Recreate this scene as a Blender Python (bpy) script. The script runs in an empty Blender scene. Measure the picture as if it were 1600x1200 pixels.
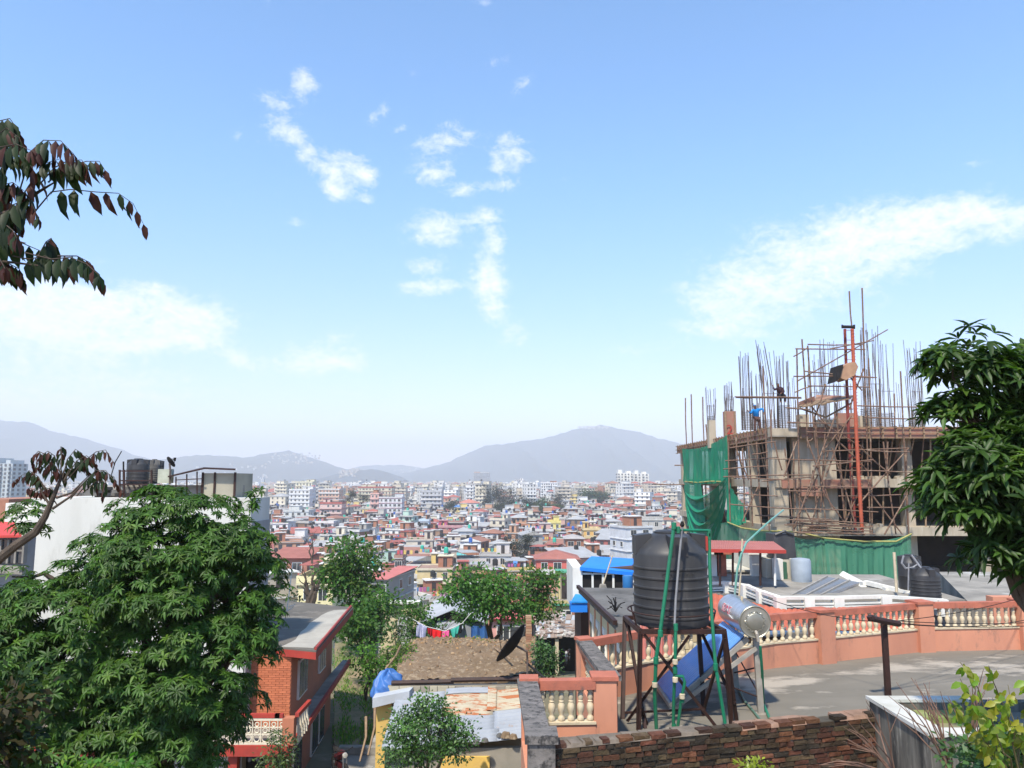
import bpy, bmesh, math, random
import numpy as np
from mathutils import Vector, Matrix
R = math.radians
S = bpy.context.scene
COL = S.collection
# ---------------------------------------------------------------- camera
F = 1200.0; PITCH = math.atan(150 / F)
cam = bpy.data.cameras.new('camera'); cam_o = bpy.data.objects.new('camera', cam); COL.objects.link(cam_o)
cam.sensor_width = 36; cam.lens = 27.0; cam.clip_start = 0.1; cam.clip_end = 40000
cam_o.location = (0, 0, 0); cam_o.rotation_euler = (R(90) + PITCH, 0, 0)
S.camera = cam_o
S.render.resolution_x = 1024; S.render.resolution_y = 768
# ---------------------------------------------------------------- light
SUN_EL, SUN_AZ = R(56), R(203)          # azimuth measured clockwise from +Y (the view direction)
sl = bpy.data.lights.new('sun', 'SUN'); so = bpy.data.objects.new('sun', sl); COL.objects.link(so)
sl.energy = 3.9; sl.angle = R(2.5); sl.color = (1.0, 0.92, 0.79)
sd = Vector((math.sin(SUN_AZ) * math.cos(SUN_EL), math.cos(SUN_AZ) * math.cos(SUN_EL), math.sin(SUN_EL)))
so.rotation_euler = sd.to_track_quat('Z', 'Y').to_euler(); so.location = sd * 200
S.view_settings.view_transform = 'Standard'; S.view_settings.look = 'None'
S.view_settings.exposure = 0.78; S.view_settings.gamma = 1.0
S.cycles.use_denoising = True
S.cycles.max_bounces = 6; S.cycles.transparent_max_bounces = 12; S.cycles.volume_bounces = 2
S.cycles.caustics_reflective = False; S.cycles.caustics_refractive = False
S.cycles.sample_clamp_indirect = 4

W = bpy.data.worlds.new('World'); S.world = W; W.use_nodes = True
nt = W.node_tree; nt.nodes.clear()
def N(t, **k):
    n = nt.nodes.new(t)
    for a, b in k.items(): setattr(n, a, b)
    return n
def L(a, b): nt.links.new(a, b)
def math_(op, a, b=None, c=None, clamp=False):
    n = N('ShaderNodeMath', operation=op); n.use_clamp = clamp
    for i, x in enumerate((a, b, c)):
        if x is None: continue
        if isinstance(x, (int, float)): n.inputs[i].default_value = x
        else: L(x, n.inputs[i])
    return n.outputs[0]
def mixc(f, a, b, bt='MIX'):
    n = N('ShaderNodeMix', data_type='RGBA', blend_type=bt)
    for s, x in ((n.inputs[0], f), (n.inputs[6], a), (n.inputs[7], b)):
        if isinstance(x, (int, float)): s.default_value = x
        elif isinstance(x, tuple): s.default_value = (*x, 1)
        else: L(x, s)
    return n.outputs[2]
SKY_STR = 0.15
sky = N('ShaderNodeTexSky', sky_type='NISHITA'); sky.sun_disc = False
sky.sun_elevation = SUN_EL; sky.sun_rotation = SUN_AZ; sky.altitude = 1350; sky.air_density = 1.0; sky.dust_density = 1.0; sky.ozone_density = 2.5
geo = N('ShaderNodeNewGeometry')
neg = N('ShaderNodeVectorMath', operation='SCALE'); neg.inputs[3].default_value = -1.0; L(geo.outputs['Incoming'], neg.inputs[0])
dirv = neg.outputs[0]
sep = N('ShaderNodeSeparateXYZ'); L(dirv, sep.inputs[0])
az = math_('ARCTAN2', sep.outputs[0], sep.outputs[1])
el = math_('ARCSINE', sep.outputs[2])
# clouds: soft patches of real sky, placed by azimuth / elevation (degrees): az, el, half-width, half-height, tilt, strength
CLOUDS = [(-16.0,27.6,0.97,0.95,60,0.9),(-18.1,26.2,1.3,0.69,15,0.7),(-20.6,23.6,0.68,0.43,-60,0.5),(-19.0,23.3,0.52,0.35,-20,0.3),(-17.2,24.3,1.4,0.74,15,1.0),(-15.7,23.0,0.71,0.4,-20,0.5),(-13.3,22.3,2.01,0.99,-5,1.1),(-13.3,20.6,0.64,0.9,-80,0.95),(-11.2,21.8,0.74,0.91,-30,0.75),(-11.2,20.3,0.37,0.55,90,0.6),(-16.3,18.4,0.72,0.41,10,0.65),(-10.4,26.0,1.11,0.53,-45,0.75),(-8.7,25.2,0.75,0.36,-25,0.5),(-5.5,24.6,2.18,0.73,-12,0.85),(-3.3,24.9,0.57,0.27,0,0.3),(-0.3,24.9,0.95,0.41,-10,0.4),(-0.1,23.7,1.44,1.01,0,1.0),(-4.8,25.9,0.95,0.27,-10,0.35),(-6.0,22.3,1.62,0.83,-10,0.95),(-3.7,21.3,1.44,0.46,-12,0.8),(-0.4,21.6,1.35,0.46,0,0.7),(-1.2,22.7,1.06,0.28,0,0.3),(-6.0,18.4,2.01,1.21,0,1.0),(-2.2,19.4,1.35,0.56,-20,0.7),(-1.2,17.9,0.87,1.13,0,0.8),(-6.4,15.8,1.63,0.61,-5,0.75),(-6.1,14.2,2.01,0.61,-5,0.85),(-7.8,14.3,0.95,0.23,0,0.4),(-2.0,15.6,1.16,1.23,0,0.85),(-1.4,14.0,1.16,1.23,0,0.8),(-1.5,12.4,1.07,1.14,0,0.65),(0.2,10.9,1.26,0.67,-40,0.6),(1.0,10.5,0.68,0.29,-30,0.5),(-1.8,29.8,1.31,0.4,-12,0.5),(0.9,28.5,1.22,0.53,-35,0.5),(-7.8,28.9,0.55,0.26,0,0.3),(-19.0,32.0,0.5,0.33,-20,0.4),(-2.3,33.5,0.83,0.3,0,0.4),(4.0,31.6,0.65,0.26,0,0.3),(4.2,22.0,0.86,0.37,-30,0.25),(15.7,12.1,3.15,1.19,25,1.0),(18.4,13.5,3.94,1.35,25,1.05),(21.9,15.0,4.19,1.5,28,1.1),(25.3,16.3,3.59,1.45,30,1.1),(27.7,16.9,2.3,1.51,10,1.0),(31.2,17.1,2.16,1.05,0,1.0),(33.9,16.0,1.69,1.18,0,1.0),(29.9,15.5,1.47,0.49,15,0.8),(14.3,10.8,2.73,0.65,15,0.6),(8.6,9.5,1.89,0.57,10,0.4),(32.1,19.9,0.77,0.28,0,0.5),(12.4,9.8,2.77,0.65,10,0.4),(-32.1,10.1,5.24,2.03,0,0.9),(-27.0,11.0,4.25,1.45,-8,1.0),(-23.4,10.9,2.87,0.96,-8,0.95),(-27.3,9.5,2.3,0.76,-5,0.9),(-23.7,9.6,3.25,0.79,-5,0.7),(-19.9,8.6,1.2,0.72,20,0.65),(-34.2,10.7,2.0,1.19,0,0.7),(-29.7,12.0,3.32,0.66,5,0.6),(-25.9,12.9,2.37,0.43,10,0.4),(-13.8,9.5,3.2,1.21,-12,0.6),(-15.1,8.3,2.7,0.65,0,0.5),(-11.9,8.4,1.85,0.56,0,0.5),(-12.3,6.5,1.84,0.56,0,0.3),(-28.6,6.3,8.17,1.89,0,0.6),(-31.8,4.4,6.93,1.22,0,0.5),(-30.7,21.4,0.87,0.32,-25,0.3),(-29.1,14.3,0.9,0.33,0,0.35),(-21.2,19.0,0.59,0.35,-30,0.25),(-17.6,20.1,0.62,0.27,0,0.25),(-2.9,6.6,0.96,0.38,0,0.25),(-7.6,5.2,3.76,0.66,0,0.3)]
def nz(scale, detail, rough, stretch=1.0, dist=0.0, w=0.0):
    mp = N('ShaderNodeMapping'); mp.inputs['Scale'].default_value = (1, 1, stretch); mp.inputs['Location'].default_value = (w, w, w); L(dirv, mp.inputs[0])
    n = N('ShaderNodeTexNoise'); n.inputs['Scale'].default_value = scale; n.inputs['Detail'].default_value = detail
    n.inputs['Roughness'].default_value = rough; n.inputs['Distortion'].default_value = dist
    L(mp.outputs[0], n.inputs['Vector']); return n.outputs['Fac']
n1 = nz(24, 9, .70, 1.8, .8, 3.1); n2 = nz(90, 5, .6, 1.5, .3, 1.2)
tot = None
for (a, e, w_, h_, t_, s_) in CLOUDS:
    da = math_('SUBTRACT', az, R(a)); de = math_('SUBTRACT', el, R(e))
    c_, s2 = math.cos(R(-t_)), math.sin(R(-t_))
    p = math_('ADD', math_('MULTIPLY', da, c_ / R(w_)), math_('MULTIPLY', de, s2 / R(w_)))
    q = math_('ADD', math_('MULTIPLY', da, -s2 / R(h_)), math_('MULTIPLY', de, c_ / R(h_)))
    d2 = math_('ADD', math_('MULTIPLY', p, p), math_('MULTIPLY', q, q))
    g = math_('MULTIPLY', math_('EXPONENT', math_('MULTIPLY', d2, -.75)), s_)
    tot = g if tot is None else math_('ADD', tot, g)
tot = math_('MINIMUM', tot, 1.15)
nn = math_('ADD', math_('MULTIPLY', n1, .62), math_('MULTIPLY', n2, .38))
dens = math_('ADD', math_('MULTIPLY', math_('SUBTRACT', nn, .5), 5.2), math_('SUBTRACT', math_('MULTIPLY', tot, 1.6), .40))
dens = math_('MULTIPLY', dens, math_('MINIMUM', math_('MULTIPLY', tot, 2.2), 1.0))
rmp = N('ShaderNodeMapRange', interpolation_type='SMOOTHSTEP'); rmp.inputs[1].default_value = 0.0; rmp.inputs[2].default_value = 2.3; L(dens, rmp.inputs[0])
cf = math_('MULTIPLY', math_('POWER', rmp.outputs[0], .75), .95)
hs = N('ShaderNodeHueSaturation'); hs.inputs['Saturation'].default_value = 1.10; hs.inputs['Value'].default_value = 1.27; L(sky.outputs[0], hs.inputs['Color'])
eg = N('ShaderNodeMapRange', interpolation_type='SMOOTHSTEP'); eg.inputs[1].default_value = R(-2); eg.inputs[2].default_value = R(24); L(el, eg.inputs[0])
skyc = mixc(1.0, hs.outputs[0], mixc(eg.outputs[0], (.94, .70, .80), (.80, 1.0, 1.03)), 'MULTIPLY')
fin = mixc(cf, skyc, (4.9, 5.0, 5.1))
bg = N('ShaderNodeBackground'); bg.inputs[1].default_value = SKY_STR; L(fin, bg.inputs[0])
wo = N('ShaderNodeOutputWorld'); L(bg.outputs[0], wo.inputs[0])
SKYC = skyc
# ---------------------------------------------------------------- geometry helpers
CP, SP = math.cos(PITCH), math.sin(PITCH)
def ray(u, v):
    x = (u - 800) / F; y = (600 - v) / F
    return Vector((x, CP - y * SP, SP + y * CP))
def at(u, v, d):
    r = ray(u, v); return r * (d / r.y)
def atz(u, v, z):
    r = ray(u, v); return r * (z / r.z)
def xat(u, d, z=0): return (u - 800) / F * (d * CP + z * SP)
def proj(p):
    fw = p[1] * CP + p[2] * SP; up = -p[1] * SP + p[2] * CP
    return 800 + F * p[0] / fw, 600 - F * up / fw

class MB:
    """collects shapes; build() links them as one mesh object"""
    def __init__(s): s.v = []; s.f = []; s.m = []; s.c = []; s.xf = None
    def add(s, vs, fs, mi=0, col=(1, 1, 1)):
        b = len(s.v)
        if s.xf is not None:
            x, y, z, cr, sr = s.xf
            vs = [(x + p[0] * cr - p[1] * sr, y + p[0] * sr + p[1] * cr, z + p[2]) for p in vs]
        s.v.extend([tuple(p) for p in vs])
        for f in fs: s.f.append([b + i for i in f]); s.m.append(mi); s.c.append(col)
    def box(s, x0, x1, y0, y1, z0, z1, mi=0, col=(1, 1, 1)):
        s.add([(x0,y0,z0),(x1,y0,z0),(x1,y1,z0),(x0,y1,z0),(x0,y0,z1),(x1,y0,z1),(x1,y1,z1),(x0,y1,z1)],
              [(3,2,1,0),(4,5,6,7),(0,1,5,4),(1,2,6,5),(2,3,7,6),(3,0,4,7)], mi, col)
    def hexa(s, b, t, mi=0, col=(1, 1, 1)):      # bottom 4 and top 4, counter-clockwise seen from above
        n = len(b); vs = list(b) + list(t)
        s.add(vs, [tuple(range(n - 1, -1, -1)), tuple(range(n, 2 * n))] + [(i, (i + 1) % n, n + (i + 1) % n, n + i) for i in range(n)], mi, col)
    def prism(s, poly, z0, z1, mi=0, col=(1, 1, 1)):
        a = sum(poly[i][0] * poly[(i + 1) % len(poly)][1] - poly[(i + 1) % len(poly)][0] * poly[i][1] for i in range(len(poly)))
        if a < 0: poly = poly[::-1]
        s.hexa([(p[0], p[1], z0) for p in poly], [(p[0], p[1], z1) for p in poly], mi, col)
    def bar(s, p0, p1, w, h, mi=0, col=(1, 1, 1)):  # rectangular bar between two points
        p0 = Vector(p0); p1 = Vector(p1); d = (p1 - p0).normalized()
        up = Vector((0, 0, 1)) if abs(d.z) < .95 else Vector((0, 1, 0))
        sx = d.cross(up).normalized() * w / 2; sz = sx.cross(d).normalized() * h / 2
        vs = [p0 - sx - sz, p0 + sx - sz, p0 + sx + sz, p0 - sx + sz, p1 - sx - sz, p1 + sx - sz, p1 + sx + sz, p1 - sx + sz]
        s.add(vs, [(0,1,2,3),(7,6,5,4),(1,0,4,5),(2,1,5,6),(3,2,6,7),(0,3,7,4)], mi, col)
    def tube(s, pts, r, n=8, mi=0, col=(1, 1, 1), cap=True):
        pts = [Vector(p) for p in pts]; rs = r if isinstance(r, (list, tuple)) else [r] * len(pts)
        vs = []; fs = []; prev = None
        for i, p in enumerate(pts):
            d = (pts[min(i + 1, len(pts) - 1)] - pts[max(i - 1, 0)]).normalized()
            if prev is None:
                a = d.cross(Vector((0, 0, 1)) if abs(d.z) < .9 else Vector((1, 0, 0))).normalized()
            else: a = (prev - d * prev.dot(d)).normalized()
            prev = a; b = d.cross(a)
            for k in range(n):
                t = 2 * math.pi * k / n; vs.append(p + (a * math.cos(t) + b * math.sin(t)) * rs[i])
        for i in range(len(pts) - 1):
            for k in range(n):
                fs.append((i*n+k, i*n+(k+1)%n, (i+1)*n+(k+1)%n, (i+1)*n+k))
        if cap: fs += [tuple(range(n - 1, -1, -1)), tuple(range((len(pts) - 1) * n, len(pts) * n))]
        s.add(vs, fs, mi, col)
    def lathe(s, prof, c=(0, 0, 0), n=16, mi=0, col=(1, 1, 1), axis=None):
        vs = []; fs = []
        M = Matrix.Identity(3) if axis is None else Vector((0, 0, 1)).rotation_difference(Vector(axis)).to_matrix()
        c = Vector(c)
        for (r, z) in prof:
            for k in range(n):
                t = 2 * math.pi * k / n; vs.append(c + M @ Vector((r * math.cos(t), r * math.sin(t), z)))
        for i in range(len(prof) - 1):
            for k in range(n): fs.append((i*n+k, i*n+(k+1)%n, (i+1)*n+(k+1)%n, (i+1)*n+k))
        fs += [tuple(range(n - 1, -1, -1)), tuple(range((len(prof) - 1) * n, len(prof) * n))]
        s.add(vs, fs, mi, col)
    def grid(s, fn, nu, nv, mi=0, col=(1, 1, 1), flip=False):
        vs = [fn(i / nu, j / nv) for i in range(nu + 1) for j in range(nv + 1)]
        fs = []
        for i in range(nu):
            for j in range(nv):
                q = (i*(nv+1)+j, (i+1)*(nv+1)+j, (i+1)*(nv+1)+j+1, i*(nv+1)+j+1)
                fs.append(q[::-1] if flip else q)
        s.add(vs, fs, mi, col)
    def build(s, name, mats, parent=None, smooth=False, origin=None):
        me = bpy.data.meshes.new(name)
        if not isinstance(mats, (list, tuple)): mats = [mats]
        for m in mats: me.materials.append(m)
        V = np.array(s.v, dtype=np.float64)
        off = np.zeros(3)
        if parent is not None:
            q = parent
            while q is not None: off += np.array(q.location); q = q.parent
        else:
            off = np.array(origin) if origin is not None else np.array([(V[:, 0].min() + V[:, 0].max()) / 2, (V[:, 1].min() + V[:, 1].max()) / 2, V[:, 2].min()])
        V = V - off
        lt = np.array([len(f) for f in s.f]); ls = np.concatenate(([0], np.cumsum(lt)[:-1]))
        fl = np.array([i for f in s.f for i in f])
        mesh_fill(me, V, fl, ls, lt, np.array(s.m), np.array(s.c, dtype=np.float32)[:, :3], smooth)
        o = bpy.data.objects.new(name, me); COL.objects.link(o)
        if parent is not None: o.parent = parent
        else: o.location = off
        return o
def mesh_fill(me, V, fl, ls, lt, mi, fc, smooth):
    me.vertices.add(len(V)); me.vertices.foreach_set('co', V.astype(np.float32).ravel())
    me.loops.add(len(fl)); me.loops.foreach_set('vertex_index', fl.astype(np.int32))
    me.polygons.add(len(lt)); me.polygons.foreach_set('loop_start', ls.astype(np.int32)); me.polygons.foreach_set('loop_total', lt.astype(np.int32))
    me.polygons.foreach_set('material_index', mi.astype(np.int32))
    me.update(calc_edges=True)
    ca = me.color_attributes.new('Col', 'FLOAT_COLOR', 'CORNER')
    cc = np.ones((len(fl), 4), dtype=np.float32); cc[:, :3] = np.repeat(fc, lt, axis=0)
    ca.data.foreach_set('color', cc.ravel())
    if not smooth: me.polygons.foreach_set('use_smooth', np.zeros(len(lt), dtype=bool))
    if smooth:
        me.polygons.foreach_set('use_smooth', np.ones(len(lt), dtype=bool))
        if hasattr(me, 'set_sharp_from_angle'): me.set_sharp_from_angle(angle=R(40))
    me.validate(); me.update()

def tag(o, label=None, cat=None, group=None, kind=None):
    if label: o['label'] = label
    if cat: o['category'] = cat
    if group: o['group'] = group
    if kind: o['kind'] = kind
    return o
def thing(name, label, cat, loc=(0, 0, 0), group=None, rz=0):
    o = bpy.data.objects.new(name, None); COL.objects.link(o); o.location = loc; o.rotation_euler = (0, 0, rz); o.empty_display_size = .2
    return tag(o, label, cat, group)
KIDS = {}
def copy_tree(o, parent=None, kids=None):
    c = o.copy(); COL.objects.link(c); c.parent = parent
    for ch in (kids if kids is not None else o.children): copy_tree(ch, c)
    return c
# ---------------------------------------------------------------- materials
def mat(name, c1, c2=None, scale=3.0, rough=.8, metal=0.0, bump=0.0, bscale=None, attr=False, spec=.3, detail=6, c3=None, thr=(.35, .65), stretch=(1, 1, 1), alpha=None, thr3=(.6, .66), s3=None, coat=0):
    m = bpy.data.materials.new(name); m.use_nodes = True; t = m.node_tree; b = t.nodes['Principled BSDF']
    b.inputs['Roughness'].default_value = rough; b.inputs['Metallic'].default_value = metal
    b.inputs['Specular IOR Level'].default_value = spec
    if coat: b.inputs['Coat Weight'].default_value = coat
    nn = t.nodes.new; lk = t.links.new
    tc = nn('ShaderNodeTexCoord'); mp = nn('ShaderNodeMapping'); mp.inputs['Scale'].default_value = stretch; lk(tc.outputs['Object'], mp.inputs[0])
    def noise(sc, dt=detail, ro=.6):
        n = nn('ShaderNodeTexNoise'); n.inputs['Scale'].default_value = sc; n.inputs['Detail'].default_value = dt; n.inputs['Roughness'].default_value = ro; lk(mp.outputs[0], n.inputs['Vector']); return n.outputs['Fac']
    def ramp(x, a, b_):
        r = nn('ShaderNodeMapRange'); r.inputs[1].default_value = a; r.inputs[2].default_value = b_; lk(x, r.inputs[0]); return r.outputs[0]
    def mx(f, a, c, bt='MIX'):
        n = nn('ShaderNodeMix'); n.data_type = 'RGBA'; n.blend_type = bt
        for s_, x in ((n.inputs[0], f), (n.inputs[6], a), (n.inputs[7], c)):
            if isinstance(x, (int, float)): s_.default_value = x
            elif isinstance(x, tuple): s_.default_value = (*x[:3], 1)
            else: lk(x, s_)
        return n.outputs[2]
    nf = noise(scale)
    if c2 is None: c2 = tuple(x * .72 for x in c1)
    col = mx(ramp(nf, *thr), c1, c2)
    if c3: col = mx(ramp(noise(s3 or scale * 2.7, 8, .7), *thr3), col, c3)
    if attr:
        a = nn('ShaderNodeAttribute'); a.attribute_name = 'Col'; col = mx(1.0, col, a.outputs['Color'], 'MULTIPLY')
    lk(col, b.inputs['Base Color'])
    if bump:
        bp = nn('ShaderNodeBump'); bp.inputs['Strength'].default_value = bump; bp.inputs['Distance'].default_value = .02
        lk(noise(bscale or scale * 6), bp.inputs['Height']); lk(bp.outputs[0], b.inputs['Normal'])
    if alpha is not None: b.inputs['Alpha'].default_value = alpha
    return m
def leaf_mat(name, c, var=.35, trans=.35, rough=.42, spec=.5):
    m = bpy.data.materials.new(name); m.use_nodes = True; t = m.node_tree; b = t.nodes['Principled BSDF']
    a = t.nodes.new('ShaderNodeAttribute'); a.attribute_name = 'Col'
    mu = t.nodes.new('ShaderNodeMix'); mu.data_type = 'RGBA'; mu.blend_type = 'MULTIPLY'; mu.inputs[0].default_value = 1; mu.inputs[6].default_value = (*c, 1)
    t.links.new(a.outputs['Color'], mu.inputs[7]); t.links.new(mu.outputs[2], b.inputs['Base Color'])
    b.inputs['Roughness'].default_value = rough; b.inputs['Specular IOR Level'].default_value = spec
    tr = t.nodes.new('ShaderNodeBsdfTranslucent'); g = t.nodes.new('ShaderNodeMix'); g.data_type = 'RGBA'; g.blend_type = 'MULTIPLY'; g.inputs[0].default_value = 1
    g.inputs[7].default_value = (1.6, 1.9, .5, 1); t.links.new(mu.outputs[2], g.inputs[6]); t.links.new(g.outputs[2], tr.inputs[0])
    ms = t.nodes.new('ShaderNodeMixShader'); ms.inputs[0].default_value = trans
    t.links.new(b.outputs[0], ms.inputs[1]); t.links.new(tr.outputs[0], ms.inputs[2]); t.links.new(ms.outputs[0], t.nodes['Material Output'].inputs[0])
    return m
W1 = (1, 1, 1)
MT = dict(
 paint=mat('painted_wall', (1, 1, 1), (.8, .79, .77), .6, .85, attr=True, bump=.1, c3=(.55, .53, .5), thr3=(.62, .75), s3=1.1),
 citypaint=mat('city_wall', (1, 1, 1), (.78, .77, .75), .15, .85, attr=True),
 glass=mat('window_glass', (.025, .03, .035), (.06, .065, .07), .8, .15, spec=.6),
 concrete=mat('weathered_concrete', (.30, .275, .235), (.17, .157, .135), .9, .88, bump=.25, c3=(.40, .385, .35), thr3=(.56, .66), s3=.5),
 terrace=mat('terrace_concrete', (.185, .165, .132), (.115, .105, .085), .55, .85, bump=.15, c3=(.33, .29, .235), thr3=(.52, .60), s3=.55, stretch=(.6, 1.3, 1)),
 darkroof=mat('mossy_dark_concrete', (.085, .08, .072), (.15, .142, .13), .8, .9, bump=.3, c3=(.04, .038, .036), thr3=(.55, .65)),
 mossrail=mat('moss_stained_coping', (.10, .092, .085), (.19, .17, .155), 5, .92, bump=.5, c3=(.045, .042, .04), thr3=(.5, .6), s3=9),
 orange=mat('orange_render', (.57, .25, .15), (.46, .20, .125), 1.1, .85, bump=.2, c3=(.24, .14, .10), thr3=(.56, .72), s3=2.6, stretch=(1, 1, .45)),
 orangerail=mat('red_orange_rail', (.44, .14, .085), (.33, .11, .07), 4, .8, bump=.2, c3=(.16, .09, .07), thr3=(.57, .7), s3=7),
 cream=mat('cream_baluster', (.60, .50, .34), (.42, .35, .24), 5, .8, c3=(.24, .20, .15), thr3=(.56, .7), s3=9),
 blackp=mat('black_polyethylene', (.022, .022, .024), (.045, .044, .043), 2.5, .5, spec=.4, bump=.05, c3=(.075, .07, .065), thr3=(.60, .80), s3=5, stretch=(1, 1, .3)),
 brown=mat('dark_brown_steel', (.024, .012, .009), (.042, .017, .012), 8, .6, c3=(.08, .038, .025), thr3=(.6, .7), s3=20),
 greenpipe=mat('green_pipe', (.008, .17, .085), (.008, .12, .06), 6, .35, spec=.5),
 greypipe=mat('grey_pipe', (.25, .25, .25), (.18, .18, .19), 6, .45),
 steel=mat('brushed_steel', (.55, .57, .60), (.42, .43, .45), 2, .28, metal=.85, stretch=(1, 8, 1)),
 galv=mat('galvanised_frame', (.42, .38, .32), (.30, .27, .23), 6, .5, metal=.3),
 tubeglass=mat('vacuum_tube', (.09, .24, .58), (.12, .30, .66), 3, .12, spec=.8, coat=.6),
 redpaint=mat('red_paint', (.38, .045, .03), (.29, .04, .03), 3, .6, c3=(.3, .06, .04), thr3=(.62, .7)),
 white=mat('white_paint', (.72, .70, .63), (.58, .56, .50), 2, .75, bump=.08, c3=(.38, .36, .33), thr3=(.66, .8), s3=3, stretch=(1, 1, .4)),
 tile=mat('orange_clay_tile', (.50, .13, .065), (.40, .10, .055), 2.2, .75, c3=(.33, .12, .07), thr3=(.6, .75)),
 net=None,
 formwork=mat('red_formwork_ply', (.32, .14, .10), (.27, .17, .12), 2, .8, c3=(.32, .24, .17), thr3=(.56, .66), s3=2.5),
 wood=mat('raw_timber', (.30, .21, .13), (.20, .13, .08), 4, .85),
 bamboo=mat('scaffold_pole', (.20, .12, .08), (.13, .075, .05), 6, .75, c3=(.30, .22, .15), thr3=(.55, .65), s3=2),
 rebar=mat('rusty_rebar', (.095, .08, .075), (.13, .10, .085), 5, .7),
 mast=mat('orange_red_mast', (.42, .09, .04), (.30, .07, .04), 4, .6),
 rawconc=mat('raw_board_marked_concrete', (.43, .365, .27), (.29, .245, .18), 1.0, .9, bump=.2, c3=(.45, .40, .32), thr3=(.55, .68), s3=1.8, stretch=(2.2, 2.2, .5)),
 dark=mat('dark_interior', (.012, .011, .011), (.02, .018, .018), 1, .9),
 tin=mat('grey_corrugated_sheet', (.42, .42, .42), (.33, .34, .35), .7, .5, metal=.15, spec=.4),
 soil=mat('dry_soil', (.20, .135, .08), (.14, .095, .055), .7, .95, bump=.8, bscale=9, c3=(.28, .21, .135), thr3=(.52, .62), s3=4),
 rubble=mat('rubble', (.36, .26, .17), (.24, .16, .10), 3, .9, attr=True),
 grass=mat('dry_grassy_ground', (.12, .13, .05), (.26, .19, .11), .9, .95, bump=.9, bscale=12, c3=(.26, .20, .12), thr3=(.5, .62), s3=2),
 bark=mat('bark', (.10, .075, .055), (.06, .045, .033), 8, .9, bump=.6, stretch=(3, 3, .7)),
 yellow=mat('yellow_wall', (.66, .42, .10), (.55, .36, .11), 1.2, .85, c3=(.30, .24, .14), thr3=(.64, .8), s3=2, bump=.1),
 bluetarp=mat('blue_tarpaulin', (.03, .10, .30), (.05, .15, .38), 3, .5, spec=.4, bump=.3, bscale=6),
 blueroof=mat('blue_roof_sheet', (.015, .17, .60), (.02, .20, .66), 1, .45),
 rust=mat('rusty_tin', (.42, .37, .27), (.34, .30, .22), 2, .7, c3=(.33, .11, .04), thr3=(.50, .58), s3=1.8, stretch=(.7, 4.5, 1)),
 attr=mat('coloured', (1, 1, 1), (.86, .86, .86), 2, .8, attr=True),
 skin=mat('skin', (.22, .11, .07), None, 4, .6),
)
# ---------------------------------------------------------------- foliage
LEAF_V = np.array([(0,0,0),(-.5,.33,.06),(0,.36,-.02),(.5,.33,.06),(-.42,.68,-.02),(0,.70,-.10),(.42,.68,-.02),(0,1,-.22)], dtype=float)
LEAF_F = [(0,2,1),(0,3,2),(1,2,5,4),(2,3,6,5),(4,5,7),(5,6,7)]
def leaves_mesh(name, pos, dirs, ups, lens, wid, cols, material, parent=None, droop=1.0, simple=False, origin=None, curl=None):
    """many small leaves as one mesh: pos (N,3), dirs (N,3) leaf axis, ups (N,3)"""
    pos = np.asarray(pos, float); Nn = len(pos)
    d = np.asarray(dirs, float); d /= np.linalg.norm(d, axis=1, keepdims=True) + 1e-9
    u = np.asarray(ups, float); s = np.cross(d, u); s /= np.linalg.norm(s, axis=1, keepdims=True) + 1e-9
    n = np.cross(s, d)
    lens = np.asarray(lens, float); wid = np.asarray(wid, float)
    if simple:
        T = np.array([(0,0,0),(-.5,.5,0),(0,1,-.15),(.5,.5,0)]); Fc = [(0,3,2,1)]
    else: T = LEAF_V; Fc = LEAF_F
    k = len(T)
    V = pos[:, None, :] + T[None, :, 0, None] * s[:, None, :] * wid[:, None, None] + T[None, :, 1, None] * d[:, None, :] * lens[:, None, None] + T[None, :, 2, None] * n[:, None, :] * lens[:, None, None] * droop
    V = V.reshape(-1, 3)
    base = np.arange(Nn) * k
    flat = np.array([i for f in Fc for i in f]); lt1 = np.array([len(f) for f in Fc])
    fl = (base[:, None] + flat[None, :]).ravel(); lt = np.tile(lt1, Nn); ls = np.concatenate(([0], np.cumsum(lt)[:-1]))
    fc = np.repeat(np.asarray(cols, dtype=np.float32), len(Fc), axis=0)
    off = np.zeros(3)
    if parent is not None:
        q = parent
        while q is not None: off += np.array(q.location); q = q.parent
    elif origin is not None: off = np.array(origin, float)
    me = bpy.data.meshes.new(name); me.materials.append(material)
    mesh_fill(me, V - off, fl, ls, lt, np.zeros(len(lt), int), fc, False)
    me.polygons.foreach_set('use_smooth', np.ones(len(lt), dtype=bool))
    o = bpy.data.objects.new(name, me); COL.objects.link(o)
    if parent is not None: o.parent = parent
    elif origin is not None: o.location = origin
    return o
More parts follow.
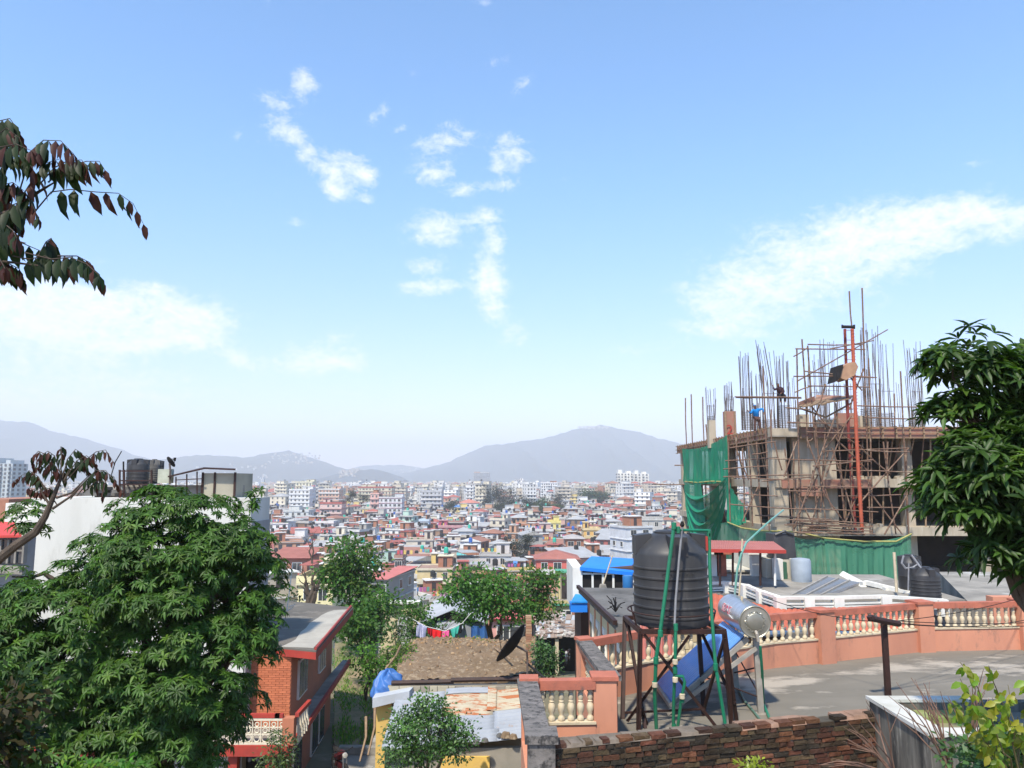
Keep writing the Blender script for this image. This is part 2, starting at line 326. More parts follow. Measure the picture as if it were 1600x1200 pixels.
def rosettes(rng, ells, nclump, nros, leafn, cr, flat=.55, inner=.35):
    """clump domes spread through a union of ellipsoids; returns rosette centres and outward normals"""
    vols = np.array([e[1] * e[2] * e[3] for e in ells]) ** (2 / 3); pr = vols / vols.sum()
    C = []; 
    for _ in range(nclump):
        e = ells[rng.choice(len(ells), p=pr)]
        q = rng.normal(size=3); q /= np.linalg.norm(q); q[1] = q[1] if rng.random() < .3 else -abs(q[1])
        rr = rng.uniform(1 - inner, 1.0) if rng.random() < .75 else rng.uniform(.3, .8)
        C.append((np.array(e[0]) + q * rr * np.array(e[1:4]), q))
    P = []; Nm = []
    for c, q in C:
        r = cr * rng.uniform(.6, 1.35); ax = np.array([q[0] * .6, q[1] * .6, .8]); ax /= np.linalg.norm(ax)
        for _ in range(int(nros * rng.uniform(.6, 1.4))):
            w = rng.normal(size=3); w /= np.linalg.norm(w)
            if w @ ax < -.1: w = -w
            p = c + w * r * np.array([1, 1, flat]) * rng.uniform(.75, 1.05)
            P.append(p); nv = w * .55 + ax * .6 + np.array([0, 0, .25]); Nm.append(nv / np.linalg.norm(nv))
    return np.array(P), np.array(Nm), [c for c, q in C]
def rosette_leaves(rng, P, Nm, n, ln, wr, droopang=(.1, 1.0), tint=None):
    pos = []; dr = []; up = []; le = []; wi = []; co = []
    for p, nm in zip(P, Nm):
        a = np.cross(nm, [0.3, .1, 1]); a /= np.linalg.norm(a); b = np.cross(nm, a)
        t0 = rng.uniform(0, 6.28); k = int(n * rng.uniform(.75, 1.25)); base = rng.uniform(.55, 1.35); yel = rng.random()
        for i in range(k):
            t = t0 + 6.283 * i / k + rng.uniform(-.25, .25); ring = a * math.cos(t) + b * math.sin(t)
            o = rng.uniform(*droopang)
            d = ring * math.cos(o - .5) + nm * .35 * math.cos(o) + np.array([0, 0, -1]) * math.sin(o) * .75
            L_ = ln * rng.uniform(.5, 1.22)
            pos.append(p + nm * .02); dr.append(d); up.append(nm + np.array([0, 0, .4])); le.append(L_); wi.append(L_ * wr * rng.uniform(.85, 1.15))
            c = base * rng.uniform(.8, 1.2)
            if tint is not None: co.append(tint(rng, c, yel))
            else: co.append((c * (1.5 if yel > .85 else 1), c * (1.25 if yel > .85 else 1), c))
    return pos, dr, up, le, wi, co
def branch_path(rng, a, b, n=5, wob=.08):
    a = np.array(a, float); b = np.array(b, float); L_ = np.linalg.norm(b - a); pts = []
    for i in range(n + 1):
        t = i / n; p = a + (b - a) * t + (rng.normal(size=3) * wob * L_ * (math.sin(t * math.pi))) + np.array([0, 0, .10 * L_ * math.sin(t * math.pi)])
        pts.append(tuple(p))
    return pts
LM = dict(
 mango=leaf_mat('glossy_mango_leaf', (.043, .10, .012), trans=.28, rough=.5, spec=.3),
 right=leaf_mat('broad_dark_leaf', (.034, .075, .011), trans=.25, rough=.48, spec=.3),
 mid=leaf_mat('bright_tree_leaf', (.06, .15, .022), trans=.35, rough=.55, spec=.3),
 far=leaf_mat('distant_tree_leaf', (.035, .055, .025), trans=.15, rough=.7, spec=.2),
 spray=leaf_mat('shade_darkened_bronze_leaf', (.026, .028, .012), trans=.4, rough=.5, spec=.25),  # leaf colour darkened to stand in for crown shade on the overhanging branch
 lime=leaf_mat('yellow_green_leaf', (.20, .235, .02), trans=.45, rough=.45),
 bush=leaf_mat('bush_leaf', (.05, .11, .03), trans=.3, rough=.5),
)
# ================================================================ neighbour's roof terrace
rnd = random.Random(5)
ZF, ZR = -3.6, -2.6
t = thing('roof_terrace', 'grey stained concrete terrace floor under the black tank stand and solar heater', 'terrace', (5, 12, -9))
m = MB(); m.prism([(.2,8.35),(4.3,9.5),(4.3,8.3),(14,8.3),(14,17.2),(11.1,17.15),(8.7,16.95),(6.2,15.95),(5.0,15.5),(2.2,13.9),(1.12,13.05),(1.25,10.5),(.15,10.5)], ZF - .25, ZF); m.build('floor_slab', MT['terrace'], t)
m = MB(); m.prism([(.3,8.6),(13.8,8.6),(13.8,17.0),(11.1,16.95),(8.7,16.75),(6.2,15.75),(2.3,13.7),(1.3,12.9),(1.35,10.6),(.3,10.4)], -9.5, ZF - .25); m.build('wall', MT['orange'], t)

B = thing('terrace_balustrade', 'orange terrace parapet with cream balusters and red rails around the concrete terrace', 'balustrade', (5, 13, ZF))
pm = MB()
def pillar(x, y, w, rz=0, z1=ZR + .04, mt=None, name='pillar'):
    m = MB(); m.xf = (x, y, 0, math.cos(rz), math.sin(rz))
    m.box(-w/2, w/2, -w/2, w/2, ZF - .2, z1 - .05); m.box(-w/2-.025, w/2+.025, -w/2-.025, w/2+.025, z1 - .05, z1, 1)
    return m.build(name, [mt or MT['orange'], MT['orangerail']], B)
BAL = [(.034,0),(.045,.01),(.045,.05),(.030,.07),(.026,.09),(.042,.13),(.050,.18),(.044,.225),(.026,.26),(.034,.275),(.026,.29),(.040,.33),(.034,.38),(.026,.40),(.045,.415),(.045,.45)]
bm0 = MB(); bm0.lathe(BAL, n=10)
bme = None
def run(a, b, spacing=.165, low=None, skip_bal=False, thick=.14, low_mat='orange', rail='orangerail', end=.0, z_low=-3.12):
    """one straight stretch: low wall, balusters, rail"""
    global bme
    a = Vector((a[0], a[1], 0)); b = Vector((b[0], b[1], 0)); d = (b - a); L_ = d.length; d.normalize(); ang = math.atan2(d.y, d.x)
    m = MB(); m.xf = (a.x, a.y, 0, math.cos(ang), math.sin(ang)); m.box(0, L_, -thick/2, thick/2, ZF - .15, z_low - .03); m.box(0, L_, -thick/2-.02, thick/2+.02, z_low - .03, z_low, 1); m.build('low_wall', [MT[low_mat], MT['cream']], B)
    m = MB(); m.xf = (a.x, a.y, 0, math.cos(ang), math.sin(ang)); m.box(0, L_, -thick/2-.01, thick/2+.01, ZR - .12, ZR); m.build('top_rail', MT[rail], B)
    if skip_bal: return
    n = max(1, int(L_ / spacing)); h = (ZR - .12) - z_low
    for i in range(n):
        s = (i + .5) * L_ / n; p = a + d * s
        if bme is None:
            o = bm0.build('baluster', MT['cream'], None, smooth=True, origin=(0, 0, 0)); bme = o.data; o.parent = B
        else:
            o = bpy.data.objects.new('baluster', bme); COL.objects.link(o); o.parent = B
        o.location = Vector((p.x, p.y, z_low)) - B.location; o.scale = (1, 1, h / .45)
C1, C2, C3, C4 = (1.18, 13.02), (1.33, 10.55), (.20, 10.48), (.26, 8.62)
P1, P2, P3 = (6.2, 15.87), (8.72, 16.88), (11.05, 17.08)
run((1.25, 13.08), (2.3, 13.86), .19); run((2.3, 13.86), (5.05, 15.45), .19); run((5.05, 15.45), (6.05, 15.8)); run((6.37, 15.95), (8.56, 16.82)); run((8.9, 16.9), (10.9, 17.07))
run((.33, 10.49), (1.09, 10.53), .125)
for p, w, rz in ((P1, .36, .36), (P2, .36, .2), (P3, .36, .1), ((1.22, 10.62), .30, 0)): pillar(*p, w, rz)
pillar(*C1, .2, .3); pillar(.22, 10.48, .2, 0)
# left returns: pierced block screens topped with a mossy concrete coping
def screen(a, b, wide=.3, shift=0, n=1):
    a = Vector((*a, 0)); b = Vector((*b, 0)); d = b - a; L_ = d.length; d.normalize(); ang = math.atan2(d.y, d.x)
    m = MB(); m.xf = (a.x, a.y, 0, math.cos(ang), math.sin(ang))
    m.box(0, L_, -.08, .08, ZF - .15, -3.3); m.box(0, .12, -.08, .08, -3.3, ZR - .14); m.box(L_ - .12, L_, -.08, .08, -3.3, ZR - .14); m.box(0, L_, -.09, .09, ZR - .14, ZR - .05)
    m.build('low_wall', MT['orange'], B)
    m = MB(); m.xf = (a.x, a.y, 0, math.cos(ang), math.sin(ang)); m.box(-.1, L_ + .1, -wide/2, wide/2, ZR - .05, ZR + .012); m.build('coping', MT['mossrail'], B)
    m = MB(); m.xf = (a.x, a.y, 0, math.cos(ang), math.sin(ang))
    r = random.Random(2); x = .14
    while x < L_ - .14:
        z = -3.3
        while z < ZR - .18:
            k = .07
            m.tube([(x, -.03, z), (x + k, .0, z + k * .6), (x + k * 1.4, -.03, z + k * 1.5)], .016, 5)
            m.tube([(x + k, -.03, z), (x + .01, .0, z + k), (x, -.03, z + k * 1.3)], .016, 5)
            z += .095
        x += .10
    m.build('pierced_screen', MT['cream'], B)
screen((1.33, 10.7), (1.18, 12.95), .24); screen((.26, 8.5), (.2, 10.4), .26)
m = MB(); m.box(.16, .44, 8.2, 8.48, -4.6, ZR - .06); m.box(.13, .47, 8.17, 8.51, ZR - .06, ZR + .02); m.build('mossy_pillar', MT['mossrail'], B)

# brick wall, brick by brick
bw = MB(); a = Vector((.42, 8.25, 0)); b = Vector((4.27, 9.33, 0)); d = (b - a); L_ = d.length; ang = math.atan2(d.y, d.x); bw.xf = (a.x, a.y, 0, math.cos(ang), math.sin(ang))
bw.box(0, L_, .02, .20, -4.7, -2.73, 1)
row = 0; z = -4.4
while z < -2.72:
    hgt = .05; x = -rnd.uniform(0, .15); top = z > -2.79
    while x < L_ - .02:
        w = rnd.choice([.09, .17, .18, .19]); x1 = min(x + w, L_)
        if not (top and rnd.random() < .16):
            c = rnd.choice([(.16,.062,.04),(.12,.05,.034),(.09,.045,.032),(.19,.085,.045),(.075,.052,.035),(.05,.04,.03),(.13,.09,.055),(.12,.085,.05),(.20,.085,.05),(.07,.05,.035)]); k = rnd.uniform(.6, 1.15)
            j = rnd.uniform(-.010, .010); jz = rnd.uniform(-.005, .005); e = rnd.uniform(-.006, .006)
            xs = max(x, 0)
            bw.hexa([(xs, j, z + jz), (x1 - .012, j + e, z + jz + e * .6), (x1 - .012, .10, z), (xs, .10, z)], [(xs + .003, j + e, z + hgt - .008 + jz), (x1 - .014, j, z + hgt - .009 + jz - e * .7), (x1 - .012, .10, z + hgt - .006), (xs, .10, z + hgt - .006)], 0, tuple(q * k for q in c))
        x += w + .004
    z += hgt + .004; row += 1
MT['oldbrick'] = mat('old_mossy_brick', (.95, .9, .85), (.45, .48, .40), 3, .95, attr=True, bump=1.0, bscale=30, c3=(.42, .36, .26), thr3=(.50, .62), s3=2.6)
MT['mortar'] = mat('dirty_mortar', (.085, .07, .05), (.05, .045, .035), 6, .95, bump=.6, c3=(.22, .2, .17), thr3=(.60, .68), s3=5)
x = 0   # weathered mortar cap in broken slabs
while x < L_:
    w = rnd.uniform(.12, .45)
    if rnd.random() < .8:
        h0 = rnd.uniform(-.012, .016)
        bw.hexa([(x, .0, -2.735), (min(x + w, L_), .0, -2.735), (min(x + w, L_), .22, -2.735), (x, .22, -2.735)], [(x, .02, -2.70 + h0), (min(x + w, L_), .02, -2.70 - h0), (min(x + w, L_), .21, -2.70 + h0), (x, .21, -2.69)], 2, (.9, .62, .5) if x > 1.7 else (.55, .5, .45))
    x += w
t = thing('brick_wall', 'old mossy red brick wall with crumbling top in front of the terrace', 'wall', (a.x, a.y, -4.7))
bw.build('brickwork', [MT['oldbrick'], MT['mortar'], mat('broken_cap_render', (.34, .30, .26), (.2, .18, .15), 6, .95, attr=True, bump=.6)], t)

# open concrete water box on the right
t = thing('water_box', 'open concrete water box with pale flat rim beside the brick wall', 'tank', (5.6, 8.8, -4.6))
m = MB(); zb = -2.56
m.box(4.2, 4.36, 8.1, 9.42, -4.8, zb); m.box(4.36, 7.4, 8.1, 8.26, -4.8, zb); m.box(4.36, 7.4, 9.3, 9.42, -4.8, zb); m.box(7.4, 7.56, 8.1, 9.42, -4.8, zb); m.box(4.36, 7.4, 8.26, 9.3, -3.35, -3.2)
MT['boxconc'] = mat('streaked_concrete', (.20, .185, .15), (.04, .038, .034), 2.2, .95, bump=.3, c3=(.30, .28, .23), thr3=(.56, .66), s3=3, stretch=(2.5, 2.5, .35))
m.build('wall', MT['boxconc'], t)
m = MB(); m.prism([(4.17,8.07),(4.40,8.27),(4.40,9.29),(4.17,9.45)], zb + .002, zb + .04); m.prism([(4.17,8.07),(7.6,8.07),(7.6,8.27),(4.40,8.27)], zb + .002, zb + .036); m.prism([(4.40,9.29),(5.3,9.29),(5.3,9.45),(4.17,9.45)], zb + .002, zb + .034)
m.build('rim', mat('pale_rim', (.52, .51, .47), (.40, .39, .34), 2, .8, c3=(.3, .3, .27), thr3=(.62, .72)), t)
m = MB(); m.box(4.40, 5.45, 9.0, 9.29, -3.15, -2.64, 0); m.build('slime_ledge', mat('algae', (.15, .20, .035), (.26, .27, .12), 5, .9, bump=.4), t)
m = MB(); m.box(4.40, 5.42, 8.27, 9.0, -3.2, -2.70); m.build('water', mat('murky_water', (.24, .22, .12), (.20, .18, .10), 1.2, .7, spec=.15), t)
m = MB(); m.box(5.42, 7.4, 8.27, 9.29, -3.2, -2.66); m.build('inner_slab', MT['terrace'], t)

# T-shaped post
t = thing('clothesline_post', 'rusty red brown steel T post standing on the grey terrace', 'post', (6.2, 13.2, ZF))
m = MB(); m.box(6.16, 6.24, 13.16, 13.24, ZF, -2.36); m.build('upright', MT['brown'], t)
m = MB(); m.tube([(5.86, 12.9, -2.24), (6.45, 13.2, -2.38)], .05, 8); m.tube([(5.84, 12.9, -2.20), (5.86, 12.9, -2.26)], .06, 8); m.build('crossbar', MT['brown'], t)
cables = [((5.95, 12.95, -2.28), (12.5, 17.5, -2.75), .25), ((6.1, 13.02, -2.32), (11.2, 17.0, -2.45), .08), ((6.4, 13.15, -2.36), (12.5, 16.8, -2.9), .12), ((6.3, 13.1, -2.34), (5.0, 15.5, -2.3), .1), ((6.2, 13.1, -2.3), (13.5, 16.2, -2.5), .2)]
for k, (p, q, sg) in enumerate(cables):
    m = MB(); p = Vector(p); q = Vector(q)
    m.tube([p + (q - p) * s - Vector((0, 0, sg * 4 * s * (1 - s))) for s in [i / 12 for i in range(13)]], .007, 5)
    tag(m.build('wire', MT['dark']), ['thin black wire sagging lowest from the T post across the balustrade', 'taut black wire from the T post to the far pillar', 'black wire from the T post end towards the tree trunk', 'short black wire from the T post back to the balustrade', 'long black wire from the T post into the broad leaved tree'][k], 'wire', 'wires from the T post')

# ---------------------------------------------------------------- water tank on its stand
st = thing('tank_stand', 'dark brown angle steel stand with crossed braces carrying the big black tank', 'stand', (2.45, 12.1, ZF))
zt = -2.2
tops = [(1.88,11.6),(3.11,11.6),(3.0,12.75),(1.82,12.75)]; feet = [(1.84,11.68),(3.24,11.85),(2.96,12.35),(1.68,12.2)]
def angle(m, p, q, w=.055):
    m.bar(p, q, w, .012); p = Vector(p); q = Vector(q); d = (q - p).normalized(); s = d.cross(Vector((0, 1, 0)) if abs(d.z) > .5 else Vector((0, 0, 1))).normalized()
    m.bar(p + s * w * .45, q + s * w * .45, .012, w)
for k in range(4):
    m = MB(); angle(m, (*feet[k], ZF), (*tops[k], zt), .065); m.build('leg', MT['brown'], st)
m = MB(); angle(m, (3.36, 12.0, ZF), (3.13, 11.65, zt), .05); m.build('leg', MT['brown'], st)
m = MB(); angle(m, (1.95, 11.75, ZF), (1.84, 12.6, zt), .045); m.build('leg', MT['brown'], st)
m = MB()
for k in range(4): m.bar((*tops[k], zt), (*tops[(k + 1) % 4], zt), .06, .065)
for i in range(1, 6):
    s = i / 6; m.bar((1.88 + 1.23 * s, 11.6, zt + .01), (1.82 + 1.18 * s, 12.75, zt + .01), .04, .04)
m.build('top_frame', MT['brown'], st)
for p, q in (((1.92, 11.6, zt - .05), (2.98, 11.75, ZF)), ((2.58, 11.6, zt - .05), (1.70, 11.95, ZF + .05)), ((2.96, 12.35, ZF + .1), (3.11, 11.6, zt - .1)), ((2.95, 12.7, zt - .05), (3.3, 11.9, -3.3))):
    m = MB(); angle(m, p, q, .04); m.build('brace', MT['brown'], st)
m = MB(); m.bar((1.70, 12.1, ZF + .12), (2.96, 12.3, ZF + .12), .03, .03); m.tube([(2.0, 11.9, ZF + .02), (1.9, 11.75, ZF + .3)], .02, 6); m.build('brace', MT['brown'], st)
m = MB(); hoop = [(2.44 + .66 * math.cos(a_), 12.12 + .66 * math.sin(a_), -1.97) for a_ in [i * math.pi / 16 for i in range(33)]]; m.tube(hoop, .012, 6)
for a_ in (2.6, 3.5, 5.9, .3): m.tube([(2.44 + .66 * math.cos(a_), 12.12 + .66 * math.sin(a_), -1.97), (2.44 + .60 * math.cos(a_), 12.12 + .60 * math.sin(a_), zt)], .012, 6)
m.build('guard_hoop', MT['brown'], st)

def black_tank(cx, cy, z0, r, h, label, nring=6, group='black roof water tanks', lugs=True, mt='blackp', name='water_tank', seg=40, cat='water tank'):
    t = thing(name, label, cat, (cx, cy, z0), group)
    m = MB(); body = h * .78; prof = [(r * .985, 0), (r, .02 * h)]
    for i in range(nring):
        zc = body * (.13 + i * .80 / nring); e = .012 * h
        prof += [(r * .995, zc - e * 1.6), (r * 1.012, zc - e), (r * 1.015, zc), (r * 1.012, zc + e * .6), (r * .992, zc + e), (r * .985, zc + e * 2.2)]
    prof += [(r * .99, body * .97), (r * .975, body), (r * .93, body + h * .035), (r * .55, h * .965), (r * .42, h * .985)]
    m.lathe(prof, (cx, cy, z0), seg); m.build('body', MT[mt], t, smooth=True)
    m = MB(); m.lathe([(r * .40, h * .97), (r * .41, h * 1.0), (r * .36, h * 1.015), (0.01, h * 1.02)], (cx, cy, z0), seg // 2); m.build('lid', MT[mt], t, smooth=True)
    if lugs:
        for k in range(4):
            a_ = math.pi / 2 * k + .05; m = MB(); m.xf = (cx, cy, z0, math.cos(a_), math.sin(a_)); wv = r * .24
            m.hexa([(r * .6, -wv, h * .80), (r * .985, -wv, h * .76), (r * .985, wv, h * .76), (r * .6, wv, h * .80)], [(r * .55, -wv, h * .985), (r * .985, -wv * .95, h * .965), (r * .985, wv * .95, h * .965), (r * .55, wv, h * .985)])
            m.build('lifting_lug', MT[mt], t)
    return t
tk = black_tank(2.44, 12.12, -2.165, .565, 1.37, 'large ribbed black plastic water tank standing on the brown steel stand', 6)
m = MB()   # faint moulded emblem and lettering on the tank
def on_cyl(a_, z, rr=.572): return (2.44 + rr * math.sin(a_), 12.12 - rr * math.cos(a_), z)
ell = [on_cyl(-.28 + .13 * math.cos(q), -1.395 + .035 * math.sin(q)) for q in [i * .2 * math.pi for i in range(11)]]; m.tube(ell, .004, 4)
for i in range(5):
    a0 = .02 + i * .095; m.tube([on_cyl(a0, -1.42), on_cyl(a0, -1.365)], .004, 4)
    if i % 2 == 0: m.tube([on_cyl(a0, -1.365), on_cyl(a0 + .05, -1.365), on_cyl(a0 + .05, -1.42)], .004, 4)
m.build('moulded_emblem', MT['blackp'], tk)

# pipes round the tank
t = thing('green_pipework', 'bright green water pipes rising in front of the big black tank', 'pipework', (2.3, 11.4, ZF))
def pipe(pts, r=.028, mt='greenpipe', name='pipe', joints=()):
    m = MB(); m.tube(pts, r, 10)
    for j in joints:
        m.lathe([(r * 1.0, -.05), (r * 1.4, -.045), (r * 1.4, .045), (r * 1.0, .05)], j, 10)
    return m.build(name, MT[mt], t, smooth=True)
d0 = 11.32
pipe([at(1054,816,d0), at(1045,885,d0), at(1036,955,d0), at(1032,985,d0), at(1025,1030,d0+.02), at(1023,1085,d0+.1), at(1026,1145,d0+.3)], .027, joints=[at(1053,822,d0), at(1032,990,d0), at(1025,1032,d0+.02), at(1023,1070,d0+.08)])
pipe([at(1050,828,d0), at(1108,829,11.5)], .021, joints=[at(1060,828,d0)])
pipe([at(1108,829,11.5), at(1109,885,11.48), at(1112,960,11.42), at(1118,1040,11.35), at(1133,1130,11.3)], .025, joints=[at(1108,833,11.5), at(1108,838,11.5), at(1118,1042,11.34)])
pipe([at(1056,975,11.3), at(1055,1030,11.3), at(1053,1085,11.35), at(1052,1140,11.5)], .023, joints=[at(1056,980,11.3), at(1055,1047,11.3), at(1053,1136,11.48)])
pipe([at(1054,1056,11.3), at(1067,1057,11.3), at(1070,1066,11.3), at(1065,1090,11.32), at(1059,1137,11.45)], .022, joints=[at(1066,1092,11.32)])
pipe([at(1054,1137,11.48), at(1078,1136,11.5)], .014, mt='greypipe', name='tap_pipe')
m = MB(); m.box(*[q for q in (at(1107,838,11.5).x - .05, at(1107,838,11.5).x - .02, 11.46, 11.5)], at(1107,860,11.5).z, at(1107,838,11.5).z); m.build('red_tag', MT['redpaint'], t)
for q in (at(1055,1034,11.28), at(1055,1062,11.28), at(1023,1070,11.38), at(1066,1088,11.3)):
    m = MB(); m.lathe([(.03, -.035), (.04, -.03), (.04, .03), (.03, .035)], q, 10); m.build('pale_union', MT['cream'], t, smooth=True)
t = thing('grey_pipe', 'thin grey pipe leaning up the front of the big black tank', 'pipe', (2.4, 11.3, -2.2))
m = MB(); m.tube([at(1066,822,11.36), at(1061,875,11.36), at(1056,935,11.34), at(1054,978,11.32)], .016, 8); m.build('pipe', MT['greypipe'], t, smooth=True)
m = MB(); m.lathe([(.02, -.03), (.035, 0), (.02, .05)], at(1066,820,11.36), 8); m.build('cap', MT['dark'], t)

# ---------------------------------------------------------------- solar water heater
h = thing('solar_heater', 'solar water heater with blue vacuum tubes and steel drum on the terrace', 'solar heater', (3.1, 13.0, ZF))
y0, y1 = 12.5, 13.72; lo = Vector((2.49, 0, -3.45)); hi = Vector((3.66, 0, -2.44)); n_t = 15; dn = (hi - lo).normalized(); nrm = Vector((-dn.z, 0, dn.x))
for i in range(n_t):
    yy = y0 + .05 + (y1 - y0 - .1) * i / (n_t - 1); m = MB(); p = Vector((lo.x, yy, lo.z)); q = Vector((hi.x, yy, hi.z)); m.tube([p, p + dn * .02, q], [.015, .029, .029], 10); m.build('vacuum_tube', MT['tubeglass'], h, smooth=True)
m = MB(); off = nrm * -.012
m.add([Vector((lo.x, y0, lo.z)) + off, Vector((hi.x, y0, hi.z)) + off, Vector((hi.x, y1, hi.z)) + off, Vector((lo.x, y1, lo.z)) + off, Vector((lo.x, y0, lo.z)) + off * 1.3, Vector((hi.x, y0, hi.z)) + off * 1.3, Vector((hi.x, y1, hi.z)) + off * 1.3, Vector((lo.x, y1, lo.z)) + off * 1.3], [(0,1,2,3),(7,6,5,4),(0,4,5,1),(2,6,7,3),(1,5,6,2),(3,7,4,0)])
m.build('reflector', mat('dark_backing', (.03, .05, .12), (.02, .04, .09), 3, .5), h)
m = MB()
for yy in (y0 - .02, y1 + .02): m.bar((lo.x - .03, yy, lo.z - .05), (hi.x + .05, yy, hi.z - .03), .05, .07)
m.bar((lo.x - .02, y0 - .03, lo.z - .03), (lo.x - .02, y1 + .03, lo.z - .03), .06, .07); m.bar((lo.x - .1, y0 - .1, lo.z - .13), (hi.x + .15, y0 - .1, hi.z - .16), .05, .06)
m.build('frame', MT['galv'], h)
for (x, yy, xb) in ((3.82, y0 - .05, 3.86), (3.82, y1 + .05, 3.86)):
    m = MB(); m.bar((xb, yy, ZF), (x, yy, -2.35), .09, .06); m.box(xb - .1, xb + .1, yy - .06, yy + .06, ZF, ZF + .012); m.build('leg', MT['galv'], h)
m = MB(); m.tube([(3.84, y0 - .05, -3.3), (3.84, y1 + .05, -2.9)], .013, 6); m.tube([(3.84, y1 + .05, -3.3), (3.84, y0 - .05, -2.9)], .013, 6); m.tube([(3.84, y0 - .05, -3.35), (3.0, y0 - .02, -3.05)], .012, 6); m.build('brace', MT['brown'], h)
cz = -2.19; cx = 3.78
m = MB(); R_ = .245
m.lathe([(.02, 0), (.12, -.005), (.13, .012), (.15, .012), (.225, .004), (R_ - .004, -.012), (R_ + .004, .01), (R_, .03), (R_, 1.25), (R_ - .02, 1.32), (R_ * .7, 1.38), (.02, 1.40)], (cx, 12.32, cz), 48, axis=(0, 1, 0))
drum = m.build('drum', MT['steel'], h, smooth=True)
m = MB(); m.lathe([(.02, -.030), (.110, -.030), (.125, -.022), (.14, -.012), (.222, -.012), (.236, -.024), (.246, -.016), (.246, .03)], (cx, 12.32, cz), 40, axis=(0, 1, 0))
for k in range(11):
    a_ = 2 * math.pi * k / 11; 
    arc = [(cx + (.175 + .038 * math.cos(b_)) * math.cos(a_) - .038 * math.sin(b_) * math.sin(a_), 12.305, cz + (.175 + .038 * math.cos(b_)) * math.sin(a_) + .038 * math.sin(b_) * math.cos(a_)) for b_ in [2.0 + j * .38 for j in range(7)]]
    m.tube(arc, .008, 5)
m.build('end_plate', mat('end_plate', (.34, .32, .26), (.26, .25, .2), 3, .4, metal=.6), h, smooth=True)
m = MB(); m.tube([(cx, 12.29, cz - .14), (cx, 12.24, cz - .17), (cx + .02, 12.24, cz - .28)], .025, 8); m.build('outlet_elbow', MT['galv'], h, smooth=True)
m = MB(); m.tube([(cx - .02, 12.9, cz + .24), (cx - .02, 12.9, cz + .30)], .02, 8); m.build('valve', MT['cream'], h)
def text(body, size, loc, rot, mt, name, parent, ext=.002, offs=0):
    c = bpy.data.curves.new(name, 'FONT'); c.body = body; c.size = size; c.extrude = ext; c.offset = offs; c.align_x = 'CENTER'; c.align_y = 'CENTER'
    o = bpy.data.objects.new(name, c); COL.objects.link(o)
    dg = bpy.context.evaluated_depsgraph_get(); me = bpy.data.meshes.new_from_object(o.evaluated_get(dg)); bpy.data.objects.remove(o)
    me.materials.clear(); me.materials.append(mt); o = bpy.data.objects.new(name, me); COL.objects.link(o); o.parent = parent
    return o, me
# lettering wrapped on the drum: x along axis, y round the circumference
def wrap(body, size, yc, ac, mt, name, rr, offs=0, shear=.0):
    o, me = text(body, size, None, None, mt, name, h, .001, offs)
    for v in me.vertices:
        X, Y, Z = v.co; X += Y * shear
        a_ = ac - Y / rr; 
        v.co = Vector((cx - (rr + Z) * math.cos(a_), yc - X, cz - (rr + Z) * math.sin(a_) * -1 if False else cz + (rr + Z) * math.sin(-a_))) - h.location
    me.update(); return o
wrap('SUNS', .20, 13.08, -.28, mat('white_lettering', (.75, .75, .75), None, 3, .6), 'white_lettering', R_ + .002, .007, .2)
wrap('SUNS', .20, 13.08, -.28, mat('red_lettering', (.55, .03, .08), None, 3, .6), 'red_lettering', R_ + .0045, -.001, .2)
m = MB(); 
for q in range(3): m.tube([(cx - (R_ + .003) * math.cos(-.05 + .05 * q), 12.78 - .05 * q + .07 * j, cz + (R_ + .003) * math.sin(.03 - .04 * q + .015 * (j % 2))) for j in range(3)], .008, 5)
m.build('white_script', mat('white_script', (.7, .7, .7), None, 3, .6), h)
# heater plumbing and hose
t = thing('heater_hose', 'green hoses dropping from the solar heater onto the terrace floor', 'hose', (3.8, 12.2, ZF))
pp = lambda u, v, d: at(u, v, d)
m = MB(); m.tube([atz(u, v, z) for u, v, z in ((1188,1010,-2.55),(1191,1050,-2.95),(1192,1080,-3.3),(1193,1100,-3.52),(1198,1112,-3.57),(1203,1124,-3.58))], .022, 8); m.build('hose', MT['greenpipe'], t, smooth=True)
m = MB(); m.tube([atz(u, v, z) for u, v, z in ((1151,1060,-3.5),(1155,1078,-3.57),(1163,1095,-3.58),(1176,1110,-3.58),(1188,1125,-3.58))], .02, 8); m.build('hose', mat('grey_green_hose', (.09, .17, .13), None, 3, .5), t, smooth=True)
# vent pipes going up to the building behind
t = thing('vent_pipe', 'thin cream pole with green hose strapped to it behind the solar heater', 'pipe', (3.9, 14.0, -2.0))
m = MB(); m.tube([at(1153,958,14.0), at(1156,915,14.0), at(1160,842,14.0)], .016, 6); m.build('pole', MT['cream'], t)
m = MB(); m.tube([at(1147,960,13.9), at(1148,930,13.9), at(1152,890,13.9), at(1158,866,13.9), at(1166,848,14.2), at(1185,830,15), at(1205,812,16), at(1224,797,17)], .02, 6); m.build('hose', mat('pale_green_hose', (.10, .30, .22), (.2, .32, .3), 2, .5), t, smooth=True)
m = MB(); m.lathe([(.03, -.05), (.04, 0), (.03, .05)], at(1157,866,13.95), 8); m.build('strap', MT['dark'], t)
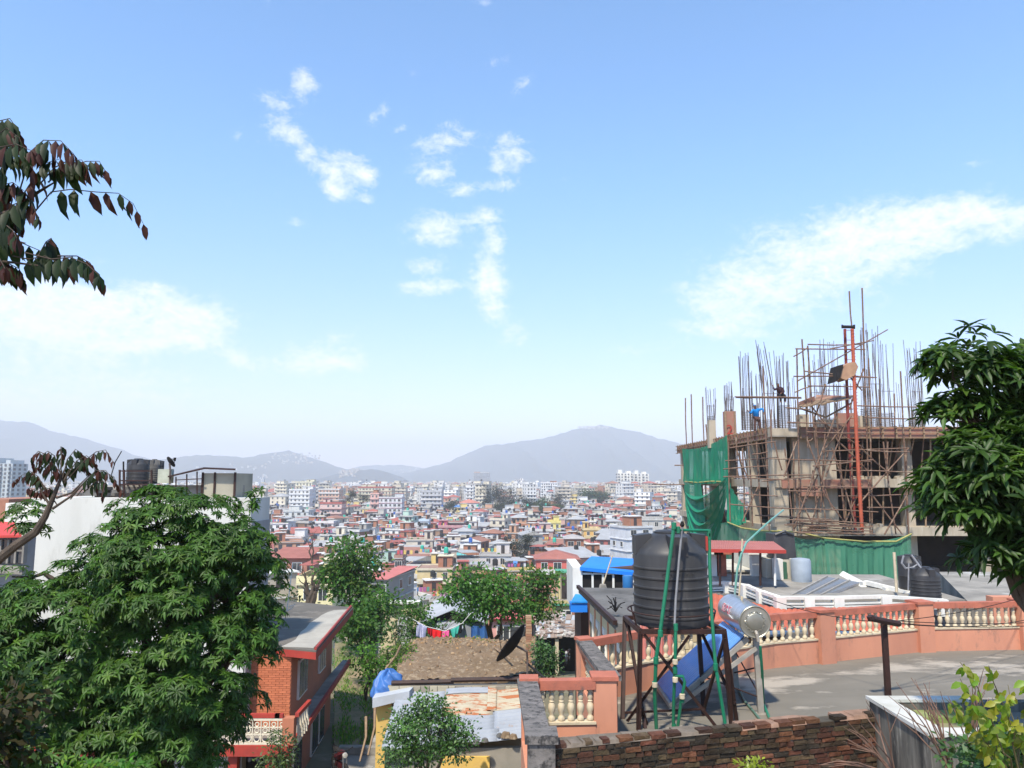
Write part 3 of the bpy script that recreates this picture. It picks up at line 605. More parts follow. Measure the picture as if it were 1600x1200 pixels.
# ================================================================ house with tile roof and white railing behind the terrace
t = thing('tile_roof_house', 'white house with orange tile roof and white parapet railing behind the balustrade', 'house', (7, 20, -9))
ze, zt2 = -3.55, -3.12
eave = [atz(1085,990,ze), atz(1205,990,ze), atz(1330,984,ze), atz(1420,975,ze), atz(1530,992,-3.9)]
top = [atz(1085,921,zt2), atz(1137,921,zt2), atz(1222,953,zt2), atz(1312,950,zt2), atz(1440,948,zt2)]
def tiles(m, A, B_, C_, D_, n, rows=9):
    """ribbed tile plane: A-B lower edge, D-C upper edge"""
    A, B_, C_, D_ = map(Vector, (A, B_, C_, D_)); nn = (B_ - A).cross(D_ - A).normalized()
    def fn(i, j):
        p = A + (B_ - A) * i; q = D_ + (C_ - D_) * i; x = p + (q - p) * j
        return x + nn * (.028 * abs(math.sin(i * n * math.pi)) + .02 * ((j * rows) % 1.0 if j < 1 else 0))
    m.grid(fn, n * 4, rows * 2)
E0 = (eave[0].x, eave[0].y, ze)
m = MB(); tiles(m, (3.6, 17.6, ze), (6.9, 17.9, ze), (5.6, 20.6, zt2+.1), (4.2, 25.2, zt2 + .35), 14); tiles(m, (6.9, 17.9, ze), (10.2, 18.4, ze), (9.0, 19.6, zt2), (6.45, 18.9, zt2), 12, 5)
tiles(m, (10.2, 18.4, ze), (13.2, 17.6, ze - .3), (10.6, 20.2, zt2), (9.0, 19.6, zt2), 10, 5)
A_ = [at(1085,990,17.8), at(1215,985,17.8), at(1222,953,20.2), at(1137,921,24.5), at(1085,921,24.5)]
m = MB(); tiles(m, A_[0], A_[1], at(1222,953,20.5), at(1085,921,24.5), 16, 10)
tiles(m, at(1200,990,17.8), at(1330,986,18.4), at(1316,950,20.6), at(1220,953,20.5), 11, 6)
tiles(m, at(1325,986,18.4), at(1440,992,18.6), at(1420,948,20.6), at(1312,950,20.6), 9, 6)
m.build('tiled_roof', MT['tile'], t)
m = MB(); m.tube([at(1085,995,17.8), at(1215,990,17.8), at(1330,991,18.4), at(1440,998,18.6)], .07, 8); m.build('gutter', mat('blue_grey_gutter', (.10, .16, .25), None, 3, .5), t)
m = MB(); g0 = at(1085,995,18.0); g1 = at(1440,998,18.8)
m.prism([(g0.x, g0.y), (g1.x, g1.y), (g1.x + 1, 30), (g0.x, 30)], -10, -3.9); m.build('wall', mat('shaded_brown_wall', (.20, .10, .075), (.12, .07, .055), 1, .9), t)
m = MB(); q0 = at(1132,915,24.6); q1 = at(1222,948,21.6); q2 = at(1440,944,21.4); m.prism([(q0.x, q0.y), (q1.x, q1.y), (q2.x + 1.2, q2.y), (q2.x + 1.5, 27), (q0.x, 27)], -3.95, -3.22); m.build('flat_roof', MT['concrete'], t)
# railing: posts and double rails along the roof edge
rl = [at(1100,912,24.5), at(1137,910,24), at(1165,915,23), at(1190,925,22), at(1218,934,20.8), at(1262,934,20.9), at(1308,934,21), at(1382,932,21.1), at(1470,938,21.2)]
m = MB(); m2 = MB()
for i in range(len(rl) - 1):
    for dz, hh in ((0, .08), (-.15, .04), (-.22, .04)):
        m.bar(rl[i] + Vector((0, 0, dz)), rl[i + 1] + Vector((0, 0, dz)), .14, hh)
m.build('railing', MT['white'], t)
for p in rl[1:]:
    m = MB(); m.box(p.x - .13, p.x + .13, p.y - .15, p.y + .13, p.z - .40, p.z + .03); m.build('railing_post', MT['white'], t)
g = [at(1352,910,24), at(1468,938,21.6)]
m = MB()
for dz, hh in ((0, .12), (-.28, .07)): m.bar(g[0] + Vector((0, 0, dz)), g[1] + Vector((0, 0, dz)), .14, hh)
for s in (.0, .33, .66): p = g[0] + (g[1] - g[0]) * s; m.box(p.x - .12, p.x + .12, p.y - .1, p.y + .1, p.z - .7, p.z + .02)
m.build('railing', MT['white'], t)
m = MB(); P = [at(1322,942,23.5), at(1352,910,24), at(1385,942,23.5)]
m.add([P[0], P[1], P[2], P[0] + Vector((.6, 3, 0)), P[1] + Vector((.6, 3, 0)), P[2] + Vector((.6, 3, 0))], [(0, 2, 1), (3, 4, 5), (0, 1, 4, 3), (1, 2, 5, 4)]); m.build('gable', MT['white'], t)

# annex with white walls behind
t = thing('annex_house', 'cream stair annex with white pillars below the red awning', 'house', (8, 27, -9))
m = MB(); a = at(1115,900,27.5); b = at(1205,925,27.5); m.box(a.x, b.x, 27.5, 31, -9, at(1115,893,27.5).z); m.box(a.x - .1, b.x + .05, 27.35, 31.1, at(1115,893,27.5).z, at(1115,890,27.5).z)
c0 = at(1197,870,26); c1 = at(1243,925,26); m.box(c0.x, c1.x, 26, 30, -9, at(1200,875,26).z); m.build('wall', mat('cream_dirty_wall', (.50, .47, .38), (.40, .37, .30), 1, .85, c3=(.25, .22, .18), thr3=(.62, .75), s3=2), t)
for u in (1214, 1241):
    m = MB(); p = at(u, 873, 25.8); m.box(p.x - .12, p.x + .12, 25.6, 25.95, -9, p.z); m.build('pillar', MT['white'], t)
m = MB(); p = at(1222, 878, 25.9); m.box(p.x - .1, p.x + .1, 25.75, 25.98, -5, p.z); m.build('green_door', mat('green_panel', (.05, .14, .09), None, 2, .6), t)
for u in (1112, 1127, 1180):
    m = MB(); p = at(u, 870, 26.6); m.box(p.x - .14, p.x + .14, 26.5, 26.8, p.z - 1.2, p.z + .1); m.box(p.x - .32, p.x + .32, 26.3, 27, p.z + .1, p.z + .18); m.build('capped_pier', MT['white'] if u != 1127 else MT['orangerail'], t)
# red awning
t = thing('red_awning', 'flat red sheet awning on thin posts behind the big black tank', 'awning', (8, 24.5, -4))
A_ = [at(1098,858,23.2), at(1228,860,23.2), at(1208,846,26), at(1103,844,26)]
m = MB(); m.grid(lambda i, j: (A_[0] + (A_[1] - A_[0]) * i) * (1 - j) + (A_[3] + (A_[2] - A_[3]) * i) * j + Vector((0, 0, .012 * math.sin(i * 260))), 240, 1)
MT['awning'] = mat('red_awning_sheet', (.42, .15, .115), (.36, .125, .10), 2, .6); m.build('sheet', MT['awning'], t)
m = MB(); m.bar(A_[0] - Vector((0, 0, .04)), A_[1] - Vector((0, 0, .04)), .04, .1); m.build('fascia', MT['redpaint'], t)
for u in (1125, 1145, 1188, 1211):
    m = MB(); p = at(u, 860, 23.6); q = at(u, 915, 23.6); m.tube([p, q], .035, 6); m.build('post', MT['brown'] if u < 1200 else MT['white'], t)
t = thing('water_tank', 'pale grey blue plastic water tank on the ledge of the cream annex', 'water tank', at(1253, 922, 25.2))
c = at(1253, 918, 25.2); m = MB(); m.lathe([(.29, 0), (.31, .03), (.31, .82), (.28, .90), (.1, .93)], c, 24); m.build('body', mat('pale_tank', (.33, .38, .43), (.26, .30, .34), 2, .5), t, smooth=True)
m = MB(); m.box(c.x - .35, c.x + .35, c.y - .3, c.y + .3, c.z - .08, c.z); m.box(c.x - .3, c.x - .25, c.y - .25, c.y + .25, c.z - .5, c.z - .08); m.box(c.x + .25, c.x + .3, c.y - .25, c.y + .25, c.z - .5, c.z - .08); m.build('shelf', MT['white'], t)
t = thing('boxed_tank', 'square sided black tank wrapped in black sheet above the cream annex', 'water tank', at(1221, 872, 26.5))
c = at(1221, 872, 26.5); w = .38; m = MB(); m.hexa([(c.x - w, c.y - w, c.z), (c.x + w, c.y - w, c.z), (c.x + w, c.y + w, c.z), (c.x - w, c.y + w, c.z)], [(c.x - w * .9, c.y - w * .9, c.z + .82), (c.x + w * .9, c.y - w * .9, c.z + .85), (c.x + w * .9, c.y + w, c.z + .85), (c.x - w, c.y + w, c.z + .82)]); m.build('body', MT['blackp'], t)
m = MB(); m.tube([(c.x - w * .8, c.y - w * .95, c.z + .8), (c.x, c.y - w, c.z + .92), (c.x + w * .8, c.y - w * .95, c.z + .8)], .05, 6); m.bar((c.x - .6, c.y - .4, c.z - .05), (c.x + .6, c.y - .4, c.z - .05), .06, .06); m.build('cover_edge', MT['blackp'], t)
# solar panels
t = thing('flat_collector', 'tilted grey flat plate collector of three panes beside the white railing', 'solar panel', at(1290, 925, 22.5))
A_ = [at(1236,931,22.2), at(1303,931,22.2), at(1345,910,24.4), at(1292,901,24.4)]
for i in range(3):
    s0, s1 = i / 3 + .008, (i + 1) / 3 - .008
    q = [A_[0] + (A_[1] - A_[0]) * s0, A_[0] + (A_[1] - A_[0]) * s1, A_[3] + (A_[2] - A_[3]) * s1, A_[3] + (A_[2] - A_[3]) * s0]
    m = MB(); m.hexa([p - Vector((0, 0, .06)) for p in q], q); m.build('pane', mat('dusty_collector', (.13, .14, .15), (.18, .18, .18), 1.2, .25, spec=.6), t)
    m = MB(); m.bar(q[0] + Vector((0, 0, .01)), q[3] + Vector((0, 0, .01)), .05, .05); m.build('pane_frame', MT['galv'], t)
m = MB(); m.bar(A_[3], A_[3] - Vector((0, 0, .9)), .05, .05); m.bar(A_[2], A_[2] - Vector((0, 0, .9)), .05, .05); m.build('leg', MT['galv'], t)
# tanks at right
def tkat(u0, u1, vt, vb, d, label, nr):
    p0, p1 = at(u0, vb, d), at(u1, vb, d); r = (p1.x - p0.x) / 2; hgt = at(u0, vt, d).z - p0.z
    return black_tank((p0.x + p1.x) / 2, d, p0.z, r, hgt, label, nr, seg=24)
tkat(1425, 1469, 886, 938, 21.8, 'ribbed black tank right behind the white railing end, nearer of two', 6)
tkat(1406, 1441, 867, 922, 22.8, 'plain black tank with coiled pipe behind the ribbed one by the white railing', 2)
t = thing('tank_pipes', 'cream standpipe and looping pipes around the black tanks by the white railing', 'pipework', at(1400, 930, 22))
m = MB(); m.tube([at(1397,863,22), at(1401,925,22)], .04, 6); m.build('standpipe', MT['cream'], t)
m = MB(); m.tube([at(1412,868,21.9), at(1409,880,21.9), at(1415,888,21.9), at(1426,887,21.9), at(1434,882,21.9), at(1440,888,21.7)], .03, 6); m.tube([at(1424,867,22), at(1438,886,21.9)], .03, 6); m.tube([at(1420,880,21.6), at(1419,922,21.6)], .02, 6); m.build('loop', MT['greypipe'], t)
# courtyard wall and terrace further right behind the tree
t = thing('back_terrace', 'grey concrete roof with orange brick parapet behind the black tanks', 'terrace', (14, 24, -9))
m = MB(); a = at(1470,945,23); m.prism([(a.x, 21.5), (26, 21.5), (26, 29), (at(1470,945,29).x, 29)], -9, at(1500,940,22).z); m.build('roof_slab', MT['concrete'], t)
m = MB(); p = at(1472,925,29); m.box(p.x, 28, 28.7, 29, p.z - .5, p.z + .6); m.build('parapet', MT['tile'], t)
m = MB(); p0 = at(1540,930,20.5); m.box(p0.x, 18, 20.2, 20.5, -6, p0.z); m.build('parapet', MT['orange'], t)

# ================================================================ cream house with dark flat roof
t = thing('cream_house', 'cream and orange striped house with dark mossy flat roof beside the terrace', 'house', (5, 22, -12))
zr = -3.4; cr = [(2.48, 18.9), (6.8, 17.6), (9.0, 24.6), (2.12, 25.1)]
m = MB(); m.prism(cr, zr - .16, zr); m.build('roof_slab', MT['darkroof'], t)
m = MB(); m.bar((2.46, 18.85, zr + .03), (2.10, 25.1, zr + .03), .1, .1); m.build('roof_edge', MT['brown'], t)
MT['creamwall'] = mat('cream_wall', (.60, .50, .30), (.50, .42, .26), 1, .85, c3=(.3, .24, .15), thr3=(.66, .8), s3=2)
inset = [(2.75, 19.2), (6.6, 18.1), (8.6, 24.3), (2.42, 24.8)]
m = MB(); m.prism(inset, -12, zr - .16); m.build('wall', MT['creamwall'], t)
A_ = Vector((2.75, 19.2, 0)); D_ = Vector((2.42, 24.8, 0)) - A_; LL = D_.length; D_.normalize(); NX = Vector((-D_.y, D_.x, 0)); NX = NX if NX.x < 0 else -NX
for i in range(5):
    for z0 in (-6.4, -9.3):
        p = A_ + D_ * (.75 + i * 1.08)
        m = MB(); m.bar(p + NX * .0 + Vector((0, 0, z0)), p + NX * .0 + Vector((0, 0, z0 + 2.3)), .07, .62); fr = m.build('window', MT['white'], t)
        m = MB(); m.bar(p + NX * .02 + Vector((0, 0, z0 + .15)), p + NX * .02 + Vector((0, 0, z0 + 2.1)), .06, .46); m.build('pane', MT['glass'], fr)
for i in range(6):
    p = A_ + D_ * (.2 + i * 1.06); m = MB(); m.bar(p + NX * .0 + Vector((0, 0, -12)), p + NX * .0 + Vector((0, 0, zr - .18)), .05, .14); m.build('orange_strip', MT['orange'], t)
fx = Vector((6.6, 18.1, 0)) - A_; fl_ = fx.length; fx.normalize()
for i in range(3):
    p = A_ + fx * (.8 + i * 1.3); m = MB(); m.bar(p + Vector((0, -.05, -6.0)), p + Vector((0, -.05, -4.3)), .9, .08); fr = m.build('window', MT['white'], t)
    m = MB(); 
    for k in (-.2, .2): m.bar(p + Vector((k, -.09, -5.9)), p + Vector((k, -.09, -4.4)), .34, .05)
    m.build('pane', MT['glass'], fr)
tp = thing('shrivelled_plant', 'small dark dead plant on the mossy flat roof of the cream house', 'plant', at(962, 955, 19.8))
m = MB(); c = at(962, 956, 19.8)
for k in range(16): q = c + Vector((rnd.uniform(-.22, .22), rnd.uniform(-.2, .2), rnd.uniform(.05, .4))); m.tube([c, (c + q) / 2 + Vector((0, 0, .08)), q], .012, 4)
m.build('stems', MT['dark'], tp)
# stone yard and red striped floor seen through the balusters
t = thing('stone_wall', 'crazy paved cream stone wall seen through the balusters beneath the tank', 'wall', at(1075, 1020, 15.5))
m = MB(); p = at(1058, 975, 16.2); q = at(1105, 1060, 16.2)
yy = 16.2; z = q.z
while z < p.z:
    x = p.x
    while x < q.x: w = rnd.uniform(.1, .28); m.box(x, x + w - .015, yy - rnd.uniform(.02, .05), yy + .1, z, z + .13, 0, rnd.choice([(.55,.46,.28),(.48,.38,.22),(.62,.55,.38)])); x += w
    z += .145
m.box(p.x, q.x + .1, yy + .02, yy + .3, q.z - 4, p.z, 0, (.2, .15, .1)); m.build('stonework', MT['attr'], t)
t = thing('red_sheet_roof', 'red corrugated lean-to roof seen through the balusters under the tank', 'roof', at(1030, 1010, 17))
m = MB(); m.grid(lambda i, j: at(1000 + 62 * i, 1035 - 62 * j, 16.0 + 1.3 * j) + Vector((0, 0, .03 * math.sin(i * 60))), 60, 2); m.build('sheet', MT['awning'], t)

# ================================================================ blue-roofed house
t = thing('blue_roof_house', 'house with bright blue sheet roof and dark curtained windows behind the mossy flat roof', 'house', (4, 30, -14))
d = 27.0
A_ = [at(906,886,d), at(1010,896,d), at(1010,874,d+2.2), at(924,869,d+2.2)]
m = MB(); m.hexa([p - Vector((0, 0, .12)) for p in A_], A_); m.build('roof', MT['blueroof'], t)
m = MB(); a = at(908,893,d); b = at(1010,925,d); m.box(a.x, b.x + 1, d + .3, d + 3, -14, a.z + .1); m.build('wall', mat('brown_beam', (.10, .05, .03), None, 1, .8), t)
m = MB(); a = at(895,887,d); b = at(911,958,d); m.box(a.x, b.x, d + .1, d + 3, b.z, a.z); m.build('side_wall', MT['white'], t)
for i in range(5):
    u = 911 + i * 16.3; a = at(u, 897, d); b = at(u + 15, 921, d); m = MB(); m.box(a.x, b.x, d + .18, d + .28, b.z, a.z); fr = m.build('window', MT['dark'], t)
    m = MB(); m.box(b.x - .02, b.x + .05, d + .1, d + .24, b.z, a.z); m.box(a.x, b.x, d + .12, d + .24, a.z - .03, a.z + .03); m.build('frame', MT['white'], fr)
t = thing('drum_roof_barrel', 'blue plastic barrel standing beside the dark curtained windows', 'barrel', at(981, 920, 26))
c = at(981, 920, 25.6); m = MB(); m.lathe([(.15, 0), (.17, .05), (.165, .2), (.17, .35), (.15, .42)], c, 14); m.build('body', mat('blue_plastic', (.03, .16, .38), None, 2, .4), t, smooth=True)
t = thing('mop', 'mop with grey head leaning on the dark window under the blue roof', 'mop', at(942, 919, 26.2))
m = MB(); m.tube([at(957,868,26.2), at(942,914,26.2)], .025, 6); m.build('handle', MT['cream'], t)
m = MB(); c = at(942, 918, 26.2)
for k in range(24): a_ = k * .26; m.tube([c + Vector((0, 0, .12)), c + Vector((.09 * math.cos(a_), .05 * math.sin(a_), .1)), c + Vector((.12 * math.cos(a_), .06 * math.sin(a_), -.03))], .015, 4)
m.build('head', MT['concrete'], t)
t = thing('blue_shelter', 'small shelter sheeted in bright blue below the blue roofed house', 'shelter', at(905, 958, 34))
d = 26.3; m = MB(); A_ = [at(892,940,d), at(918,940,d), at(914,929,d+.7), at(899,928,d+.7)]; m.hexa([p - Vector((0, 0, .05)) for p in A_], A_, 0); m.build('roof', mat('lighter_blue_sheet', (.02, .24, .62), None, 2, .5), t)
m = MB(); a = at(892,941,d); b = at(918,957,d); m.box(a.x, b.x, d + .05, d + .65, b.z, a.z - .05); m.build('side_sheet', MT['blueroof'], t)
# ================================================================ construction site
rc = random.Random(11)
T3, T2, T1 = 3.09, .07, -2.70
X0, Y0, Y1, X1 = 15.3, 45.0, 71.0, 36.0
cb = thing('construction_building', 'unfinished concrete building with red formwork edge, rebar and props above the green net', 'building', (24, 56, -14))
for z, th in ((T2, .5), (T1, .5), (-5.8, .4), (-8.9, .4)):
    m = MB(); m.box(X0, X1, Y0, Y1, z - th, z); m.build('floor_slab', MT['rawconc'], cb)
m = MB(); m.box(X0 + .1, X1, Y0 + .1, Y1, T3 - .45, T3 - .2); m.build('floor_slab', MT['rawconc'], cb)
# formwork round the top slab
m = MB(); f1 = [(X0 - .08, Y1), (X0 - .08, Y0 - .08), (X1, Y0 - .08)]
m.box(X0 - .1, X0 - .04, Y0, Y1, T3 - .62, T3, 0, (1, 1, 1)); m.box(X0 + 1.4, X1, Y0 - .12, Y0 - .06, T3 - .62, T3); m.build('formwork_board', MT['formwork'], cb)
m = MB(); m.box(X0 - .3, X0 + 1.4, Y0 - .35, Y0 + .1, T3 - .6, T3 - .1); m.build('corner_beam', MT['rawconc'], cb)
m = MB()
y = Y0
while y < Y1: m.box(X0 - .17, X0 - .1, y, y + .09, T3 - .72, T3 + .06); y += .75
x = X0 + 1.5
while x < X1: m.box(x, x + .08, Y0 - .2, Y0 - .12, T3 - .72, T3 + .04); x += .8
for zz in (T3 - .66, T3 - .05, T3 - .36): m.bar((X0 - .2, Y0, zz), (X0 - .2, Y1, zz), .05, .05); m.bar((X0 + 1.4, Y0 - .22, zz), (X1, Y0 - .22, zz), .05, .05)
m.build('formwork_stud', MT['wood'], cb)
def column(x, y, w, dpt, z0, z1):
    m = MB(); m.box(x - w/2, x + w/2, y - dpt/2, y + dpt/2, z0, z1); m.build('column', MT['rawconc'], cb)
for z0, z1 in ((T2, T3 - .45), (T1, T2 - .5), (-5.8, T1 - .5), (-8.9, -6.2)):
    column(X0 + .35, Y0 + .5, .85, .8, z0, z1)
    for yy in (50.0, 55.2, 60, 65, 70): column(X0 + .35, yy, .6, .6, z0, z1)
    m = MB(); m.box(16.55, 19.1, 45.5, 45.85, z0, z1); m.build('shear_wall', MT['rawconc'], cb)
    m = MB(); m.box(18.1, 18.4, 45.86, 49, z0, z1); m.build('shear_wall', MT['rawconc'], cb)
    for xx in (23.5, 28, 32.5): column(xx, Y0 + 1.2, .6, .6, z0, z1)
m = MB(); m.box(16.9, X1, 53.5, 53.75, -12, T3 - .45); m.box(19.6, 19.8, 47.5, 53.5, -12, T3 - .45); m.box(X1-.2, X1, Y0 + 1, Y1, -12, T3 - .45); m.build('added_dark_wall', mat('dark_infill', (.07, .06, .05), (.05, .043, .037), 1, .9), cb)  # walls added to block the far daylight, coloured dark so storeys read black
for (x0, x1, z) in ((15.95, 16.5, T2 - .5), (18.3, 19.6, T2 - .5)):
    m = MB(); m.box(x0 - .3, x1 + 1.2, Y0 - .16, Y0 - .02, z - .05, z + .46); m.build('formwork_panel', MT['formwork'], cb)
m = MB(); m.box(16.7, 18.2, Y0 - .1, Y0 + .3, T2 - 1.0, T2 - .55); m.build('formwork_panel', MT['formwork'], cb)
# props inside
pr = 0
for xx in [19.9 + .43 * i for i in range(26)]:
    m = MB(); m.tube([(xx + rc.uniform(-.08, .08), Y0 + .35 + rc.uniform(0, 1.6), T2), (xx + rc.uniform(-.1, .1), Y0 + .3, T3 - .45)], rc.uniform(.03, .05), 6); m.build('prop', MT['wood'] if rc.random() < .6 else MT['bamboo'], cb)
for yy in [46.6 + .8 * i for i in range(16)]:
    m = MB(); m.tube([(X0 + .3 + rc.uniform(0, .6), yy, T2), (X0 + .3, yy + rc.uniform(-.15, .15), T3 - .45)], .045, 6); m.build('prop', MT['wood'], cb)
for xx in (16.0, 19.5, 20.4, 21.7, 24.2, 26.3):
    m = MB(); m.tube([(xx, Y0 + .6, T1), (xx + .1, Y0 + .5, T2 - .5)], .05, 6); m.build('prop', MT['wood'], cb)
m = MB()
for xx, z in ((20.5, T2), (21.6, T2), (23, T2), (17.2, T1), (21, T1)):
    for k in range(14): c = Vector((xx + rc.gauss(0, .35), Y0 + .15 + rc.uniform(0, .4), z + rc.uniform(.02, .14))); m.box(c.x - .1, c.x + .12, c.y, c.y + .15, z, c.z + .05)
m.build('rubble_heap', MT['rawconc'], cb, origin=None)
# column stubs above the slab and rebar cages
def cage(u, vt, vb, d, w, nb=10, flare=.25, ties=0, tv=None, parent=cb, splay=0):
    b = at(u, vb, d); t_ = at(u, vt, d); H = t_.z - b.z
    m = MB()
    nb = int(nb * .95)
    for i in range(nb):
        a_ = 2 * math.pi * i / nb; sx, sy = math.cos(a_), math.sin(a_); k = max(abs(sx), abs(sy)); sx /= k; sy /= k
        p = Vector((b.x + sx * w / 2, d + sy * w / 2, b.z)); q = p + Vector((rc.uniform(-flare, flare) * .6 + splay, rc.uniform(-flare, flare), H * rc.uniform(.86, 1.02)))
        m.tube([p, p * .5 + q * .5 + Vector((rc.uniform(-.05, .05) - splay * .25, 0, 0)), q], .019, 4)
        if rc.random() < .5: p2 = p + Vector((.05, 0, 0)); m.tube([p2, p2 + Vector((rc.uniform(-.1, .1), 0, H * rc.uniform(.4, .62)))], .022, 4)
    for i in range(ties):
        z = b.z + .06 + i * .11
        c = [(b.x - w/2, d - w/2, z), (b.x + w/2, d - w/2, z), (b.x + w/2, d + w/2, z), (b.x - w/2, d + w/2, z), (b.x - w/2, d - w/2, z)]
        m.tube(c, .014, 4)
    z = b.z + H * .4; m.tube([(b.x - w/2, d - w/2, z), (b.x + w/2, d - w/2, z)], .015, 4)
    m.build('rebar_cage', MT['rebar'], parent)
for args in ((1111,602,657,58,.5,8,.2,3),(1139,596,645,54,.5,10,.1,2),(1167,551,672,50.5,.55,12,.1,11),(1181,580,672,53,.5,9,.15,4),(1203,533,672,48,.75,12,.45,6,None,cb,-.35),(1226,551,672,47.5,.6,12,.15,14),
             (1244,590,668,55,.5,6,.3,4),(1277,536,668,50,.9,9,.35,3),(1300,528,668,52,.8,9,.4,6),(1285,560,668,58,.6,7,.2,5),(1362,503,668,48,.9,14,.5,11),(1385,530,668,52,.8,10,.5,9),(1408,590,668,60,.3,4,.1,2),(1432,532,668,50,.7,12,.4,5),(1575,540,668,50,.8,10,.3,5),(1508,560,668,54,.7,9,.4,4),(1322,600,668,57,.8,8,.2,8)):
    cage(*args)
def stub(u0, u1, vt, vb, d, mt, name):
    a = at(u0, vt, d); b = at(u1, vb, d); m = MB(); m.box(a.x, b.x, d - .3, d + .3, b.z, a.z); return m.build(name, MT[mt], cb)
stub(1106,1118,657,700,58,'rawconc','column_stub')
m = MB(); a = at(1131,643,54); b = at(1148,700,54); m.box(a.x, b.x, 53.7, 54.3, b.z, a.z); o = m.build('formwork_box', MT['formwork'], cb)
m = MB(); m.box(a.x - .06, a.x + .06, 53.62, 53.7, b.z, a.z); m.box(b.x - .06, b.x + .06, 53.62, 53.7, b.z, a.z); m.build('batten', MT['wood'], o)
o2, me = text('2', .95, None, None, MT['redpaint'], 'painted_number', cb, .005)
Rm = Matrix.Rotation(R(90), 3, 'X'); c = at(1140,672,53.6)
for v in me.vertices: v.co = Rm @ v.co + c - cb.location
stub(1247,1262,648,670,48,'rawconc','column_stub'); stub(1306,1338,646,668,47.5,'formwork','formwork_box'); stub(1340,1356,650,668,48.5,'rawconc','column_stub'); stub(1276,1306,656,670,47,'rawconc','formwork_box')

# scaffolding of poles
sc_ = thing('scaffolding', 'reddish timber pole scaffold lashed across the front of the unfinished building', 'scaffolding', (19, 43.5, -9))
def pole(u0, v0, u1, v1, d0_=44.2, d1_=None, r=.045, par=None, mt='bamboo', name='pole'):
    m = MB(); p = at(u0, v0, d0_); q = at(u1, v1, d1_ or d0_); mid = (p + q) / 2 + Vector((rc.uniform(-.05, .05), 0, rc.uniform(-.05, .05)))
    m.tube([p, mid, q], [r, r * .95, r * .85], 6); return m.build(name, MT[mt], par or sc_)
VP = [(1347,450,1360,835),(1327,455,1332,520),(1245,545,1250,830),(1253,530,1262,700),(1262,540,1275,700),(1192,572,1202,830),(1273,650,1292,830),(1306,630,1322,830),(1312,720,1322,835),(1168,678,1176,822),(1150,683,1152,745),(1138,690,1141,815),(1160,700,1163,815),(1182,690,1190,824),(1270,735,1281,828),(1360,680,1363,835),(1357,560,1362,680),(1407,580,1418,820),(1397,615,1398,668),(1375,620,1376,668),(1415,700,1420,838),(1387,690,1387,745),(1240,690,1243,800),(1290,660,1282,800),(1332,690,1330,835)]
for p in VP: pole(*p, d0_=44.2 - rc.uniform(0, .5))
HP = [(1140,700,1212,690),(1300,735,1425,738),(1310,775,1425,772),(1150,770,1215,775),(1290,705,1420,700),(1230,660,1320,662),(1130,733,1200,728),(1350,652,1440,655),(1180,805,1300,812),(1148,620,1252,621),(1245,596,1387,515),(1240,557,1262,543),(1243,545,1352,546),(1262,538,1345,538),(1297,545,1365,532),(1257,580,1370,590),(1240,588,1365,590),(1242,613,1270,603),(1262,603,1360,605),(1340,634,1440,636),(1228,637,1265,640),(1175,710,1200,706),(1190,716,1310,720),(1260,675,1365,677),(1262,690,1270,685),(1133,720,1215,715),(1190,752,1270,745),(1145,746,1230,750),(1270,728,1365,718),(1276,719,1360,721),(1255,760,1370,762),(1140,788,1260,796),(1231,767,1285,769),(1256,795,1372,800),(1355,704,1422,706),(1355,793,1415,793),(1278,655,1350,700),(1020,756,1070,757),(1054,727,1068,727),(1130,745,1280,742)]
for p in HP: pole(*p, d0_=43.7 - rc.uniform(0, .6), r=.04)
DP = [(1380,690,1400,835),(1340,790,1420,700),(1295,700,1265,835),(1330,650,1290,700),(1382,835,1425,760),(1226,700,1240,830),(1205,640,1206,700),(1150,700,1170,750),(1185,760,1160,815),(1240,830,1305,650),(1238,822,1278,742),(1262,690,1300,795),(1290,745,1322,660),(1268,635,1310,690),(1345,700,1390,740),(1360,770,1410,835),(1310,690,1355,735),(1315,830,1348,755),(1300,700,1335,815),(1275,830,1240,760),(1210,690,1222,735),(1225,745,1245,690),(1280,760,1330,830),(1272,812,1352,825),(1327,640,1350,575),(1318,575,1347,610),(1270,660,1290,600)]
for p in DP: pole(*p, d0_=43.9 - rc.uniform(0, .6), r=.045)
for k in range(14):
    v = 812 + k * 1.6; pole(1225 + rc.uniform(0, 40), v, 1330 + rc.uniform(0, 40), v + rc.uniform(0, 9), d0_=43.2 - rc.uniform(0, .5), r=.035)
for u, v0, v1, d in ((1071,622,700,66),(1080,616,697,64),(1098,620,690,61),(1103,663,690,60),(1076,700,830,66),(1101,700,830,61),(1130,700,835,56)):
    pole(u, v0, u + 2, v1, d0_=d, r=.055)
# landing platform with red ply sides
pf = thing('hoist_platform', 'timber landing platform with red ply side halfway up the red hoist mast', 'platform', at(1290, 640, 44.5))
P = [at(1248,636,43.6), at(1328,622,43.6), at(1335,617,46), at(1262,622,46.5)]
m = MB()
for i in range(13):
    s = i / 13; s2 = s + .068; a = P[0] + (P[1] - P[0]) * s; b = P[0] + (P[1] - P[0]) * s2; c = P[3] + (P[2] - P[3]) * s2; d = P[3] + (P[2] - P[3]) * s; dz = Vector((0, 0, rc.uniform(-.05, .05)))
    a = a + (a - d) * rc.uniform(0, .15) ; m.hexa([a + dz - Vector((0, 0, .08)), b + dz - Vector((0, 0, .08)), c - Vector((0, 0, .08)), d - Vector((0, 0, .08))], [a + dz, b + dz, c, d])
m.build('plank', MT['wood'], pf)
m = MB(); m.add([at(1275,618,45.5), at(1315,619,45), at(1313,627,44.8), at(1275,626,45.3)], [(0,1,2,3)]); m.add([at(1248,628,44), at(1272,619,45), at(1272,626,45), at(1248,636,44)], [(0,1,2,3)])
o = m.build('side_board', MT['formwork'], pf); md = o.modifiers.new('thick', 'SOLIDIFY'); md.thickness = .05
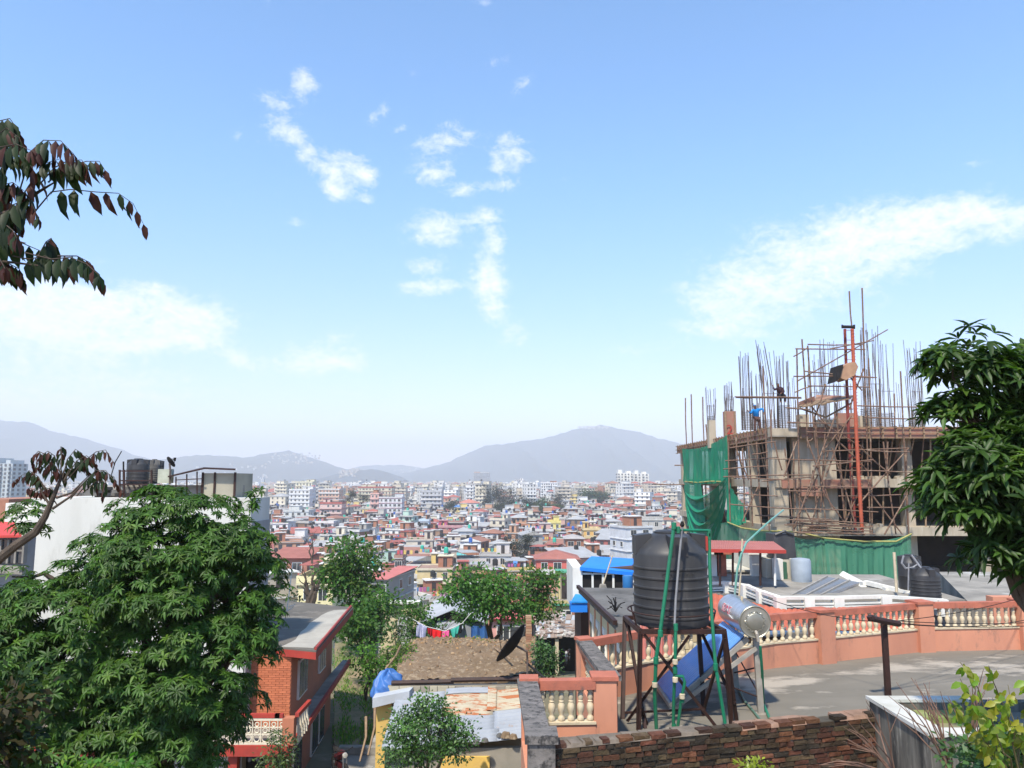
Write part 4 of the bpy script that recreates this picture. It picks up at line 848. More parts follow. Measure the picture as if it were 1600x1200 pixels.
m = MB(); m.bar(at(1228,637,44), at(1262,640,44), .3, .05); m.tube([at(1250,638,44), at(1290,652,45), at(1330,630,45)], .06, 5); m.build('beam', MT['wood'], pf)
# hoist mast
hm = thing('hoist_mast', 'tall orange red ladder mast rising past the slab edge with pulley bar on top', 'hoist', at(1340, 830, 43))
m = MB(); m.tube([at(1331.5,514,43.2), at(1338,680,43.1), at(1347,832,43.0)], .10, 8); m.build('mast_tube', MT['mast'], hm)
m = MB(); m.tube([at(1320,514,43.8), at(1326,680,43.8), at(1337,832,43.8)], .085, 8); m.build('mast_tube', mat('dull_red_mast', (.22, .045, .035), None, 4, .7), hm)
m = MB()
for i in range(62):
    s = i / 61; u = 1331.5 + 15.5 * s; v = 516 + 312 * s; m.bar(at(u - 2, v, 43.1), at(u + 3.2, v, 43.1), .03, .03)
    if i % 3 == 0: m.bar(at(1320 + 17 * s, v, 43.8), at(u, v, 43.2), .03, .03)
m.build('rung', MT['mast'], hm)
m = MB(); m.tube([at(1316,510.5,43.3), at(1335,511,43.3)], .09, 8); m.tube([at(1316,507.5,43.3), at(1316,513,43.3)], .05, 6); m.tube([at(1334.5,507.5,43.3), at(1334.5,514,43.3)], .06, 6); m.build('pulley_bar', MT['dark'], hm)
hb = thing('hoist_bucket', 'tilted tan metal tipping bucket hanging on the red hoist mast', 'bucket', at(1325, 585, 43.5))
m = MB(); pr_ = [at(1341,573,43), at(1337,566,43), at(1328,566,43), at(1318,572,43), at(1312,590,43), at(1322,594,43), at(1336,586,43)]
m.hexa(pr_[::-1], [p + Vector((0, 1.0, 0)) for p in pr_[::-1]]); m.build('bucket_body', mat('tan_steel', (.40, .24, .14), (.30, .17, .10), 2, .6), hb)
m = MB(); q = [at(1318,569,42.9), at(1310,571,42.9), at(1305,597,42.9), at(1313,590,42.9)]; m.hexa(q, [p + Vector((0, 1.1, 0)) for p in q]); m.build('tip_plate', MT['dark'], hb)

# green netting
def netmat(name, c, al):
    m = bpy.data.materials.new(name); m.use_nodes = True; t_ = m.node_tree; b = t_.nodes['Principled BSDF']; b.inputs['Base Color'].default_value = (*c, 1); b.inputs['Roughness'].default_value = .7; b.inputs['Specular IOR Level'].default_value = .2
    n = t_.nodes.new('ShaderNodeTexNoise'); n.inputs['Scale'].default_value = .6; n.inputs['Detail'].default_value = 5; tc = t_.nodes.new('ShaderNodeTexCoord'); t_.links.new(tc.outputs['Object'], n.inputs[0])
    r = t_.nodes.new('ShaderNodeMapRange'); r.inputs[1].default_value = .35; r.inputs[2].default_value = .7; r.inputs[3].default_value = al - .12; r.inputs[4].default_value = al + .1; t_.links.new(n.outputs['Fac'], r.inputs[0]); t_.links.new(r.outputs[0], b.inputs['Alpha'])
    return m
MT['net'] = netmat('green_debris_net', (.012, .20, .105), .88); MT['net2'] = netmat('faded_green_net', (.045, .17, .10), .80)
def sheet(corners, nu, nv, fold, sag, label, mt, folds=9, name='debris_net', ripple=0, seed=0):
    a, b, c, d = corners; r = random.Random(seed); ph = [r.uniform(0, 6) for _ in range(6)]
    nx = (b - a).cross(d - a).normalized()
    def fn(i, j):
        p = (a + (b - a) * i) * (1 - j) + (d + (c - d) * i) * j
        s = math.sin(i * folds * 6.28 + ph[0] + 1.5 * math.sin(j * 3 + ph[1])) * .6 + math.sin(i * folds * 2.3 * 6.28 + ph[2] + j * 2) * .4
        return p + nx * fold * s * (.4 + .6 * j) + Vector((0, 0, -sag * 4 * i * (1 - i) * (1 - j * .5) - ripple * math.sin(j * 40 + math.sin(i * 6.28) * 3) * .5))
    m = MB(); m.grid(fn, nu, nv); o = m.build(name, MT[mt], None, smooth=True); return tag(o, label, 'net', 'green debris nets on the building site')
sheet([at(1067,701,67), at(1136,680,53.2), at(1137,753,53.2), at(1068,752,67)], 60, 16, .18, .35, 'upper draped dark green net on the receding side of the unfinished building', 'net', 8, seed=1)
sheet([at(1069,753,66.5), at(1096,754,60.2), at(1100,815,59.4), at(1072,822,65.8)], 24, 14, .15, .1, 'narrow hanging green net strip at the far edge beneath the upper net', 'net', 3, seed=2)
def swag(a, b, drop, hgt, label, seed, n=9):
    r = random.Random(seed)
    def fn(i, j):
        p = a + (b - a) * i; sg = drop * 4 * i * (1 - i) * (.25 + .75 * j) + j * hgt * (.6 + .4 * math.sin(i * 3.14))
        return p + Vector((-.35 * math.sin(j * n * 3.14) * math.sin(i * 3.14) - .1, 0, -sg - .05 * math.sin(j * n * 6.28)))
    m = MB(); m.grid(fn, 30, 48); return tag(m.build('debris_net', MT['net'], None, smooth=True), label, 'net', 'green debris nets on the building site')
swag(at(1072,768,65.8), at(1138,742,52.8), 3.4, 2.0, 'bunched green net sagging in deep folds between two poles', 3)
sheet([at(1136,745,53), at(1163,788,49), at(1163,817,49), at(1136,820,53)], 30, 14, .15, .3, 'green net corner hanging beside the second storey column', 'net', 5, seed=4)
sheet([at(1076,816,64.6), at(1137,816,53), at(1137,915,53), at(1080,915,63.8)], 30, 12, .08, .1, 'green net hanging below the bunched swag behind the red awning', 'net2', 6, seed=5)
sheet([at(1136,816,52.8), at(1216,829,43.6), at(1216,915,43.6), at(1136,915,52.8)], 40, 14, .08, .25, 'flat green net stretched under the lowest slab above the red awning', 'net2', 7, seed=6)
sheet([at(1214,828,43.5), at(1292,838,43.2), at(1300,925,42.5), at(1214,920,43.2)], 40, 16, .12, .3, 'green net billowing under the lowest slab beside the boxed black tank', 'net2', 6, seed=7)
sheet([at(1288,838,43.1), at(1424,834,43.6), at(1426,915,42.6), at(1296,925,42.4)], 60, 20, .10, .35, 'widest green net sagging beneath the foot of the red mast', 'net2', 7, seed=8)
for k, (pts) in enumerate(([(1137,816,52.6),(1160,825,49),(1190,829,47),(1215,830,43.4)],[(1068,752,66.9),(1090,754,61.6),(1112,752,57.2),(1137,753,53)],[(1214,829,43.3),(1250,832,43),(1290,841,42.9),(1350,846,43),(1400,846,43.2),(1424,834,43.4)])):
    m = MB(); m.tube([at(*p) for p in pts], .05, 5); tag(m.build('net_rope', mat('yellow_rope', (.40, .36, .12), None, 3, .8)), ['yellow rope along the net top under the side slab', 'yellow rope holding the middle edge of the draped net', 'yellow rope sagging along the widest net under the mast'][k], 'rope', 'ropes on the debris nets')
# people
def skin_mesh(name, verts, edges, rad, mt, parent, sub=2):
    me = bpy.data.meshes.new(name + '_tmp'); bm = bmesh.new(); ly = bm.verts.layers.skin.verify(); vs = []
    for i, p in enumerate(verts):
        v = bm.verts.new(p); r = rad[i]; v[ly].radius = (r, r) if not isinstance(r, tuple) else r; v[ly].use_root = (i == 0); vs.append(v)
    for a, b in edges: bm.edges.new((vs[a], vs[b]))
    bm.to_mesh(me); bm.free(); o = bpy.data.objects.new('tmp', me); COL.objects.link(o)
    o.modifiers.new('s', 'SKIN'); ss = o.modifiers.new('d', 'SUBSURF'); ss.levels = sub; ss.render_levels = sub
    dg = bpy.context.evaluated_depsgraph_get(); dg.update(); ev = bpy.data.meshes.new_from_object(o.evaluated_get(dg)); bpy.data.objects.remove(o); ev.name = name
    ev.materials.clear(); ev.materials.append(mt)
    for p in ev.polygons: p.use_smooth = True
    r_ = bpy.data.objects.new(name, ev); COL.objects.link(r_)
    if parent: r_.parent = parent
    return r_
def person(root, J, shirt, trousers, hair, sleeve=2):
    """J: joints relative to the feet origin"""
    g = lambda k: Vector(J[k])
    V = [g('pelvis'), g('chest'), g('neck'), g('head'), g('crown')]; E = [(0,1),(1,2),(2,3),(3,4)]; Rr = [(.15,.11), (.165,.11), .055, .085, .075]
    def chain(start, keys, rs):
        p = start
        for k, r in zip(keys, rs): V.append(g(k)); E.append((p, len(V) - 1)); Rr.append(r); p = len(V) - 1
        return p
    for s in 'lr':
        w = chain(1, [s + 'sh', s + 'el', s + 'wr', s + 'hand'], [.062, .045, .03, .034])
        hd = g(s + 'hand'); wd = (hd - g(s + 'wr')).normalized(); sx = wd.cross(Vector((0, 1, .2))).normalized()
        for f in range(4): V.append(hd + wd * (.075 - .01 * abs(f - 1)) + sx * (f - 1.5) * .02); E.append((w, len(V) - 1)); Rr.append(.009)
        V.append(hd + sx * .05 + wd * .02); E.append((w, len(V) - 1)); Rr.append(.01)
        chain(0, [s + 'hip', s + 'kn', s + 'an', s + 'toe'], [.085, .06, .04, .035])
    body = skin_mesh('body', V, E, Rr, MT['skin'], root)
    T = [g('pelvis'), g('chest'), g('neck') - Vector((0, 0, .03))]; TE = [(0,1),(1,2)]; TR = [(.175,.135), (.19,.135), .08]
    for s in 'lr':
        T += [g(s + 'sh'), g(s + 'sh') * .35 + g(s + 'el') * .65] + ([g(s + 'el'), g(s + 'wr')] if sleeve > 1 else []); n = len(T); k0 = n - (4 if sleeve > 1 else 2)
        TE += [(1, k0)] + [(i, i + 1) for i in range(k0, n - 1)]; TR += [.08, .07] + ([.062, .05] if sleeve > 1 else [])
    skin_mesh('shirt', T, TE, TR, shirt, root)
    T = [g('pelvis')]; TE = []; TR = [(.17,.135)]
    for s in 'lr':
        n = len(T); T += [g(s + 'hip'), g(s + 'kn'), g(s + 'an')]; TE += [(0, n), (n, n + 1), (n + 1, n + 2)]; TR += [.105, .08, .062]
    skin_mesh('trousers', T, TE, TR, trousers, root)
    hd = g('head'); cr = g('crown'); up = (cr - hd).normalized()
    skin_mesh('hair', [hd + up * .05 + Vector((0, .01, 0)), cr + up * .02], [(0, 1)], [.095, .085], hair, root)
    m = MB(); f = hd + Vector((0, -.085, .0)); m.hexa([(f.x - .012, f.y - .012, f.z - .03), (f.x + .012, f.y - .012, f.z - .03), (f.x + .01, f.y + .03, f.z - .03), (f.x - .01, f.y + .03, f.z - .03)], [(f.x - .006, f.y, f.z + .015), (f.x + .006, f.y, f.z + .015), (f.x + .006, f.y + .02, f.z + .015), (f.x - .006, f.y + .02, f.z + .015)])
    for s in (-1, 1): m.box(f.x + s * .032 - .01, f.x + s * .032 + .01, f.y + .0, f.y + .02, f.z + .02, f.z + .03)
    fo = m.build('face', mat('face_dark', (.12, .06, .04), None, 2, .6)); fo.parent = root; fo.location = Vector(fo.location)
p0 = at(1183, 671, 47.2); p0.z = T3 - .2
w1 = thing('person', 'worker in bright blue hooded shirt bending to tie rebar on the slab edge', 'person', p0)
person(w1, dict(pelvis=(0,0,.92), chest=(-.10,-.12,1.30), neck=(-.14,-.2,1.47), head=(-.17,-.26,1.57), crown=(-.19,-.28,1.68), lsh=(-.28,-.16,1.38), lel=(-.42,-.22,1.16), lwr=(-.55,-.3,1.26), lhand=(-.61,-.32,1.31), rsh=(.10,-.16,1.40), rel=(.32,-.22,1.45), rwr=(.40,-.25,1.22), rhand=(.38,-.28,1.14), lhip=(-.10,0,.86), lkn=(-.14,-.04,.47), lan=(-.12,.02,.08), ltoe=(-.14,-.16,.03), rhip=(.10,0,.86), rkn=(.16,-.02,.47), ran=(.20,.05,.08), rtoe=(.22,-.12,.03)), mat('blue_shirt', (.01, .22, .60), None, 3, .8), mat('brown_trousers', (.10, .05, .04), None, 3, .8), mat('blue_hood', (.015, .16, .45), None, 3, .8), 2)
p0 = at(1219, 620, 47.0)
w2 = thing('person', 'worker in dark maroon top sitting on the high horizontal pole among rebar', 'person', p0)
person(w2, dict(pelvis=(.08,0,.10), chest=(-.02,-.06,.45), neck=(-.10,-.1,.60), head=(-.14,-.13,.69), crown=(-.16,-.13,.80), lsh=(-.18,-.08,.52), lel=(-.38,-.15,.40), lwr=(-.45,-.15,.60), lhand=(-.46,-.15,.68), rsh=(.14,-.08,.50), rel=(.20,-.15,.28), rwr=(.02,-.25,.20), rhand=(-.04,-.27,.18), lhip=(-.02,-.03,.06), lkn=(-.14,-.40,.06), lan=(-.12,-.38,-.34), ltoe=(-.14,-.50,-.38), rhip=(.16,-.03,.06), rkn=(.14,-.42,.06), ran=(.16,-.40,-.34), rtoe=(.14,-.52,-.38)), mat('maroon_top', (.04, .015, .02), None, 3, .8), mat('dark_trousers', (.02, .018, .02), None, 3, .8), mat('black_hair', (.008, .007, .007), None, 3, .5), 2)
# seat plank and pole for the second worker
m = MB(); m.tube([at(1150,621,47.0) , at(1252,622,47.0)], .05, 6); m.build('pole', MT['bamboo'], sc_)
# ================================================================ terrain
rm = random.Random(21)
HT = [(-60,-10.6),(20,-10.3),(33,-10.3),(42,-10.9),(50,-12.8),(60,-14.5),(80,-18.6),(110,-25),(160,-32.5),(260,-33.5),(20000,-33.5)]
def terr(x, y):
    for (a, za), (b, zb_) in zip(HT, HT[1:]):
        if y <= b: return za + (zb_ - za) * max(0, (y - a) / (b - a))
    return -33.5
ys = [-60,-20,0,10,15,20,24,28,30,32,34,36,38,40,42,44,46,48,50,53,56,60,65,70,80,95,110,130,160,200,260,400,700,1200,2500,5000,9000]
xs = [-9000,-4000,-1500,-700,-300,-120,-60,-40,-25,-15] + list(range(-12, 13, 2)) + [15,25,40,60,120,300,700,1500,4000,9000]
m = MB(); vs = [(x, y, terr(x, y) + (rm.uniform(-.08, .08) if abs(x) < 30 and 15 < y < 80 else 0)) for y in ys for x in xs]; nx_ = len(xs)
m.add(vs, [(j * nx_ + i, j * nx_ + i + 1, (j + 1) * nx_ + i + 1, (j + 1) * nx_ + i) for j in range(len(ys) - 1) for i in range(nx_ - 1)])
MT['ground'] = mat('valley_ground', (.16, .135, .085), (.11, .12, .055), .12, .95, bump=.5, bscale=3, c3=(.22, .19, .14), thr3=(.5, .62), s3=.6)
tag(m.build('ground', MT['ground'], None, smooth=True), 'dry brown and green ground falling from the yard to the city', 'ground', kind='structure')
# hills
def hill(prof, D, depth, label, col, col2, seed, rough=.24):
    r = random.Random(seed); m = MB(); us = np.arange(prof[0][0], prof[-1][0] + 1, 9.0); pu = [p[0] for p in prof]; pv = [p[1] for p in prof]
    ph = [r.uniform(0, 6.28) for _ in range(8)]; nv = 22; V = []
    for u in us:
        v = np.interp(u, pu, pv) + .7 * math.sin(u * .31 + ph[4]) + .5 * math.sin(u * .83 + ph[5]); p = at(u, v, D); hc = max(p.z + 33.5, .5)
        for j in range(nv + 1):
            s = j / nv * 2 - 1; yy = D + s * depth; k = (1 - abs(s)) ** 1.15
            spur = 1 + rough * math.sin(u * .05 + s * 4 + ph[0]) * abs(s) * 2 + rough * .8 * math.sin(u * .13 + s * 7 + ph[1]) * abs(s) * 2 + rough * .4 * math.sin(u * .37 + s * 13 + ph[2]) * abs(s)
            V.append((p.x * (1 + .0 * s), yy, -33.6 + hc * k * spur))
    n = len(us); m.add(V, [(i * (nv + 1) + j, (i + 1) * (nv + 1) + j, (i + 1) * (nv + 1) + j + 1, i * (nv + 1) + j + 1) for i in range(n - 1) for j in range(nv)])
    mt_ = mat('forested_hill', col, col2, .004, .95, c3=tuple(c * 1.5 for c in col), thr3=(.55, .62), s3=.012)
    return tag(m.build('hill', mt_, None, smooth=True), label, 'hill', kind='structure')
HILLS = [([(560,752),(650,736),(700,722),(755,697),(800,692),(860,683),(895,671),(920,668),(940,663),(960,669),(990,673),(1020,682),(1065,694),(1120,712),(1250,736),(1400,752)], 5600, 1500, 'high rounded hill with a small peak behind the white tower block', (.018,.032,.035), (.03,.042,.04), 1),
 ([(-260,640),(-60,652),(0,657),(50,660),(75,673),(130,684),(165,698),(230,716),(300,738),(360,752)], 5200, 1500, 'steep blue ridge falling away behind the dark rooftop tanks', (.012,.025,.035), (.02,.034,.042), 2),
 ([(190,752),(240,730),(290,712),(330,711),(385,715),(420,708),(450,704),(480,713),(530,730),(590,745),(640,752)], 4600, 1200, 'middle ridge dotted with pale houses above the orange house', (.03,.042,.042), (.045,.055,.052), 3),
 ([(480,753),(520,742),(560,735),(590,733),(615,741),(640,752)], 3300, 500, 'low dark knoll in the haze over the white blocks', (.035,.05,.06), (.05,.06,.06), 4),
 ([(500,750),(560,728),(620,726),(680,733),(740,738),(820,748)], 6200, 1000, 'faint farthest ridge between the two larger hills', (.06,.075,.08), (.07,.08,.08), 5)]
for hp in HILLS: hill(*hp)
m = MB()
for (u0, u1, v0, v1, D) in ((420,500,706,722,4250),(530,560,730,742,3250),(610,700,728,742,5800),(300,420,722,745,4000),(900,950,664,668,5560)):
    for _ in range(60):
        u = rm.uniform(u0, u1); v = rm.uniform(v0, v1); p = at(u, v, D - rm.uniform(0, 200)); w = rm.uniform(2.5, 6)
        m.box(p.x - w, p.x + w, p.y - w, p.y + w, p.z - 12, p.z + rm.uniform(-7, -1), 0, rm.choice([(.5,.5,.48),(.4,.38,.36),(.45,.38,.32)]))
tag(m.build('hillside_houses', MT['citypaint'], None), 'pale specks of houses scattered on the hazy ridges', 'houses', kind='stuff')

# ================================================================ left orange house
OH = thing('orange_house', 'orange brick house with red edged flat roofs and patterned white balcony screen', 'house', (-11, 30, -13.4))
zr = -5.55
P1 = atz(494,1017,zr); P2 = atz(552,949,zr); P0 = atz(395,1007,zr); P3 = atz(440,938,zr)
ext = P0 + (P0 - P1) * 2.6
m = MB(); m.prism([(ext.x, ext.y), (P1.x, P1.y), (P2.x, P2.y), (P3.x, P3.y), (-18, 37)], zr - .05, zr)
o = m.build('roof_slab', mat('grey_roof_screed', (.135, .12, .098), (.09, .082, .07), .5, .88, c3=(.19,.17,.14), thr3=(.55,.65), s3=.8), OH)
m = MB()
m.prism([(ext.x, ext.y), (P1.x, P1.y), (P2.x, P2.y), (P3.x, P3.y), (-18, 37)], zr - .28, zr - .051); m.build('roof_edge', MT['redpaint'], OH)
m = MB()  # pale repaired band along the side of the roof
inn = [atz(u, v, zr) for u, v in ((440,1011),(455,1004),(462,1000),(470,988),(478,982),(484,974),(497,966),(502,962),(512,957),(522,954),(541,953))]
out = [atz(u, v, zr) for u, v in ((490,1013),(500,1002),(547,951))]
poly = [(p.x, p.y) for p in inn] + [(out[2].x, out[2].y), (out[1].x, out[1].y), (out[0].x, out[0].y)]
m.prism(poly, zr + .004, zr + .02); m.build('pale_screed_band', mat('pale_screed', (.38, .355, .30), (.30, .28, .24), 1.5, .9), OH)
m = MB(); m.tube([P1 + Vector((-.05, .1, .05)), P2 + Vector((-.1, 0, .05))], .05, 6); m.build('roof_pipe', MT['redpaint'], OH)
MT['ohwall'] = mat('worn_orange_wall', (.42, .155, .085), (.34, .14, .085), 1.2, .85, c3=(.28, .15, .10), thr3=(.58, .72), s3=1.6, bump=.15, stretch=(1,1,.5))
wn, wf = Vector((-7.35, 26.6, 0)), Vector((-7.72, 34.1, 0))
m = MB(); m.prism([(-17, 26.6), (wn.x, wn.y), (wf.x, wf.y), (-17, 34.5)], -8.2, zr - .28); m.build('wall', MT['ohwall'], OH)
m = MB(); m.prism([(-17, 26.7), (wn.x + .02, 26.7), (wf.x, wf.y), (-17, 34.5)], -10.9, -8.2); m.build('wall', MT['ohwall'], OH)
m = MB(); m.prism([(-17, 26.7), (wn.x + .02, 26.7), (wf.x, wf.y), (-17, 34.5)], -13.6, -10.9); m.build('lower_wall', MT['white'], OH)
# facing brick panel with courses on the front
m = MB(); z = -8.1; r_ = 0
while z < zr - .3:
    x = -13 + (r_ % 2) * .12
    while x < -7.4: m.box(x, min(x + .235, -7.36), 26.57, 26.6, z, z + .064, 0, (rm.uniform(.85, 1.1),) * 3); x += .245
    z += .072; r_ += 1
m.build('brick_facing', mat('orange_facing_brick', (.52, .165, .075), (.46, .14, .065), 1, .8, attr=True), OH)
z1 = -8.15
def ledge(z, uv, y0_, nm='ledge'):
    q = [atz(u, v, z) for u, v in uv]
    a, b = q[0], q[1]
    m = MB(); m.prism([(wn.x - .3, y0_), (a.x, y0_), (a.x, a.y), (b.x, b.y), (wf.x, b.y)], z - .12, z); o = m.build(nm, MT['concrete'], OH)
    m = MB(); m.bar((a.x + .02, y0_, z - .06), (a.x + .02, a.y, z - .06), .1, .2); m.bar((a.x + .02, a.y, z - .06), (b.x + .02, b.y, z - .06), .1, .2); m.build('red_edge', MT['redpaint'], o)
    return a, b
a1, b1 = ledge(z1, ((481,1128),(546,1031)), 24.9); 
a2, b2 = ledge(-10.9, ((499,1196),(541,1113)), 25.2)
# balcony
m = MB(); m.box(-17, a1.x, 24.9, 26.6, z1 - .14, z1 - .02); o = m.build('balcony_floor', MT['concrete'], OH)
m = MB(); m.box(-17, a1.x + .06, 24.82, 24.9, z1 - .28, z1 + .04); m.build('red_edge', MT['redpaint'], o)
bx1 = atz(464, 1137, z1).x
m = MB(); m.box(-17, bx1, 24.98, 25.12, z1 + .80, z1 + .92); m.box(bx1 - .1, a1.x - .45, 24.98, 25.1, z1 + .80, z1 + .92); m.box(bx1 + .35, bx1 + .47, 25.1, 26.6, z1 + .80, z1 + .92); m.build('balcony_rail', MT['redpaint'], OH)
m = MB(); m.box(bx1 + .0, bx1 + .36, 24.96, 25.26, z1, z1 + .80); m.build('balcony_pier', MT['ohwall'], OH)
bs = MB(); n = 0; x = -16.9
MT['screen'] = mat('cream_screen', (.66, .60, .46), (.56, .5, .38), 5, .8)
while x < bx1 - .1:
    zc = z1 + .05
    bs.box(x - .015, x + .015, 25.0, 25.06, zc, z1 + .78)
    for cz_, rr in ((z1 + .19, .11), (z1 + .42, .075), (z1 + .60, .065)):
        bs.tube([(x + .13 + rr * math.cos(q * .785) * .9, 25.03, cz_ + rr * math.sin(q * .785)) for q in range(9)], .022, 4)
    bs.box(x, x + .26, 25.01, 25.05, z1 + .29, z1 + .33); bs.box(x, x + .26, 25.01, 25.05, z1 + .5, z1 + .53)
    x += .26
bs.box(-16.9, bx1, 24.99, 25.07, z1, z1 + .07); bs.box(-16.9, bx1, 24.99, 25.07, z1 + .72, z1 + .80)
y = 25.3
while y < 26.5:
    bs.box(bx1 + .38, bx1 + .44, y, y + .03, z1, z1 + .8); bs.tube([(bx1 + .41, y + .13 + .09 * math.cos(q * .785), z1 + .3 + .16 * math.sin(q * .785)) for q in range(9)], .022, 4); y += .26
bs.build('balcony_screen', MT['screen'], OH)
def ohwin(t0, t1, z0, z1_):
    D_ = wf - wn; L_ = D_.length; p = wn + D_ * t0; q = wn + D_ * t1; nx = Vector((.999, .05, 0))
    m = MB(); m.bar(p + nx * .03 + Vector((0, 0, (z0 + z1_) / 2)), q + nx * .03 + Vector((0, 0, (z0 + z1_) / 2)), .10, z1_ - z0); o = m.build('window', MT['white'], OH)
    k = 3
    for i in range(k):
        a = p + (q - p) * ((i + .1) / k); b = p + (q - p) * ((i + .9) / k); m = MB(); m.bar(a + nx * .06 + Vector((0, 0, (z0 + z1_) / 2)), b + nx * .06 + Vector((0, 0, (z0 + z1_) / 2)), .07, z1_ - z0 - .14); m.build('pane', MT['glass'], o)
for t0, t1 in ((.12, .30), (.60, .76)): ohwin(t0, t1, -7.5, -6.2)
for t0, t1 in ((.05, .22), (.45, .60), (.64, .76)): ohwin(t0, t1, -10.2, -8.9)
ohwin(.1, .3, -12.8, -11.5)
# porch under the balcony
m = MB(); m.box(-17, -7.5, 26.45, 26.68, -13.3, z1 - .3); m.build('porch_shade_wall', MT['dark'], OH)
for u in (321, 405, 458):
    p = atz(u, 1160, -8.9); m = MB(); m.box(p.x - .14, p.x + .14, 25.0, 25.25, -13.3, z1 - .14 if u != 321 else -9.0); m.build('red_post', MT['redpaint'], OH)
m = MB(); m.box(-17, -7.4, 24.95, 25.05, -11.2, -9.95); m.build('porch_parapet', MT['redpaint'], OH)
def cloth(name, cat, label, uv, d, mt, group, wav=.04, seed=0):
    a, b, c, e = [at(u, v, d) for u, v in uv]; r = random.Random(seed); ph = r.uniform(0, 6)
    m = MB(); m.grid(lambda i, j: (a + (b - a) * i) * (1 - j) + (e + (c - e) * i) * j + Vector((0, wav * math.sin(i * 11 + ph + j) * (.3 + j), -.02 * math.sin(i * 7 + ph) * j)), 14, 10)
    o = m.build(name, mt, None, smooth=True); sm = o.modifiers.new('t', 'SOLIDIFY'); sm.thickness = .012; return tag(o, label, cat, group)
def plain(n_, c): return mat(n_, c, tuple(x * .8 for x in c), 4, .9)
cloth('hanging_towel', 'towel', 'lilac towel hanging in the porch of the orange house', ((326,1165),(338,1165),(337,1185),(324,1186)), 24.9, plain('lilac', (.55,.38,.55)), 'washing in the porch', seed=1)
cloth('hanging_shorts', 'shorts', 'black and white shorts drying beside the lilac towel', ((339,1168),(349,1168),(349,1180),(340,1179)), 24.9, plain('black_white', (.25,.25,.25)), 'washing in the porch', seed=2)
cloth('hanging_shorts', 'shorts', 'pale grey shorts drying in the dark porch', ((350,1168),(360,1169),(359,1181),(351,1181)), 24.9, plain('pale_grey', (.5,.5,.5)), 'washing in the porch', seed=3)
cloth('hanging_shirt', 'shirt', 'dark shirt with white edge in the orange house porch', ((386,1169),(406,1169),(407,1188),(387,1190)), 24.9, plain('dark_cloth', (.03,.03,.035)), 'washing in the porch', seed=4)
cloth('hanging_shirt', 'shirt', 'tan shirt drying next to the porch shrub', ((410,1168),(422,1167),(420,1182),(412,1183)), 24.9, plain('tan_cloth', (.45,.28,.14)), 'washing in the porch', seed=5)
m = MB(); m.tube([at(322,1165,24.95), at(370,1169,24.95), at(425,1166,24.95)], .012, 4); tag(m.build('washing_line', MT['white'], None), 'thin line strung across the dark porch', 'line')
# pipes and antennas on the orange house roof
t = thing('roof_pipe_frame', 'thin white pipes standing on the flat roof of the orange house', 'pipe', P3)
for pts in ([(412,965),(415,940),(417,925)],[(448,955),(452,925),(457,880)],[(448,955),(455,951),(462,944),(452,948)],[(428,950),(427,930)]):
    m = MB(); m.tube([at(u, v, 29.5) for u, v in pts], .022, 5); m.build('pipe', MT['white'], t)

# ================================================================ white building behind the big tree
WB = thing('white_building', 'white walled building with black rooftop tanks behind the large green tree', 'building', (-13, 28, -12))
zt = -.60
m = MB(); m.prism([(at(47,800,26).x, 26), (at(392,800,26).x, 26), (at(392,800,26).x, 28.0), (at(47,800,26).x, 29.6)], -12, zt); m.build('wall', mat('white_render', (.58, .57, .52), (.50, .49, .44), .8, .9, c3=(.38, .36, .31), thr3=(.56, .75), s3=1.2, stretch=(1,1,.3)), WB)
m = MB(); m.prism([(at(8,800,26.3).x, 26.3), (at(50,800,26.3).x, 26.3), (at(50,800,26.3).x, 29), (at(8,800,26.3).x, 29)], -2.1, at(20,786,26.3).z); m.build('side_parapet', MT['white'], WB)
m = MB(); a = at(150,775,27.5); b = at(380,790,27.5); m.box(a.x, b.x, 27.4, 27.6, zt, zt + .42); m.build('parapet', MT['concrete'], WB)
m = MB(); a = at(120,770,27.2)
for k in range(9): x = a.x + k * .33; m.box(x, x + rm.uniform(.3, .9), 27 + rm.uniform(0, .3), 27.5, zt + .05 + k % 3 * .1, zt + .12 + k % 3 * .1 + .04)
m.build('stacked_boards', MT['darkroof'], WB)
m = MB(); a = at(392,790,26.02); m.box(a.x - .02, a.x + .05, 26.0, 28.0, -12, zt - .8); m.build('side_wall', mat('grey_side', (.33, .32, .31), (.26, .255, .25), 1, .9, stretch=(1,1,.2)), WB)
# small rooftop stair house with slanted sheet roof
sh = thing('rooftop_shed', 'beige panelled rooftop shed with sloping sheet canopy beside the black tanks', 'shed', at(330, 790, 27))
a = at(317,738,26.6); b = at(366,780,26.6); m = MB(); m.box(a.x, b.x, 26.6, 28.4, zt - .3, a.z - .03); m.build('wall', mat('beige_panel', (.36, .33, .25), (.28, .26, .2), 1, .9), sh)
m = MB(); m.box(b.x - .72, b.x - .66, 26.55, 26.6, zt, a.z); m.box(a.x - .02, a.x + .05, 26.55, 26.6, zt, a.z); m.box(b.x - .03, b.x + .04, 26.55, 26.6, zt, a.z); m.build('steel_strip', MT['brown'], sh)
q = [at(262,746,26.3), at(320,733,26.3), at(368,735,26.3), at(368,734,28.4), at(318,732,28.4), at(268,745,28.4)]
m = MB(); m.hexa([q[0], q[1], q[4], q[5]], [p + Vector((0, 0, .05)) for p in (q[0], q[1], q[4], q[5])]); m.hexa([q[1], q[2], q[3], q[4]], [p + Vector((0, 0, .05)) for p in (q[1], q[2], q[3], q[4])]); m.build('roof', MT['brown'], sh)
m = MB()
for u in (275, 292, 308): m.tube([at(u, 745 - (u - 275) * .25, 26.4), at(u, 772, 26.4)], .025, 5)
m.bar(at(275,750,26.4), at(316,748,26.4), .03, .03); m.build('post', MT['brown'], sh)
